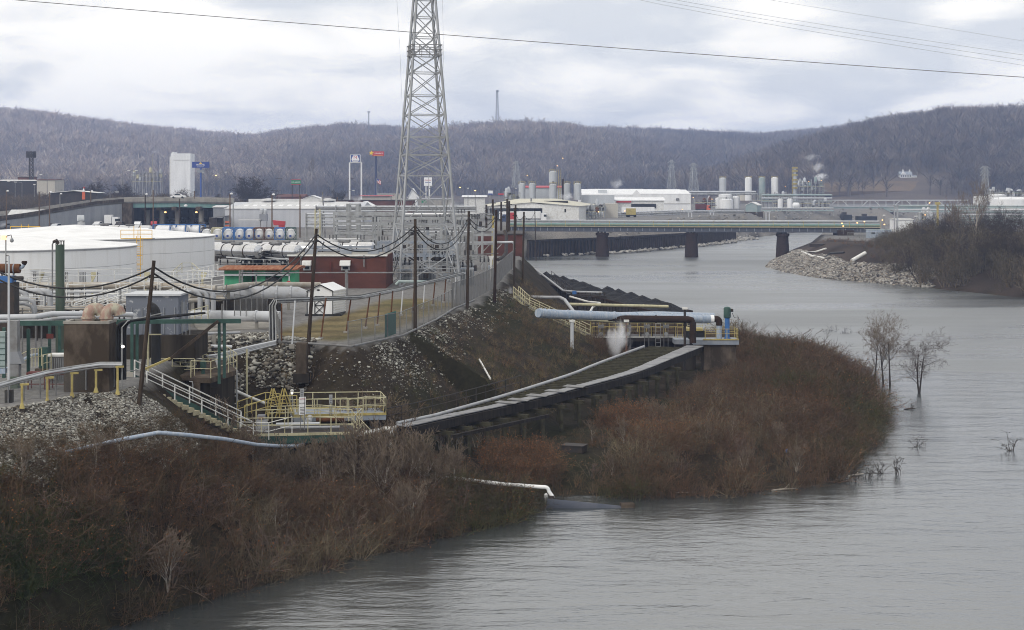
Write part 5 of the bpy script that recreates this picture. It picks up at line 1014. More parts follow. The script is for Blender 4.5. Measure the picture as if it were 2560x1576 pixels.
# pipe racks across the back
def rack(label,px0,px1,Y,py,rows=3,dy=4,r=.14,m=('pipew','pipeg','pipew'),sp=8,Y1=None,zb=9,post='galv',py1=None,name='pipe_rack'):
    Y1=Y1 or Y; py1=py1 or py; a,b=P(px0,py,Y),P(px1,py1,Y1); t=thing(name,label,'pipe rack',(a.x,a.y,zb)); n=max(2,int((b-a).length/sp))
    d=(b-a).normalized(); nn_=V((-d.y,d.x,0))
    for j in range(rows):
        dz=dy*j*Y/FP
        for e in(0,1.1): MB().cyl(a-UP*dz+nn_*e,b-UP*dz+nn_*e,r*(1 if (j+e)%2 else .7),n=7).out('pipe',M[m[j%len(m)]],t)
    for k in range(n+1):
        p=a.lerp(b,k/n); q=MB()
        for e in(-.2,1.3): q.bar(V((p.x,p.y,zb))+nn_*e,p+UP*.25+nn_*e,.16)
        for j in range(rows): dz=dy*j*Y/FP+r; q.bar(p-UP*dz-nn_*.2,p-UP*dz+nn_*1.3,.12)
        q.out('frame',M[post],t)
    return t
rack('long pale pipe rack with dark windows behind the trailers',790,1190,330,517,3,5,.2,('pipew','galvd','pipew'),4)
rack('pale pipe rack just above the substation gantries',835,1200,285,536,3,5,.18,('white','galvd','pipew'),5)
rack('pale pipe rack behind the substation at mid height',840,1180,270,566,4,7,.14,('pipew','galv'),6)
rack('low pipe rack along the substation front',600,1130,158,683,1,6,.045,('galvd',),9,post='galvd')
rack('pale pipe rack left of the substation with cream tower',765,842,268,536,5,8,.14,('pipew','galv'),5)
t=thing('access_tower','cream scaffold tower beside the leaning yard pole','tower',XY(793,262))
for sx in(-.4,.4):
    for sy in(0,.9): MB().bar(XY(793,262)+V((sx,sy,0)),P(793,524,262)+V((sx,sy,0)),.1).out('leg',M['cream'],t)
for k in range(8): z=9+k*.95; MB().bar((XY(793,262).x-.4,262,z),(XY(793,262).x+.4,262,z+.9),.07).out('brace',M['cream'],t)
pipe('pale green pipe in front of the tower base',[P(990,712,165),P(997,704,165),P(1090,706,166)],.16,M['tealp'],bands=2)
# road tankers
def tanker(label,p,rz,L=9.5,r=1.0):
    t=thing('tank_trailer',label,'trailer',p,'tank trailers'); zc=2.0
    q=MB(); pr=[(-L/2-.25,.25),(-L/2-.2,.7),(-L/2,r*.96),(-L/2+.4,r),(L/2-.4,r),(L/2,r*.96),(L/2+.2,.7),(L/2+.25,.25)]
    MB().tube([p+V((x,0,zc)) for x,_ in pr],[a for _,a in pr],24).out('barrel',M['stain'],t,True)
    for x in(-L*.25,0,L*.25): MB().cyl(p+V((x-.08,0,zc)),p+V((x+.08,0,zc)),r+.03,n=24).out('band',M['darks'],t)
    MB().box(p+V((0,0,zc+r-.02)),(1.8,.7,.28)).out('hatch_box',M['galvd'],t); MB().box(p+V((0,0,.85)),(L*.95,.8,.25)).out('chassis',M['darks'],t)
    MB().bar(p+V((-L*.1,-1.15,1.15)),p+V((L*.48,-1.15,1.0)),.08,.16).out('side_rail',M['pipew'],t)
    for x in(L*.28,L*.42):
        for s_ in(-.95,.95):
            w=MB().cyl(p+V((x,s_-.15,.5)),p+V((x,s_+.15,.5)),.5,n=16).out('wheel',M['tyre'],t); MB().cyl(p+V((x,s_*1.02-.16,.5)),p+V((x,s_*1.02+.16,.5)),.2,n=10).out('rim',M['galv'],w)
    MB().tube([p+V((L*.18,-1,.6))]+[p+V((L*.35+.95*math.cos(a),-1,.55+.55*math.sin(a))) for a in np.linspace(math.pi,0,9)],.07,6).out('mudguard',M['pipew'],t)
    for s_ in(-.7,.7): MB().bar(p+V((-L*.3,s_,0)),p+V((-L*.3,s_,1)),.14).out('landing_leg',M['darks'],t)
    MB().box(p+V((-L*.38,-.9,.45)),(.7,.3,.7)).out('tool_box',M['darks'],t); MB().box(p+V((L/2+.24,0,zc-.1)),(.02,.5,.4)).out('rear_placard',M['signwhite'],t)
    t.rotation_euler=(0,0,rz); return t
tp=G(592,663); k0=tanker('shiny stainless tank trailer nearest the big white tank',V((tp.x,tp.y,9)),R(-38),9)
dup(k0,G(690,664),'shiny stainless tank trailer parked in front of the brick building',R(-38))
for k,(px,py) in enumerate(((570,657),(640,657),(710,657),(775,656),(860,655))): dup(k0,G(px,py),f'polished tank trailer in the second row, {["leftmost","second from left","middle","second from right","rightmost"][k]}',R(-12))
for k,(px,py) in enumerate(((262,598),(325,599))): dup(k0,G(px,py),f'far tank trailer showing above the white tank roof, {["left","right"][k]} one',R(-6))
p=G(838,652); t=thing('box_trailer','white box trailer marked 703 behind the sagging cables','trailer',p); MB().box(p+UP*1.0,(7.4,2.4,2.3)).out('body',M['white'],t); MB().box(p+UP*.6,(7.2,2.0,.4)).out('chassis',M['darks'],t)
for x in(1.8,2.9): MB().cyl(p+V((x,-1.1,.5)),p+V((x,-.8,.5)),.5,n=14).out('wheel',M['tyre'],t)
text('703',.62,(p.x-1.9,p.y-1.23,p.z+2.75),M['signblue'],t)
# tank containers
def isotank(label,p,frame,rz=0):
    t=thing('tank_container',label,'container',p,'tank containers in the yard'); L,w,h=2.9,2.2,2.45
    MB().tube([p+V((0,y,h/2)) for y in(-2.3,-2.2,-2,2,2.2,2.3)],[.3,.8,1.02,1.02,.8,.3],18).out('vessel',M['white'],t,True)
    for y in(-2.6,2.6):
        q=MB()
        for sx in(-1,1): q.bar(p+V((sx*w/2,y,0)),p+V((sx*w/2,y,h)),.17); q.bar(p+V((sx*w/2,y,h*.5+.75*sx*0)),p+V((sx*.55,y,h-.1)),.08); q.bar(p+V((sx*w/2,y,h*.5)),p+V((sx*.55,y,.1)),.08)
        q.bar(p+V((-w/2,y,0)),p+V((w/2,y,0)),.17); q.bar(p+V((-w/2,y,h)),p+V((w/2,y,h)),.17); q.out('end_frame',M[frame],t)
    for sx in(-1,1): MB().bar(p+V((sx*w/2,-2.6,.08)),p+V((sx*w/2,2.6,.08)),.14).out('side_rail',M[frame],t); MB().bar(p+V((sx*w/2,-2.6,h)),p+V((sx*w/2,2.6,h)),.1).out('top_rail',M[frame],t)
    MB().box(p+V((-.1,-2.36,.6)),(.45,.04,.4)).out('placard',M['signblue'],t); t.rotation_euler=(0,0,rz); return t
ib=None; proto={}
for k,(px,fr) in enumerate(((517,'darks'),(544,'cream'),(571,'blue'),(600,'blue'),(624,'blue'),(648,'rust'),(673,'rust'),(700,'blue'),(727,'green'))):
    p=G(px,599); lab=f'white tank container in a {dict(darks="black",cream="cream",blue="blue",rust="rust red",green="green")[fr]} frame, {["first","second","third","fourth","fifth","sixth","seventh","eighth","last"][k]} from the left in the front row'
    if fr in proto: dup(proto[fr],p,lab,R(8))
    else: proto[fr]=isotank(lab,p,fr,R(8))
for k,px in enumerate((412,450,485)): dup(proto['blue'],G(px,588),f'blue framed tank container in the back row, {["left","middle","right"][k]} one',R(60))
# yard light poles
for k,(px,top,base,m,lamp) in enumerate(((16,478,577,'woodb',1),(98,480,572,'woodb',0),(124,480,572,'woodb',1),(150,485,568,'galvd',1),(227,478,565,'woodb',1),(363,486,578,'rustd',1),(383,475,578,'woodb',0),(449,497,588,'wood',2),(575,485,594,'woodb',1),(583,497,594,'galv',0),(680,487,595,'woodb',1),(750,488,595,'woodb',0),(813,480,595,'galvd',0),(843,493,545,'woodb',0),(486,478,550,'woodb',3))):
    p=G(px,base) if base>560 else XY(px,480); tz_=P(px,top,p.y); t=thing('yard_pole',f'{dict(woodb="brown wooden",galvd="grey",galv="pale grey",rustd="dark rusty",wood="black wooden")[m]} yard pole '+(['at the far left edge','left of the grey barn end','at the right end of the grey barn','thin one before the ramp wall','before the middle of the ramp wall','before the first bridge pier','tall one beside the dark rusty pole','with street lamp before the bridge','left of the long warehouse front','beside the brown pole at the warehouse corner','before the warehouse dust collector','before the right half of the warehouse','leaning, right of the warehouse middle','distant one above the warehouse roof','with crossarm before the overpass'][k]),'pole',p,'poles in the yard')
    MB().cyl(p,tz_+V((-.6 if k==12 else 0,0,0)),.17,.13,7).out('pole',M[m],t)
    if lamp==1: MB().lathe(tz_+V((.35,-.1,-.15)),[(.05,0),(.34,.05),(.3,.3),(.1,.4)],10).out('lamp_head',M['white'],t)
    if lamp==2: MB().tube([tz_-UP*2.0,tz_-UP*1.6+V((1.2,-.3,0))],.05,5).out('arm',M['galv'],t); MB().lathe(tz_+V((1.5,-.3,-1.9)),[(.05,0),(.4,.1),(.4,.4),(.1,.55)],10).out('lamp_head',M['white'],t)
    if lamp==3: MB().bar(tz_+V((-.9,0,-.3)),tz_+V((.9,0,-.3)),.14).out('cross_arm',M['wood'],t)
# ---------------------------------------------------------------- beyond the yard
# elevated road
pxn=[-60,60,170,240,310]; pyn=[556,541,523,511,505]; Yn=[425,435,446,455,463]
N_=[P(a,b,c) for a,b,c in zip(pxn,pyn,Yn)]+[P(450,503.5,468),P(585,507,472)]
Fr=[P(a,b,c) for a,b,c in zip([-60,60,170,240,310,450,585],[527,512,502,497.5,496,496,499.5],[505,512,520,528,535,540,540])]
for a,b in zip(N_,Fr): b.z=a.z
t=thing('overpass','grey concrete road ramp with green girder bridge crossing behind the yard','overpass',(-60,470,9))
for k in range(6):
    MB().prism([N_[k],N_[k+1],Fr[k+1],Fr[k]],(0,0,-.5)).out('deck',M['asphalt'],t)
    MB().prism([N_[k]-UP*.45,N_[k+1]-UP*.45,N_[k+1]+UP*.85,N_[k]+UP*.85],(0,.4,0)).out('parapet',M['conc'] if k<4 else M['concl'],t)
    MB().prism([Fr[k],Fr[k+1],Fr[k+1]+UP*.95,Fr[k]+UP*.95],(0,.4,0)).out('parapet',M['concl'],t)
    m_=[(N_[j]+Fr[j])/2 for j in(k,k+1)]; MB().prism([m_[0],m_[1],m_[1]+UP*.8,m_[0]+UP*.8],(0,.5,0)).out('median',M['concl'],t)
for k in range(4): MB().prism([V((N_[k].x,N_[k].y+.15,8.8)),V((N_[k+1].x,N_[k+1].y+.15,8.8)),N_[k+1]+V((0,.15,-.5)),N_[k]+V((0,.15,-.5))],(0,.6,0)).out('retaining_wall',M['grey'],t)
for k in(4,5):
    for o in(.3,18,36,54): MB().prism([N_[k]+V((0,o,-1.75)),N_[k+1]+V((0,o,-1.75)),N_[k+1]+V((0,o,-.45)),N_[k]+V((0,o,-.45))],(0,.5,0)).out('girder',M['teal'] if o<1 else M['green'],t)
MB().box((N_[4].x+.8,464,8.8),(3.2,3,N_[4].z-9.2)).out('abutment',M['conc'],t)
for px in(365,401,440,500,548):
    x=P(px,0,470).x
    for o in(2,24,46): MB().cyl((x,470+o,8.8),(x,470+o,13.6),.8,n=12).out('column',M['concl'],t)
    MB().box((x,494,13.4),(1.4,54,1.1)).out('pier_cap',M['conc'],t)
MB().box((P(590,0,500).x,505,8.8),(3,70,5.5)).out('abutment',M['conc'],t)
for px,w in((413.5,'left'),(491,'right')): p=P(px,533,466); l=thing('underpass_lamp',f'glowing lamp under the green girder bridge, {w} one','lamp',p); MB().lathe(p,[(.1,0),(.32,.1),(.32,.35),(.1,.45)],10).out('lamp_globe',M['lamp'],l); MB().cyl(p+UP*.4,V((p.x,p.y,14.0)),.04).out('hanger',M['darks'],l)
t_=bpy.data.objects['overpass']; MB().prism([V((Fr[4].x,Fr[4].y+1,8.8)),V((Fr[6].x+8,Fr[6].y+1,8.8)),Fr[6]+V((8,1,-.6)),Fr[4]+V((0,1,-.6))],(0,.6,0)).out('added_shade_wall',M['concd'],t_)  # dark wall added to block light from behind and darken the underpass
# buildings near the yard
house('grey_barn','grey metal barn with pale gabled roof below the road ramp','barn',20,100,440,543,525,M['grey'],M['roofl'],9,ridge='x',over=.5)
wh=house('warehouse','long pale grey warehouse with ribbed metal roof behind the tank containers','warehouse',562,905,446,522,505,M['greyl'],M['roofl'],34,ridge='x',hip=6,over=.2)
for k in range(14): a=P(600+k*22,0,446).x; MB().prism([(a,452,P(0,521,446).z+.55),(a+1.2,452,P(0,521,446).z+.55),(a+1.2,455,P(0,521,446).z+.85),(a,455,P(0,521,446).z+.85)],(0,0,.06)).out('skylight',M['white'],wh)
for px in(672,820): MB().lathe((P(px,0,463).x,463,P(0,505,463).z-.3),[(1.0,0),(1.0,.5),(2.1,.6),(2.1,1.0),(.6,1.3)],14).out('roof_vent',M['roofl'],wh)
MB().box((P(726,0,462).x,466,P(0,505,463).z-.1),(25,3,.9)).out('ridge_monitor',M['roofl'],wh)
panel(wh,'lean_to_roof',M['roofl'],600,655,549,551,443,3); 
house('warehouse_annex','small grey annex at the left end of the long warehouse','building',533,562,452,518,514,M['grey'],M['roofl'],12,ridge='x')
t=thing('carport','open dark carport beside the warehouse annex','carport',XY(540,440)); q=MB().prism([P(523,545,438),P(560,540,438),P(560,541.5,438),P(523,546.5,438)],(0,8,0)); q.out('roof',M['galvd'],t)
for px in(524,540,558): MB().bar(XY(px,438.5),P(px,543,438.5),.25).out('post',M['darks'],t)
MB().box(XY(541,445.5),(3.6,.3,2.6)).out('back_wall',M['darks'],t)
t=thing('dust_collector','grey dust collector with cyclones against the warehouse front','machine',XY(659,441)); MB().box(XY(659,442)+UP*1.8,(2.1,1.6,2.0)).out('bin',M['grey'],t)
for sx,zz_ in((-.5,3.8),(.5,3.6)): MB().lathe(XY(659,441.5)+V((sx,0,zz_)),[(.3,0),(.55,.5),(.55,1.2),(.2,1.6)],12).out('cyclone',M['silo'],t,True)
for sx in(-.9,.9): MB().bar(XY(659,441)+V((sx,0,0)),XY(659,441)+V((sx,0,1.9)),.2).out('leg',M['galvd'],t)
t=thing('dumpster','bright red skip standing before the warehouse','skip',XY(697,439)); p=XY(697,430); MB().prism([p+V((-1.4,0,.9)),p+V((1.6,0,.9)),p+V((1.6,0,2.0)),p+V((-1.7,0,2.3))],(0,1.6,0)).out('bin',M['red'],t); MB().box(p+V((.7,.8,0)),(1.6,1.4,.9)).out('base',M['red'],t)
t=thing('container_rack','orange brown slatted crate at the warehouse corner','crate',XY(570,435)); 
for k in range(4): MB().box(XY(570,433)+V((0,0,.1+k*.5)),(1.4,1.2,.3)).out('board',M['orange'] if k%2 else M['wood'],t)
house('brick_store','long low brown brick store with dark flat roof beyond the warehouse','store',706,1030,600,501,500.5,M['brickd'],M['darks'],20,ridge='x',over=.3)
house('gable_house','small white gabled house just above the pipe racks','house',893,928,560,514,505,M['greyl'],M['white'],12,ridge='y',over=.6)
house('white_house','steep white gabled house behind the lattice tower','house',1021,1042,720,491,472,M['white'],M['white'],10,ridge='y',over=.5)
house('station_canopy','flat store with red fascia left of the burger sign','store',905,975,720,490,489,M['tan'],M['red'],12,ridge='x',over=1)
house('rust_store','pinkish brown store behind the green sign','store',690,760,760,492,486,M['brickd'],M['brickd'],18,ridge='x')
house('diner','white roofed diner left of the two legged sign','store',760,800,700,497,490,M['whitew'],M['white'],10,ridge='y')
house('flat_store','cream flat roofed store right of the burger sign','store',940,1000,760,486,485,M['tan'],M['tan'],16,ridge='x')
house('mall','long pale flat building right of the tall tower base','store',1045,1130,690,497,496,M['concl'],M['pipeg'],16,ridge='x')
house('far_shop','white canopy building between tower and silos','store',1160,1212,700,492,489,M['whitew'],M['white'],12,ridge='x',over=1)
house('gable_shelter','open gabled shelter with red fascia behind the road ramp','shelter',126,242,545,483,478,M['darks'],M['whitew'],8,ridge='y',zb=13,over=.6)
p=P(209,499,535); t=thing('roadside_figure','orange roadside figure with white head and small flag','figure',p); MB().box(p,(.9,.5,2.6)).out('body',M['orange'],t); MB().lathe(p+UP*2.6,[(.5,0),(.35,.5),(.05,1.1)],10).out('head',M['white'],t); MB().box(p+V((.1,0,3.7)),(.6,.05,.5)).out('pennant',M['signred'],t); MB().cyl(p+UP*3.6,p+UP*4.5,.04).out('mast',M['galv'],t)
house('left_hall','pale roofed hall beyond the ramp at far left','hall',-10,92,690,452,450,M['darks'],M['whitew'],20,ridge='x',zb=12)
house('left_block','brown flat block right of the pale hall','building',92,137,680,450,449,M['tan'],M['brickd'],14,ridge='x',zb=12)
house('roof_block','dark block standing on top of the pale hall','building',45,75,700,443,442,M['brickd'],M['darks'],10,ridge='x',zb=12)
# tall white silo block
t=thing('silo_block','tall windowless white silo block on the left horizon','building',XY(450,900)); x0,x1=P(427,0,900).x,P(476,0,900).x; MB().box(((x0+x1)/2,906,9),(x1-x0,12,P(0,384,900).z-9)).out('wall',M['white'],t); MB().box((x0-.1,905,9),(1.6,8,P(0,392,900).z-9)).out('stair_tower',M['whitew'],t); MB().box((x0+.8,906,P(0,384,900).z),(1.0,10,.9)).out('parapet_upstand',M['white'],t); MB().box(((x0+x1)/2+.6,899.93,P(0,401,900).z),(x1-x0-1.4,.12,.15)).out('joint_band',M['concl'],t)
for px,top,m,w in((381,386,'concl','pale concrete chimney with a wisp of smoke'),(395,387,'navy','thin dark chimney beside the pale one')): p=XY(px,880); tag(MB().cyl(p,P(px,top,880),.42 if m=='concl' else .2,.3 if m=='concl' else .2,12).out('chimney',M[m]),w,'chimney')
def plant(label,px0,px1,Y,py0,py1,n,seed,mats=('silo','pipew','cream','galv'),zb=9):
    rd=random.Random(seed); t=thing('process_plant',label,'plant',XY((px0+px1)/2,Y)); z0=P(0,py1,Y).z; z1=P(0,py0,Y).z
    for k in range(4): z=z0+(z1-z0)*(k+.5)/4.5; MB().box((P((px0+px1)/2,0,Y).x,Y+2,z),((P(px1,0,Y).x-P(px0,0,Y).x),4,.18)).out('floor_grating',M['galvd' if k%2 else 'cream'],t)
    nn_=max(3,int((px1-px0)/9))
    for k in range(nn_+1): x=P(px0+(px1-px0)*k/nn_,0,Y).x; MB().bar((x,Y,zb),(x,Y,z1-(k%3)*.7),.28).out('column',M['galv'],t); MB().bar((x,Y+4,zb),(x,Y+4,z1-(k%3)*.5),.28).out('column',M['galv'],t)
    for k in range(n):
        x=P(rd.uniform(px0,px1),0,Y).x; zz_=rd.uniform(z0,z1-1); m=M[rd.choice(mats)]
        if rd.random()<.5: MB().lathe((x,Y+rd.uniform(.3,3),zz_),[(.5,0),(.75,.2),(.75,1.4+rd.random()),(.3,1.9+rd.random())],10).out('vessel',m,t,True)
        else: MB().cyl((x,Y-.1+rd.random(),zz_),(x+rd.uniform(-3,3),Y-.1+rd.random(),zz_+rd.choice((0,0,.8))),.16,n=6).out('pipe',m,t)
    return t
plant('white pipes and vessels left of the white silo block',330,402,860,427,458,16,3)
# roadside signs
def pylon_sign(label,px0,px1,py0,py1,Y,posts,base,m,pm,pw=.5):
    t=thing('roadside_sign',label,'sign',XY((px0+px1)/2,Y)); x0,x1=P(px0,0,Y).x,P(px1,0,Y).x; MB().box(((x0+x1)/2,Y,P(0,py1,Y).z),(x1-x0,.8,P(0,py0,Y).z-P(0,py1,Y).z)).out('board',M[m],t)
    for px in posts: x=P(px,0,Y).x; MB().cyl((x,Y,9),(x,Y,P(0,py1,Y).z+(.1 if pm!='white' else -.05)),pw,n=10).out('post',M[pm],t)
    return t
Y=700; t=pylon_sign('blue rounded hotel sign on a tall blue pole beside the white silo block',480.5,523.5,405,420,Y,(502,),533,'signblue','bluepost',.42); cx=P(502,0,Y).x
MB().box((cx,Y-.1,P(0,432,Y).z),(3.1,.6,P(0,425,Y).z-P(0,432,Y).z)).out('price_panel',M['grey'],t)
text('MICROTEL',1.0,(cx,Y-.42,P(0,412.5,Y).z),M['signwhite'],t,ext=.02,sx=.8); text('BY WYNDHAM',.42,(cx,Y-.42,P(0,417.8,Y).z),M['signwhite'],t,ext=.02)
MB().prism([(cx-.7,Y-.42,P(0,410.3,Y).z),(cx+.7,Y-.42,P(0,410.3,Y).z),(cx+.35,Y-.42,P(0,407.4,Y).z),(cx,Y-.42,P(0,406.2,Y).z),(cx-.35,Y-.42,P(0,407.4,Y).z)],(0,.03,0)).out('sunrise_mark',M['signyellow'],t)
Y=750; t=pylon_sign('square blue and white fuel sign with red M on two white legs',876,901,387,406.5,Y,(874,903.5),533,'signwhite','white',.36); cx=P(888.5,0,Y).x; zc=P(0,396.5,Y).z
MB().box((cx,Y-.41,zc-1.6),(4.2,.04,3.2)).out('blue_field',M['signblue'],t); MB().prism([(cx+a,Y-.46,zc+b) for a,b in((-1.85,-.5),(-1.3,-1.5),(1.3,-1.5),(1.85,-.5),(1.0,1.4),(-1.0,1.4))],(0,.03,0)).out('white_hexagon',M['signwhite'],t)
text('M',2.0,(cx,Y-.5,zc+.35),M['signred'],t,ext=.02,sx=1.15); text('MARATHON',.42,(cx,Y-.5,zc-1.0),M['signblue'],t,ext=.02)
MB().bar(P(873,407,Y),P(904.5,407,Y),.2).out('cross_bar',M['whitew'],t)
Y=748; t=pylon_sign('red burger restaurant sign with yellow star on a tall navy pole',930,960,379,391,Y,(940,),533,'signred','navy',.45); cx=P(946,0,Y).x; zc=P(0,384.5,Y).z
MB().cyl((P(940,0,Y).x,Y,9),(P(940,0,Y).x,Y,P(0,433,Y).z),.62,n=12).out('lower_post',M['navy'],t)
sx_,sz_=P(928.5,0,Y).x,P(0,383,Y).z
for r_,m_,o in((1.5,'navy',0),(1.3,'signyellow',.04)): MB().prism([(sx_+r_*(1 if k%2==0 else .42)*math.sin(k*math.pi/5+.15),Y-.45-o,sz_+r_*(1 if k%2==0 else .42)*math.cos(k*math.pi/5+.15)) for k in range(10)],(0,.03,0)).out('star',M[m_],t)
text("Hardee's",1.25,(cx+.1,Y-.42,zc+.15),M['signwhite'],t,ext=.02,shear=.3,sx=.85); MB().box((cx,Y-.42,zc-.85),(4,.03,.14)).out('underline',M['signyellow'],t)
p=P(938.5,440,747); t=thing('flag','striped red white and blue flag flying beside the navy sign pole','flag',p); q0=P(943,447,747)
MB().cyl(V((q0.x-.15,747,9)),V((q0.x-.15,747,q0.z+.3)),.06).out('flagpole',M['white'],t)
for k in range(7): 
    z=q0.z-k*.27
    for j in range(5): MB().prism([(q0.x+j*.36,747+.12*math.sin(j*1.3),z-j*.22),(q0.x+(j+1)*.36,747+.12*math.sin(j*1.3+1.3),z-(j+1)*.22),(q0.x+(j+1)*.36,747+.12*math.sin(j*1.3+1.3),z-.27-(j+1)*.22),(q0.x+j*.36,747+.12*math.sin(j*1.3),z-.27-j*.22)],(0,.03,0)).out('stripe' if not(k<3 and j<2) else 'canton',M['signblue'] if k<3 and j<2 else M['signred' if k%2==0 else 'signwhite'],t)
Y=735; t=pylon_sign('white fuel sign with red lettering seen through the tower legs',1060,1080,444,465,Y,(1065,1074),533,'signwhite','white',.22); cx=P(1070,0,Y).x
text('EXXON',.95,(cx,Y-.42,P(0,451.5,Y).z),M['signred'],t,ext=.02,sx=.9); MB().box((cx,Y-.42,P(0,457,Y).z),(2.5,.03,.3)).out('blue_bar',M['signblue'],t)
Y=690; t=pylon_sign('green restaurant sign with white lettering on two dark posts',728.5,752,450.5,461.5,Y,(730.5,748.5),533,'signgreen','darks',.16); cx=P(740,0,Y).x
for py in(450,461.5): MB().box((cx,Y-.1,P(0,py,Y).z-.1),(4.2,.9,.25)).out('red_trim',M['signred'],t)
text('LOS AGAVES',.72,(cx,Y-.42,P(0,456,Y).z),M['signwhite'],t,ext=.02,sx=.9)
t=pylon_sign('small green road sign low behind the pipe racks',1054,1066,500,507.5,650,(1056,1064),533,'signgreen','galv',.12)
t=pylon_sign('white and blue shop sign on a post left of the silos',1220,1232,477,487,690,(1225,),533,'signwhite','galv',.2); MB().box((P(1226,0,690).x,689.5,P(0,487,690).z),(1.9,.1,.5)).out('blue_panel',M['signblue'],t)
t=pylon_sign('red roof sign of the filling station left of the silos',1245,1263,484,488,700,(1248,1260),533,'signred','galv',.12)
# street lamps and poles far off
for k,(px,top,base,Y,arm) in enumerate(((38,455,503,620,1),(55,457,505,620,1),(86,463,500,600,0),(118,438,486,640,1),(306,428,494,640,-1),(325,428,494,640,-1),(275,482,495,560,-1),(540,440,497,700,0),(551,432,497,720,-1),(507,433,480,760,0),(697,445,500,700,2),(686,475,500,690,2),(700,485,505,660,2),(877,444,498,760,2),(870,478,497,700,-1),(1150,470,505,690,0),(1170,472,505,690,0),(1188,478,503,690,0),(1105,470,500,690,0),(1290,472,500,680,0),(2210,540,560,520,0))):
    p=P(px,base,Y); t=thing('street_lamp' if arm!=2 else 'power_pole',('distant thin lamp post ' if arm!=2 else 'distant power pole with crossarm ')+['at far left with curved arm','second from the left edge','with twin heads above the ramp','beside the pale hall','left of the plant pipes','right beside the former','low one on the bridge parapet','lit amber right of the blue hotel sign','tall with arm near the hotel sign','white one behind the hotel sign','left of the green restaurant sign','low one behind the warehouse roof','lower still at the warehouse roof vent','between the legs of the fuel sign','curved one left of the fuel sign','right of the tower base, first','right of the tower base, second','right of the tower base, third','seen through the tower leg','left of the silo cluster','on the river bank right of the bridge'][k],'lamp post' if arm!=2 else 'pole',p,'distant lamp posts and poles')
    tp=P(px,top,Y); MB().cyl(p-UP*3,tp,.16,.1,6).out('post',M['galvd'] if k not in(7,) else M['navy'],t)
    if arm in(1,-1): MB().tube([tp,tp+V((-arm*1.4,0,.25)),tp+V((-arm*2.3,0,.2))],.09,5).out('arm',M['galvd'],t); MB().box(tp+V((-arm*2.5,0,.1)),(1.1,.4,.25)).out('lamp_head',M['whitew'],t)
    elif arm==0: MB().box(tp,(.7,.5,.35)).out('lamp_head',M['lamp'] if k in(7,15,17) else M['whitew'],t)
    else: MB().bar(tp+V((-1.4,0,-.4)),tp+V((1.4,0,-.4)),.2).out('cross_arm',M['wood'],t)
# masts and pylons
def mast(label,px,top,base,Y,h0,h1,n,m='darks',leg=.3,br=.16,head=False,arms=(),name='radio_mast',zb=None):
    p=P(px,base,Y); tp=P(px,top,Y); c=(p.x,Y,p.z); H=tp.z-p.z; lv=[p.z+H*k/n for k in range(n+1)]
    t=lattice(label,c,lv,lambda z:h0+(h1-h0)*(z-p.z)/H,M[m],leg,br,R(20),[(p.z+H*a,l) for a,l in arms],name,'mast' if name=='radio_mast' else 'pylon',sub=False)
    if head:
        for k in range(5): a=k*1.256; MB().box((p.x+1.8*math.cos(a),Y+1.8*math.sin(a),tp.z-2.6),(.7,.4,2.8)).out('antenna',M[m],t)
        MB().bar((p.x-1.9,Y,tp.z-1),(p.x+1.9,Y,tp.z-1),.25).out('head_frame',M[m],t)
    return t
mast('dark square lattice mast with antenna head at left',78,380,465,700,.85,.75,9,'darks',.32,.22,True)
mast('thin guyed mast on the ridge left of the big tower',922,278,390,2300,.6,.4,10,'galvd',.3,.2,True)
mast('slim antenna mast on the wooded hill right of the big tower',1243,226,335,2330,2.4,.9,10,'galvd',.35,.2,True)
for px,top,base,Y,l in((1291,403,470,1100,'left of the silo cluster'),(1679,400,478,1150,'faint, behind the white warehouse roof'),(1734,408,478,1050,'behind the right end of the white warehouse'),(2463,417,478,800,'at the far right before the hill')):
    mast('steel power pylon '+l,px,top,base,Y,2.6 if px!=2463 else 1.4,.6,7,'galv',.34,.2,False,((.62,3.2),(.76,2.8),(.9,3.2)),'power_pylon')
# silo group
def silo(t,px,w,top,bot,Y,m='silo',dome=True,leg=True):
    x=P(px,0,Y).x; r=w/2*Y/FP; z1=P(0,top,Y).z; z0=P(0,bot,Y).z
    MB().lathe((x,Y+r,0),[(r,z0),(r,z1),(r*.55 if dome else r,z1+(r*(.3 if w<30 else .1) if dome else .1)),(.05,z1+(r*(.38 if w<30 else .13) if dome else .12))],20).out('shell',M[m],t,True)
def vessel(label,px,w,top,bot,Y,m='silo',cap=None,group=None):
    t=thing('silo',label,'silo',XY(px,Y),group); silo(t,px,w,top,bot,Y,m)
    r=w/2*Y/FP; x=P(px,0,Y).x; z1=P(0,top,Y).z
    q=MB()
    for k in range(10):
        a=k*.628; q.bar((x+r*math.cos(a),Y+r+r*math.sin(a),z1),(x+r*math.cos(a),Y+r+r*math.sin(a),z1+1),.1)
    q.tube([V((x+r*math.cos(a),Y+r+r*math.sin(a),z1+1)) for a in np.linspace(0,6.28,14)],.07,5); q.out('top_railing',M[cap or 'yellow'],t); MB().bar((x+r*.9,Y-.1,z1-8),(x+r*.9,Y-.1,z1+.5),.22).out('ladder',M['galvd'],t); MB().lathe((x,Y+r,z1+r*(.3 if w<30 else .1)),[(.35,0),(.35,1.1)],8).out('vent',M['galvd'],t)
    return t
for px,w,top,bot,l in((1305,17,461,500,'leftmost'),(1331,18,461,500,'second from left'),(1383,19,463,505,'lower middle, under the tall one'),(1418,17,461,500,'second from right'),(1444,19,461,500,'rightmost')): vessel(f'grey yellow railed silo of the middle cluster, {l}',px,w,top,bot,655,group='silos of the middle cluster')
vessel('highest grey silo, raised above the middle cluster',1383,21,431,459,657)
house('silo_house','grey process hall with red roof between the silos','building',1312,1420,664,469,465,M['silo'],M['red'],10,ridge='x',over=.4)
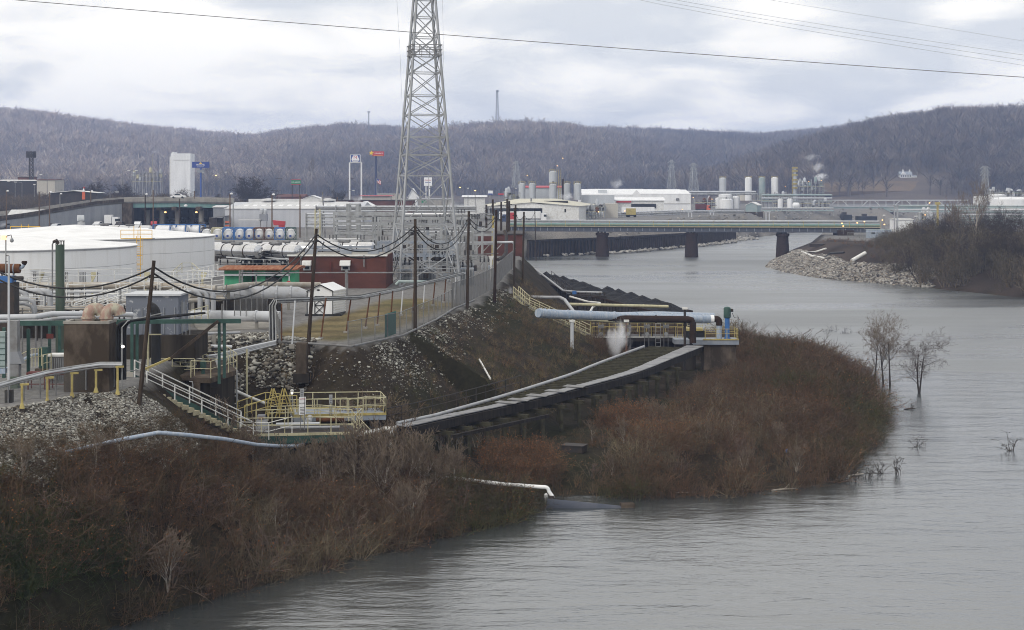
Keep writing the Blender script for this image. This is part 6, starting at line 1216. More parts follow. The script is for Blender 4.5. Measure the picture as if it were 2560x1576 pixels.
p=XY(1407,650); tag(MB().cyl(p,P(1407,448,650),.4,n=10).out('stack',M['rustd']),'thin dark exhaust stack between the silos','stack')
p=XY(1399,650); t=thing('stair_tower','yellow access tower beside the highest silo','tower',p)
for sx in(-.5,.5): MB().bar(p+V((sx,0,0)),P(1399,424,650)+V((sx,0,0)),.16).out('leg',M['yellow'],t)
for k in range(14): MB().bar((p.x-.5,650,11+k*1.0),(p.x+.5,650,12+k*1.0),.1).out('brace',M['yellow'],t)
plant('cream railed pipes left of the silo cluster',1260,1300,640,478,502,10,5)
# cream roofed process shed
t=thing('process_shed','wide cream roofed shed with white walls and open truck bay','shed',XY(1340,530)); Ya=530
xl,xr=P(1222,0,Ya).x,P(1447,0,Ya).x; zel=P(0,515,Ya).z; zpk=P(0,507.5,Ya).z; xp=P(1330,0,Ya).x
MB().prism([(P(1356,0,Ya).x,Ya,8.8),(xr,Ya,8.8),(xr,Ya,zel),(P(1356,0,Ya).x,Ya,zpk-.5)],(0,.4,0)).out('front_wall',M['whitew'],t); MB().prism([(xl,Ya,P(0,521,Ya).z),(P(1356,0,Ya).x,Ya,P(0,521,Ya).z),(P(1356,0,Ya).x,Ya,zpk-.5),(xp,Ya,zpk),(xl,Ya,zel)],(0,.4,0)).out('lintel',M['whitew'],t)
MB().box(((xl+xr)/2,Ya+30,8.8),(xr-xl-.5,24,zel-8.8-.6)).out('inner_wall',M['grey'],t)
MB().prism([(xr-.2,Ya+.4,8.8),(xr+4,Ya+30,8.8),(xr+4,Ya+30,zel),(xr-.2,Ya+.4,zel)],(.3,0,0)).out('side_wall',M['whitew'],t)
zrt=P(0,497,Ya+22).z; q=MB(); A_=[V((xl-.5,Ya-.6,zel-.1)),V((xp,Ya-.6,zpk+.15)),V((xr+.5,Ya-.6,zel-.1)),V((xr+8,Ya+44,zel)),V((xl-2,Ya+44,zel))]; B_=[V((P(1300,0,Ya).x,Ya+22,zrt)),V((P(1395,0,Ya).x,Ya+22,zrt))]
q.quad(A_[0],A_[1],B_[1],B_[0]).quad(A_[1],A_[2],B_[1]).quad(A_[2],A_[3],B_[1]).quad(A_[3],A_[4],B_[0],B_[1]).quad(A_[4],A_[0],B_[0]); q.out('roof',M['roofc'],t)
MB().box((P(1390,0,Ya+8).x,Ya+9,zel+.8),(8,3,.8)).out('roof_vent',M['darks'],t); MB().box((P(1413,0,Ya).x,Ya-.05,P(0,531,Ya).z),(.5,.1,1.1)).out('window',M['glass'],t); MB().cyl(P(1328,507,Ya+10),P(1328,495,Ya+10),.3).out('vent_pipe',M['galvd'],t)
for px in(1240,1300,1356): MB().bar(XY(px,Ya+.2),P(px,523,Ya+.2),.3).out('post',M['galvd'],t)
def truck(label,p,L,m,cab,rz=0,nm='box_truck'):
    t=thing(nm,label,'truck',p); MB().box(p+V((0,0,.9)),(L,2.4,2.4)).out('box',M[m],t); MB().box(p+V((0,0,.5)),(L,1.8,.4)).out('chassis',M['darks'],t)
    if cab: MB().box(p+V((L/2+1,0,.5)),(1.8,2.3,2.2),0,.9,.95).out('cab',M[cab],t); MB().box(p+V((L/2+1.5,-.02,1.5)),(.9,2.34,.7)).out('cab_window',M['glass'],t)
    for x in(-L*.35,-L*.22,L*.42): MB().cyl(p+V((x,-1.15,.5)),p+V((x,1.15,.5)),.5,n=12).out('wheel',M['tyre'],t)
    t.rotation_euler=(0,0,rz); return t
truck('white truck inside the open bay of the cream shed',XY(1325,528),7,'white','white'); truck('white trailer left of the cream shed bay',XY(1275,520),7,'white',None); truck('dark cab truck with red box near the black poles',XY(1281,500),2.6,'red','navy',R(180))
truck('long white trailer with dark lettering before the white warehouse',XY(1595,640),13,'white',None); truck('yellow box trailer left of the long white one',XY(1577,600),3.6,'yellow',None)
truck('orange truck right of the white warehouse',XY(1752,760),5,'redd','orange'); truck('white truck cab beyond the left white tank',XY(272,455),2,'white','white')
tt=bpy.data.objects.get('box_truck.003')
# warehouses
w2=house('white_warehouse','broad white warehouse with curved roof beyond the bridge','warehouse',1600,1727,700,485,474,M['white'],M['white'],40,ridge='x',over=.1,hip=3)
panel(w2,'louvre',M['galvd'],1690,1698,496,502,699.6); panel(w2,'plinth_band',M['concl'],1602,1726,509,509.8,699.7)
house('white_hall','long white roofed hall left of the white warehouse','warehouse',1456,1640,740,487,473,M['white'],M['white'],50,ridge='x',over=.1,hip=4)
w3=house('loading_hall','white loading hall with a dark panel as its shaded open front','warehouse',1540,1660,670,501,494,M['whitew'],M['white'],16,ridge='x',over=.6); panel(w3,'bay_shade_panel',M['dark'],1578,1640,510,521,669.6); panel(w3,'red_band',M['red'],1541,1578,503,507,669.5)  # bay is a black panel on the wall, standing for its shaded inside
house('grey_block','plain grey block right of the silo cluster','building',1456,1536,660,489,488.5,M['silo'],M['silo'],12,ridge='x',over=.05)
house('grey_stair_block','small grey upstand on top of the white hall','building',1497,1517,745,476,475.7,M['silo'],M['silo'],6,ridge='x',over=.05)
house('tan_block','tan grey block right of the cream shed','building',1511,1545,590,510,509.5,M['tan'],M['tan'],8,ridge='x',over=.05)
plant('small pipework cluster between cream shed and tan block',1487,1512,585,508,532,12,8,('galv','silo','rust','pipew'))
plant('blue grey pipework beside the cream shed wall',1443,1490,555,522,540,8,9,('blueg','galv'))
rack('long galvanised pipe rack along the far bank above the bridge',1425,1700,590,537,3,5,.25,('pipew','galv'),3,Y1=650,py1=527)
rack('pipe rack on posts continuing to the river hut',1700,1860,650,527,2,4,.25,('pipew','galv'),6,Y1=690,zb=6)
rack('high pale pipe bridge behind the white tanks',1715,1890,820,480,2,6,.5,('pipew','galv'),9)
rack('pale pipe rack from the vessels to the truss bridge',1905,2080,800,488,3,8,.4,('tealp','pipew'),8)
rack('lower pipe rack right of the river hut',1905,2085,740,521,2,6,.3,('pipew','tealp'),10,zb=7)
for px,Yp,w in((1725,600,'left'),(1780,640,'middle'),(1919,660,'right')):
    t=thing('pipe_bent',f'pale goalpost frame on the gravel bank beyond the bridge, {w} one','frame',XY(px,Yp,6))
    for e in(-4,4): MB().bar(XY(px+e,Yp,4),P(px+e,530,Yp),.4).out('leg',M['pipew'],t)
    MB().bar(P(px-8,530,Yp),P(px+8,530,Yp),.4).out('beam',M['pipew'],t)
t=thing('river_hut','pale blue gabled hut on a tall concrete base at the far bank','hut',XY(1883,690,3)); Yh=690
x0,x1=P(1864,0,Yh).x,P(1893,0,Yh).x; MB().box(((x0+x1)/2+1.3,Yh+3,1),(x1-x0+2.6,6,P(0,530,Yh).z-1)).out('base',M['conc'],t)
MB().prism([(x0,Yh,P(0,530,Yh).z),(x1,Yh,P(0,530,Yh).z),(x1,Yh,P(0,514,Yh).z),((x0+x1)/2,Yh,P(0,507,Yh).z),(x0,Yh,P(0,514,Yh).z)],(2.6,6,0)).out('wall',M['tealp'],t)
for a in(x0-.3,x1+.3): MB().prism([(a,Yh-.3,P(0,514.5,Yh).z),((x0+x1)/2,Yh-.3,P(0,507,Yh).z+.05),((x0+x1)/2,Yh-.3,P(0,507,Yh).z+.3),(a,Yh-.3,P(0,514.5,Yh).z+.25)],(2.75,6.5,0)).out('roof',M['whitew'],t)
for px,w,top,bot,Yv,m,l in((1808,17,447,482,850,'silo','first from left'),(1872,17,446,502,840,'white','second from left'),(1906,16,446,502,845,'tealp','third, with teal top'),(1938,17,446,490,850,'white','fourth, behind the racks')): vessel(f'tall vertical white vessel above the far plant, {l}',px,w,top,bot,Yv,m,'yellow','tall vessels of the far plant')
for px,w,top,bot,Yv,l in((1815,33,487,522,800,'squat white round tank, largest of the far plant'),(1818,34,500,522,780,'squat white round tank in front of the largest'),(1840,20,494,522,805,'small white round tank right of the largest'),(1798,18,497,522,806,'small white round tank left of the largest'),(1952,13,499,520,770,'narrow white tank right of the river hut'),(1976,14,499,520,770,'second narrow white tank right of the river hut'),(1860,30,486,502,900,'tank with orange tinted roof behind the vessels')): vessel(l,px,w,top,bot,Yv,'white' if 'orange' not in l else 'tan','galv')
p=XY(1995,765); t=thing('drum','white horizontal drum beside the narrow tanks','drum',p); MB().tube([P(1981,514,765),P(1984,514,765),P(1996,514,765),P(1999,514,765)],[.6,1.4,1.4,.6],14).out('shell',M['white'],t,True); MB().box(p,(2.2,1,2)).out('saddle',M['concl'],t)
p=XY(1987,850); t=thing('distillation_column','yellow and grey distillation column, highest of the far plant','column',p); MB().lathe(p,[(1.0,0),(1.0,P(0,440,850).z-9),(.7,P(0,436,850).z-9),(.7,P(0,420,850).z-9),(.3,P(0,418,850).z-9)],14).out('shell',M['silo'],t,True)
for k,py in enumerate((422,430,440,452,462,472)): MB().lathe((p.x,p.y,P(0,py,850).z),[(.9,0),(1.6,0),(1.6,.9),(1.5,.9)],12).out('ring_platform',M['yellow'],t)
MB().bar((p.x-1.5,849,9),(p.x-1.5,849,P(0,418,850).z),.25).out('riser',M['yellow'],t)
plant('dense yellow railed process structure at the end of the far plant',1998,2060,840,448,492,34,21,('silo','tealp','pipew','galv'))
plant('pipework below the tall vessels of the far plant',1885,1985,830,480,505,18,22,('pipew','tealp','galv')); plant('low pipework in front of the far plant',1935,2075,790,500,522,22,23,('pipew','rust','galv','silo'))
plant('brown and white pipework left of the squat tanks',1737,1790,790,497,520,12,24,('rust','galv','pipew'))
# pipe bridge over the river
t=thing('pipe_bridge','long low bridge carrying fat teal pipes across the river on three piers','bridge',(0,460,0)); a,b=V((P(1270,0,468).x,468,0)),V((P(2200,0,452).x,452,0)); d=(b-a).normalized(); n_=V((-d.y,d.x,0))
def bl(off,z): return [a+n_*off+UP*z,b+n_*off+UP*z]
zb0=7.45; MB().bar(*bl(0,zb0+.45),.5,1.25).out('girder',M['slate'],t); MB().bar(*bl(4,zb0+.55),.5,1.0).out('girder',M['darks'],t); MB().prism([*(bl(-.6,zb0+1.1)),*(bl(4.8,zb0+1.1)[::-1])],(0,0,.15)).out('deck',M['darks'],t)
for off,zz_,r,m in((1.0,9.3,.42,'teal'),(2.6,9.45,.45,'pipeg'),(1.4,10.25,.16,'pipeg'),(2.6,10.45,.22,'pipew'),(3.8,10.1,.3,'pipeg')): MB().cyl(*bl(off,zz_),r,n=12).out('pipe',M[m],t,True)
for z_ in(8.95,9.45): MB().bar(*bl(-.5,z_),.09).out('handrail',M['yellow'],t)
MB().bar(*bl(-.55,8.72),.06,.12).out('kick_plate',M['cream'],t); MB().bar(*bl(-.4,10.45),.10).out('top_rail',M['galvd'],t)
L=(b-a).length
for k in range(26): p=a+d*(L*k/25)-n_*.5; MB().bar(p+UP*8.6,p+UP*10.5,.12).out('post',M['yellow'],t)
for k in range(50): p=a+d*(L*(k+.5)/50)-n_*.27; MB().box((p.x,p.y,zb0+.1),(.12,.12,.9)).out('stiffener',M['blueg'],t)
for px in(1506,1728,1951):
    u=(P(px,0,460).x-a.x)/(b.x-a.x); p=a.lerp(b,u)+n_*2; q=MB().lathe((p.x,p.y,-3),[(2.15,0),(2.0,3),(1.65,9.1),(1.95,9.15),(1.95,9.9)],20); q.out('pier',M['rustd'],t,True)
    for e in(-1.2,-.2,.8): MB().box((p.x+e,p.y,6.9),(.5,3.4,.7)).out('bearing',M['darks'],t)
p=V((P(2112,0,454).x,455,0)); MB().box((p.x,456,2),(4.5,7,6.0)).out('abutment',M['rustd'],t)
# truss bridge farther up
t=thing('truss_bridge','pale truss pipe bridge over the side channel beyond','bridge',XY(2200,850)); Yb=850
for z_,w in((P(0,501,Yb).z,.5),(P(0,516,Yb).z,.5)): MB().bar((P(2050,0,Yb).x,Yb,z_),(P(2420,0,Yb).x,Yb,z_),w).out('chord',M['pipew'],t)
for k in range(18):
    px=2055+k*20; za,zb_=P(0,516,Yb).z,P(0,501,Yb).z; q=MB().bar(P(px,516,Yb),P(px,501,Yb),.25)
    if k%4==1: q.bar(P(px,516,Yb),P(px+14,503,Yb),.3)
    if k%4==3: q.bar(P(px+6,516,Yb),P(px-8,503,Yb),.3)
    q.out('web_member',M['pipew'],t)
MB().bar((P(2050,0,Yb).x,Yb+1,P(0,524,Yb).z),(P(2420,0,Yb).x,Yb+1,P(0,524,Yb).z),1.5,P(0,517,Yb).z-P(0,531,Yb).z).out('girder',M['tealp'],t)
for px in(2118,2138,2232): MB().box((P(px,0,Yb).x,Yb+1,-2),(3,4,P(0,531,Yb).z+2)).out('pier',M['rustd'],t)
for px0,px1,py0,w in((2104,2126,537,'left'),(2143,2188,541,'right')): p=XY((px0+px1)/2,800,0); t=thing('work_barge',f'black work barge moored under the truss bridge, {w} one','barge',p); MB().box(V((p.x,p.y,-.4)),((px1-px0)*.2,9,P(0,py0,800).z+.4)).out('hull',M['dark'],t); MB().box(V((p.x-1,p.y,P(0,py0,800).z)),(2,3,1.2)).out('deckhouse',M['darks'],t)
# right bank works
def rk(*a,**k): return rack(*a,**k)
for k,(py,m) in enumerate(((516,'tealp'),(527,'galv'),(538,'pipew'),(548,'tealp'),(557,'galv'))): rack(f'teal and white pipe rack on the right bank, {["top","second","third","fourth","lowest"][k]} tier',2385,2640,480+k*4,py,2,4,.2,(m,'tealp'),11,zb=6.4)
rack('pipe gantry from the truss bridge to the right bank rack',2240,2400,480,516,2,9,.24,('tealp','pipew'),13,zb=6.4)
t=thing('pipe_goalpost','grey pipe goalpost standing at the right end of the river bridge','frame',XY(2240,470,6.4))
for e in(-4,4): MB().bar(XY(2240+e,470,6),P(2240+e,514,470),.35).out('leg',M['pipeg'],t)
MB().bar(P(2232,514,470),P(2248,514,470),.35).out('beam',M['pipeg'],t)
t=thing('lattice_bent','cross braced steel tower in the right bank pipe rack','tower',XY(2372,478,6.4))
for e in(-9,9):
    for o in(0,3): MB().bar(XY(2372+e,478+o,6.2),P(2372+e,510,478+o),.35).out('leg',M['galvd'],t)
for p0,p1 in((512,535),(535,560)): MB().bar(P(2363,p0,478),P(2381,p1,478),.2).out('brace',M['galvd'],t); MB().bar(P(2381,p0,478),P(2363,p1,478),.2).out('brace',M['galvd'],t)
t=thing('yellow_column','tall yellow steel column left of the cross braced tower','column',XY(2344,470,6.4)); MB().bar(XY(2344,470,6),P(2344,508,470),.5).out('post',M['yellow'],t); MB().box(P(2344,512,470),(1.3,1.3,.7)).out('head_cage',M['yellow'],t)
for px0,px1,l in((2167,2190,'narrow pale blue equipment hut, left of two, by the bridge end'),(2190,2226,'wide pale blue equipment hut, right of two, by the bridge end')):
    p=XY((px0+px1)/2,430,6.4); t=thing('equipment_hut',l,'hut',p); w_=(px1-px0)*430/FP; MB().box(p,(w_,2.4,2.3)).out('body',M['bluep'],t); MB().box(p+UP*2.3,(w_+.2,2.6,.12)).out('roof',M['tealp'],t); MB().box(p+V((.2,-1.22,1.2)),(w_*.4,.05,.5)).out('louvre',M['glass'],t)
p=XY(2371,425,6.4); t=thing('white_crate_house','white patterned box cabin on the right bank between bare trees','cabin',p); MB().box(p+UP*.5,(3.9,2.6,2.6)).out('body',M['greyw'],t); MB().prism([p+V((-2.1,-1.4,3.1)),p+V((2.1,-1.4,3.1)),p+V((2.1,0,3.7)),p+V((-2.1,0,3.7))],(0,1.4,.1)).out('roof',M['white'],t)
house('white_shed','white shed with window band behind the river bridge end','shed',2240,2282,480,549,547,M['white'],M['whitew'],8,ridge='x',zb=6.4)
plant('pale pipework with lamps left of the yellow column',2300,2340,500,533,552,12,31,('white','galv','pipew'),zb=6.4)
chainfence('pale picket fence along the top of the right bank',[P(2118,596,420),P(2180,597,410),P(2245,600,400),P(2330,608,385)],1.6,2.5)
for px,w,top,bot,Yv,l in((2545,105,499,525,640,'broad white dome roofed tank at the right edge'),(2500,44,488,505,700,'pale dome tank behind the broad one'),(2455,34,492,512,690,'pale dome tank left of the others')): vessel(l,px,w,top,bot,Yv,'white','galv')
plant('pale green pipework at the far right under the hill',2470,2580,720,474,496,22,33,('tealp','silo','pipew'))
for k,(px,py,Yl) in enumerate(((2105,560,440),(2108,567,440),(2161,556,450),(2206,552,450),(2211,563,430),(2143,559,450),(2324,509,470),(2313,539,480),(2325,567,440),(2515,581,420),(2398,574,420),(1706,525,640),(1780,499,780),(1773,516,760),(1733,495,780),(1496,531,560),(1562,529,560),(2053,452,838),(2022,455,838),(1963,468,838),(1318,440,650),(1393,416,650),(1407,397,652))):
    p=P(px,py,Yl); l=thing('work_light','small warm light '+['at the bridge end, upper','at the bridge end, lower','above the bridge end huts','on the mast above the right hut','on the right hut corner','between bridge and huts','on the goalpost rack','by the pale pipework','at the white shed end','low at the far right','beside the patterned cabin','on the far bank rack','by the orange truck','under the orange truck rack','left of the squat tanks','at the cream shed pipework','beside the yellow trailer','on the process structure, right','on the process structure, left','above the low racks','above the left silo','on the yellow access tower','highest, above the silos'][k],'light',p,'lit work lights'); MB().lathe(p,[(.06,0),(.19,.06),(.19,.22),(.08,.3)],8).out('globe',M['lamp'],l); MB().bar(p-UP*2.2,p,.09).out('stem',M['galvd'],l)
# farmhouse on the hill
t=thing('farmhouse','white two storey farmhouse on the far hillside meadow','house',P(2270,452,1290)); zb=P(0,453,1290).z; x0,x1=P(2251,0,1290).x,P(2280,0,1290).x; ze=P(0,437,1290).z; zr=P(0,429,1290).z
MB().prism([(x0,1290,zb-3),(x1,1290,zb-3),(x1,1290,ze),(x0,1290,ze)],(0,8,0)).out('wall',M['white'],t); MB().prism([(x0-.5,1289.5,ze),(x0-.5,1294,zr),(x0-.5,1298.5,ze)],(x1-x0+1,0,0)).out('roof',M['blueg'],t)
MB().prism([(x0,1289.6,ze),(x0+5,1289.6,ze),(x0+2.5,1289.6,ze+2.2)],(0,3,0)).out('gable',M['white'],t); MB().box((x1+2,1293,zb-3),(4,6,P(0,441,1290).z-zb+3)).out('wing',M['white'],t); MB().box((x1+2,1293,P(0,441,1290).z),(4.6,6.6,.8),0,.8,.3).out('wing_roof',M['blueg'],t)
for x in(x0+3,x1-1): MB().box((x,1294,zr-1),(1,1,2.5)).out('chimney',M['whitew'],t)
for k in range(6):
    for z_ in(zb+.6,zb+3.4): MB().box((x0+1+k*1.45,1289.95,z_),(.7,.1,1.3)).out('window',M['glass'],t)
tag(MB().prism([P(2060,456,1240),P(2360,452,1280),P(2380,476,1235),P(2060,480,1200)],(0,0,-3)).out('meadow',mat('winter_meadow',(.16,.115,.07),(.11,.085,.06),.05,.95)),'tan winter meadow below the white farmhouse','meadow',kind='structure')
house('faint_house','long pale house half hidden in trees right of the farmhouse','house',2400,2450,1330,446,436,M['whitew'],M['silo'],9,ridge='x',zb=P(0,452,1330).z-3)
# cars
def car(label,p,m,rz):
    t=thing('parked_car',label,'car',p,'cars parked in the yards'); 
    pr=[(-2.2,.35),(-2.25,.8),(-1.5,.95),(-.9,1.42),(.55,1.45),(1.2,.98),(2.1,.85),(2.25,.6),(2.2,.35)]
    MB().prism([p+V((x,-.85,z)) for x,z in pr],(0,1.7,0)).out('body',M[m],t)
    MB().prism([p+V((x,-.87,z)) for x,z in((-1.25,.98),(-.82,1.36),(.5,1.38),(.98,.98))],(0,1.74,0)).out('windows',M['glass'],t)
    for x in(-1.35,1.35):
        for y in(-.8,.8): MB().cyl(p+V((x,y-.1,.32)),p+V((x,y+.1,.32)),.32,n=12).out('wheel',M['tyre'],t)
    t.rotation_euler=(0,0,rz); return t
spots=[(4,566),(14,572),(395,557),(412,558),(432,557),(452,558),(470,557),(488,558),(505,557),(520,558),(385,566),(130,571),(142,573),(246,567),(300,568),(345,567),(505,568),(560,566),(585,567),(620,566),(660,566),(700,566)]
cm=['white','grey','red','navy','white','silo','darks','white','redd','grey','red','darks','silo','white','darks','white','darks','white','yellow','grey','silo','white']; proto={}
col_={'white':'white','grey':'mid grey','red':'bright red','navy':'navy blue','silo':'pale silver','darks':'black','redd':'maroon','yellow':'yellow'}; cnt={}
for k,((px,py),m) in enumerate(zip(spots,cm)):
    where='at the far left edge' if px<40 else 'under the overpass' if (py<560 and 380<px<530) else 'before the ramp wall' if px<360 else 'behind the tank containers'
    cnt[m,where]=cnt.get((m,where),0)+1; lab=f'{col_[m]} car parked {where}'+('' if cnt[m,where]==1 else ', '+['','','second','third','fourth'][cnt[m,where]]+' such from the left')
    if m in proto: dup(proto[m],G(px,py),lab,R(70+k*7%40))
    else: proto[m]=car(lab,G(px,py),m,R(75))
p=P(446,495,485); t=dup(proto['white'],p-UP*.2,'white car driving over the overpass bridge',0)
# overhead wires
def wire(label,pts,r,m='galvd'): return tag(MB().tube(pts,r,5).out('overhead_wire',M[m]),label,'wire')
wire('thick single wire crossing the whole sky below the tower top',[P(-200+i*300,-20+ (230*(i/10))+ (-20*4*(i/10)*(1-i/10))*-.35,95) for i in range(11)],.022)
for k,(x0_,dy) in enumerate(((1580,0),(1660,0),(1700,0))): wire(f'thin upper wire at right, {["lowest","middle","upper"][k]} of three running together',[P(1500+i*150,(-22-6*k)+ (186 if k==0 else 181 if k==1 else 176)*(i/7.06)**.88-k*2,150) for i in range(9)],.012)
wire('single thin wire at the top right corner',[P(1850+i*120,-12+i*19.5,150) for i in range(8)],.010)
for x0_,x1_,w in((991,1008,'left'),(1106,1111,'right')): wire(f'thin wire hanging in the sky {w} of the tower',[P(x0_,-20,195),P((x0_+x1_)/2,120,195),P(x1_,330 if w=='left' else 250,195)],.012)

# right bank pipes
pipe('white bent pipe lying on the right bank above the stone beach',[hit(2065,624)+UP*.2,hit(2040,632)+UP*.2,hit(2005,632)+UP*.25,hit(2030,643)+UP*.25,hit(2060,648)+UP*.25],.22,M['whitew'],flr=2)
pipe('short pale pipe with black end lying up the right bank',[hit(2130,656)+UP*.3,hit(2163,637)+UP*.3],.45,M['whitew'],flr=2)
pipe('dark curved hose beside the white bent pipe',[hit(2062,647)+UP*.2,hit(2075,636)+UP*.2,hit(2110,634)+UP*.2],.25,M['dark'],flr=2)
t=thing('boat_dock','small dark jetty with rails at the right bank under the bridge','jetty',P(2042,615,440)); p=hit(2042,618); MB().box(V((p.x,p.y,max(p.z,0))),(4,2,.8)).out('deck',M['darks'],t)
for e in(-1.8,-.6,.6,1.8): MB().bar(V((p.x+e,p.y,0)),V((p.x+e,p.y,2.6)),.14).out('post',M['galvd'],t)
# ---------------------------------------------------------------- river wall, stones, brush, trees, steam
bw=[V((4.0,458.5,0)),V((16,474,0)),V((30,489,0)),V((48,521,0)),V((66,559,0)),V((84,605,0))]
t=thing('sheet_pile_wall','dark timber and sheet pile wall along the far bank under the bridge','wall',bw[0]); zw=[5.0,5.0,5.0,4.9,4.6,4.2]
for k,(a,b) in enumerate(zip(bw[:-1],bw[1:])):
    a=a+V((.6,-.8,0)); b=b+V((.6,-.8,0)); MB().prism([a-UP*2,b-UP*2,b+UP*zw[k+1],a+UP*zw[k]],(-.4,.5,0)).out('wall_panel',M['timber'],t)
    n=int((b-a).length/1.5); q=MB()
    for j in range(n): p=a.lerp(b,j/n); q.cyl(p-UP*2+V((.1,-.15,0)),p+UP*(zw[k]+(zw[k+1]-zw[k])*j/n-.1-.25*(j%3==0))+V((.1,-.15,0)),.3,n=6)
    q.out('timber_piling',M['wood'],t,kind='stuff'); MB().bar(a+UP*(zw[k]-.5)-V((-.2,.4,0)),b+UP*(zw[k+1]-.5)-V((-.2,.4,0)),.35).out('waler',M['timber'],t)
# loose stones
ICO=np.array([(0,.53,.85),(0,-.53,.85),(.85,0,.53),(-.85,0,.53),(.53,.85,0),(-.53,.85,0),(.53,-.85,0),(-.53,-.85,0),(.85,0,-.53),(-.85,0,-.53),(0,.53,-.85),(0,-.53,-.85)])
from itertools import combinations
IF=np.array([c for c in combinations(range(12),3) if all(np.linalg.norm(ICO[a]-ICO[b])<1.15 for a,b in combinations(c,2))])
for i,f in enumerate(IF):
    a,b,c=ICO[f]
    if np.dot(np.cross(b-a,c-a),a)<0: IF[i]=f[[0,2,1]]
def stones(name,label,x,y,r,tints,sink=.3,dz=0):
    n=len(x); z=terrain(x,y); v=ICO[None]*(1+rng.uniform(-.28,.28,(n,12,1)))*np.stack([r*rng.uniform(.8,1.7,n),r*rng.uniform(.7,1.2,n),r*rng.uniform(.45,.85,n)],-1)[:,None]
    a=rng.uniform(0,6.28,n); ca,sa=np.cos(a)[:,None],np.sin(a)[:,None]
    v=np.stack([v[...,0]*ca-v[...,1]*sa,v[...,0]*sa+v[...,1]*ca,v[...,2]+rng.uniform(-.4,.4,(n,1))*v[...,0]],-1)
    v+=np.stack([x,y,z+dz+r*sink],-1)[:,None]
    f=(IF[None]+12*np.arange(n)[:,None,None]).reshape(-1,3); c=np.array(tints)[rng.integers(0,len(tints),n)]*rng.uniform(.75,1.2,(n,1))
    return tag(npmesh(name,v.reshape(-1,3),f,M['stone'],False,{'tint':np.repeat(c,12,0)}),label,'stones',kind='stuff')
def scatter(n,x0,x1,y0,y1,fn):
    x=rng.uniform(x0,x1,n);y=rng.uniform(y0,y1,n); z,dl,dp,dr,drp=terrain(x,y,True); k=fn(x,y,z,dl,dp,dr,drp); return x[k],y[k]
LG=[(.33,.32,.285),(.24,.23,.205),(.45,.44,.40),(.13,.12,.105),(.07,.062,.053),(.17,.15,.125)]
x,y=scatter(110000,-27,-15.5,73,88,lambda x,y,z,dl,dp,dr,drp:(dp<.15)&(dp>-4.2+2.6*fbm(x*.5,y*.5,3))&(rng.random(len(x))<.98)&(1280+FP*x/y<500)&(y<90))
stones('riprap','pale broken stones covering the slope under the cable tray',x,y,rng.uniform(.018,.052,len(x))*rng.choice([1,1,1,1.8],len(x)),LG)
def bankd(x,y,z,dl,dp,dr,drp):
    px=1280+FP*x/y; dens=np.clip(1.25+dp/3.2,0,1)*np.clip(.40+2.4*fbm(x*.25,y*.25,8),.05,1)*np.where(px>1180,.25,1)*np.where(px<640,.9,1); return (dp<-.2)&(dp>-6.5)&(rng.random(len(x))<dens)
x,y=scatter(230000,-22,4,104,175,bankd); stones('scattered_rocks','pale rocks strewn down the dark bank below the fence',x,y,rng.uniform(.016,.05,len(x))*rng.choice([1,1,1,1,2.3],len(x)),[(.36,.35,.31),(.26,.25,.22),(.46,.45,.41),(.15,.14,.12),(.085,.078,.062)])
x,y=scatter(3000,-22.5,-14,104,119,lambda x,y,z,dl,dp,dr,drp:(dp<1.5)&(dp>-3)); stones('large_rocks','large pale boulders beside the pump house',x,y,rng.uniform(.05,.16,len(x))*rng.choice([1,1,1.5],len(x)),LG)
x,y=scatter(2500,-22,-14,112,124,lambda x,y,z,dl,dp,dr,drp:(dp>0)&(dp<5)&(1280+FP*x/y<690)); stones('gravel_heap','grey stones lying behind the pump house',x,y,rng.uniform(.04,.11,len(x)),LG,.3)
x,y=scatter(90000,62,120,280,440,lambda x,y,z,dl,dp,dr,drp:(dr>-.5)&(dr<8.5+5*fbm(x*.1,y*.1,2))&(1280+FP*x/y<2330+120*fbm(x*.3,y*.3,9))); stones('shore_gravel','pale grey stone beach round the point of the right bank',x,y,rng.uniform(.10,.28,len(x))*rng.choice([1,1,1.5],len(x)),[(.29,.275,.25),(.21,.20,.18),(.35,.33,.30),(.11,.10,.09),(.24,.21,.175)])
x,y=scatter(9000,6,95,455,640,lambda x,y,z,dl,dp,dr,drp:(dl<1.5)&(dl>-6)&(rng.random(len(x))<np.clip((x-8)/30,0,1))); y=y-2; z=terrain(x,y); stones('beach_stones','pale stones at the foot of the pile wall',x,y,rng.uniform(.25,.6,len(x)),[(.36,.34,.31),(.27,.255,.235),(.42,.40,.37)],dz=np.maximum(.15-z,0)+np.clip((7-np.hypot(x-20,0)*0)/20,0,1)*1.0*rng.random(len(x)))
x,y=scatter(9000,8,240,480,900,lambda x,y,z,dl,dp,dr,drp:(dp<1)&(dl>0)&(y>500)); stones('bank_stones','grey stones on the slope beyond the bridge',x,y,rng.uniform(.3,.7,len(x)),[(.26,.245,.23),(.20,.19,.175),(.32,.30,.28)])
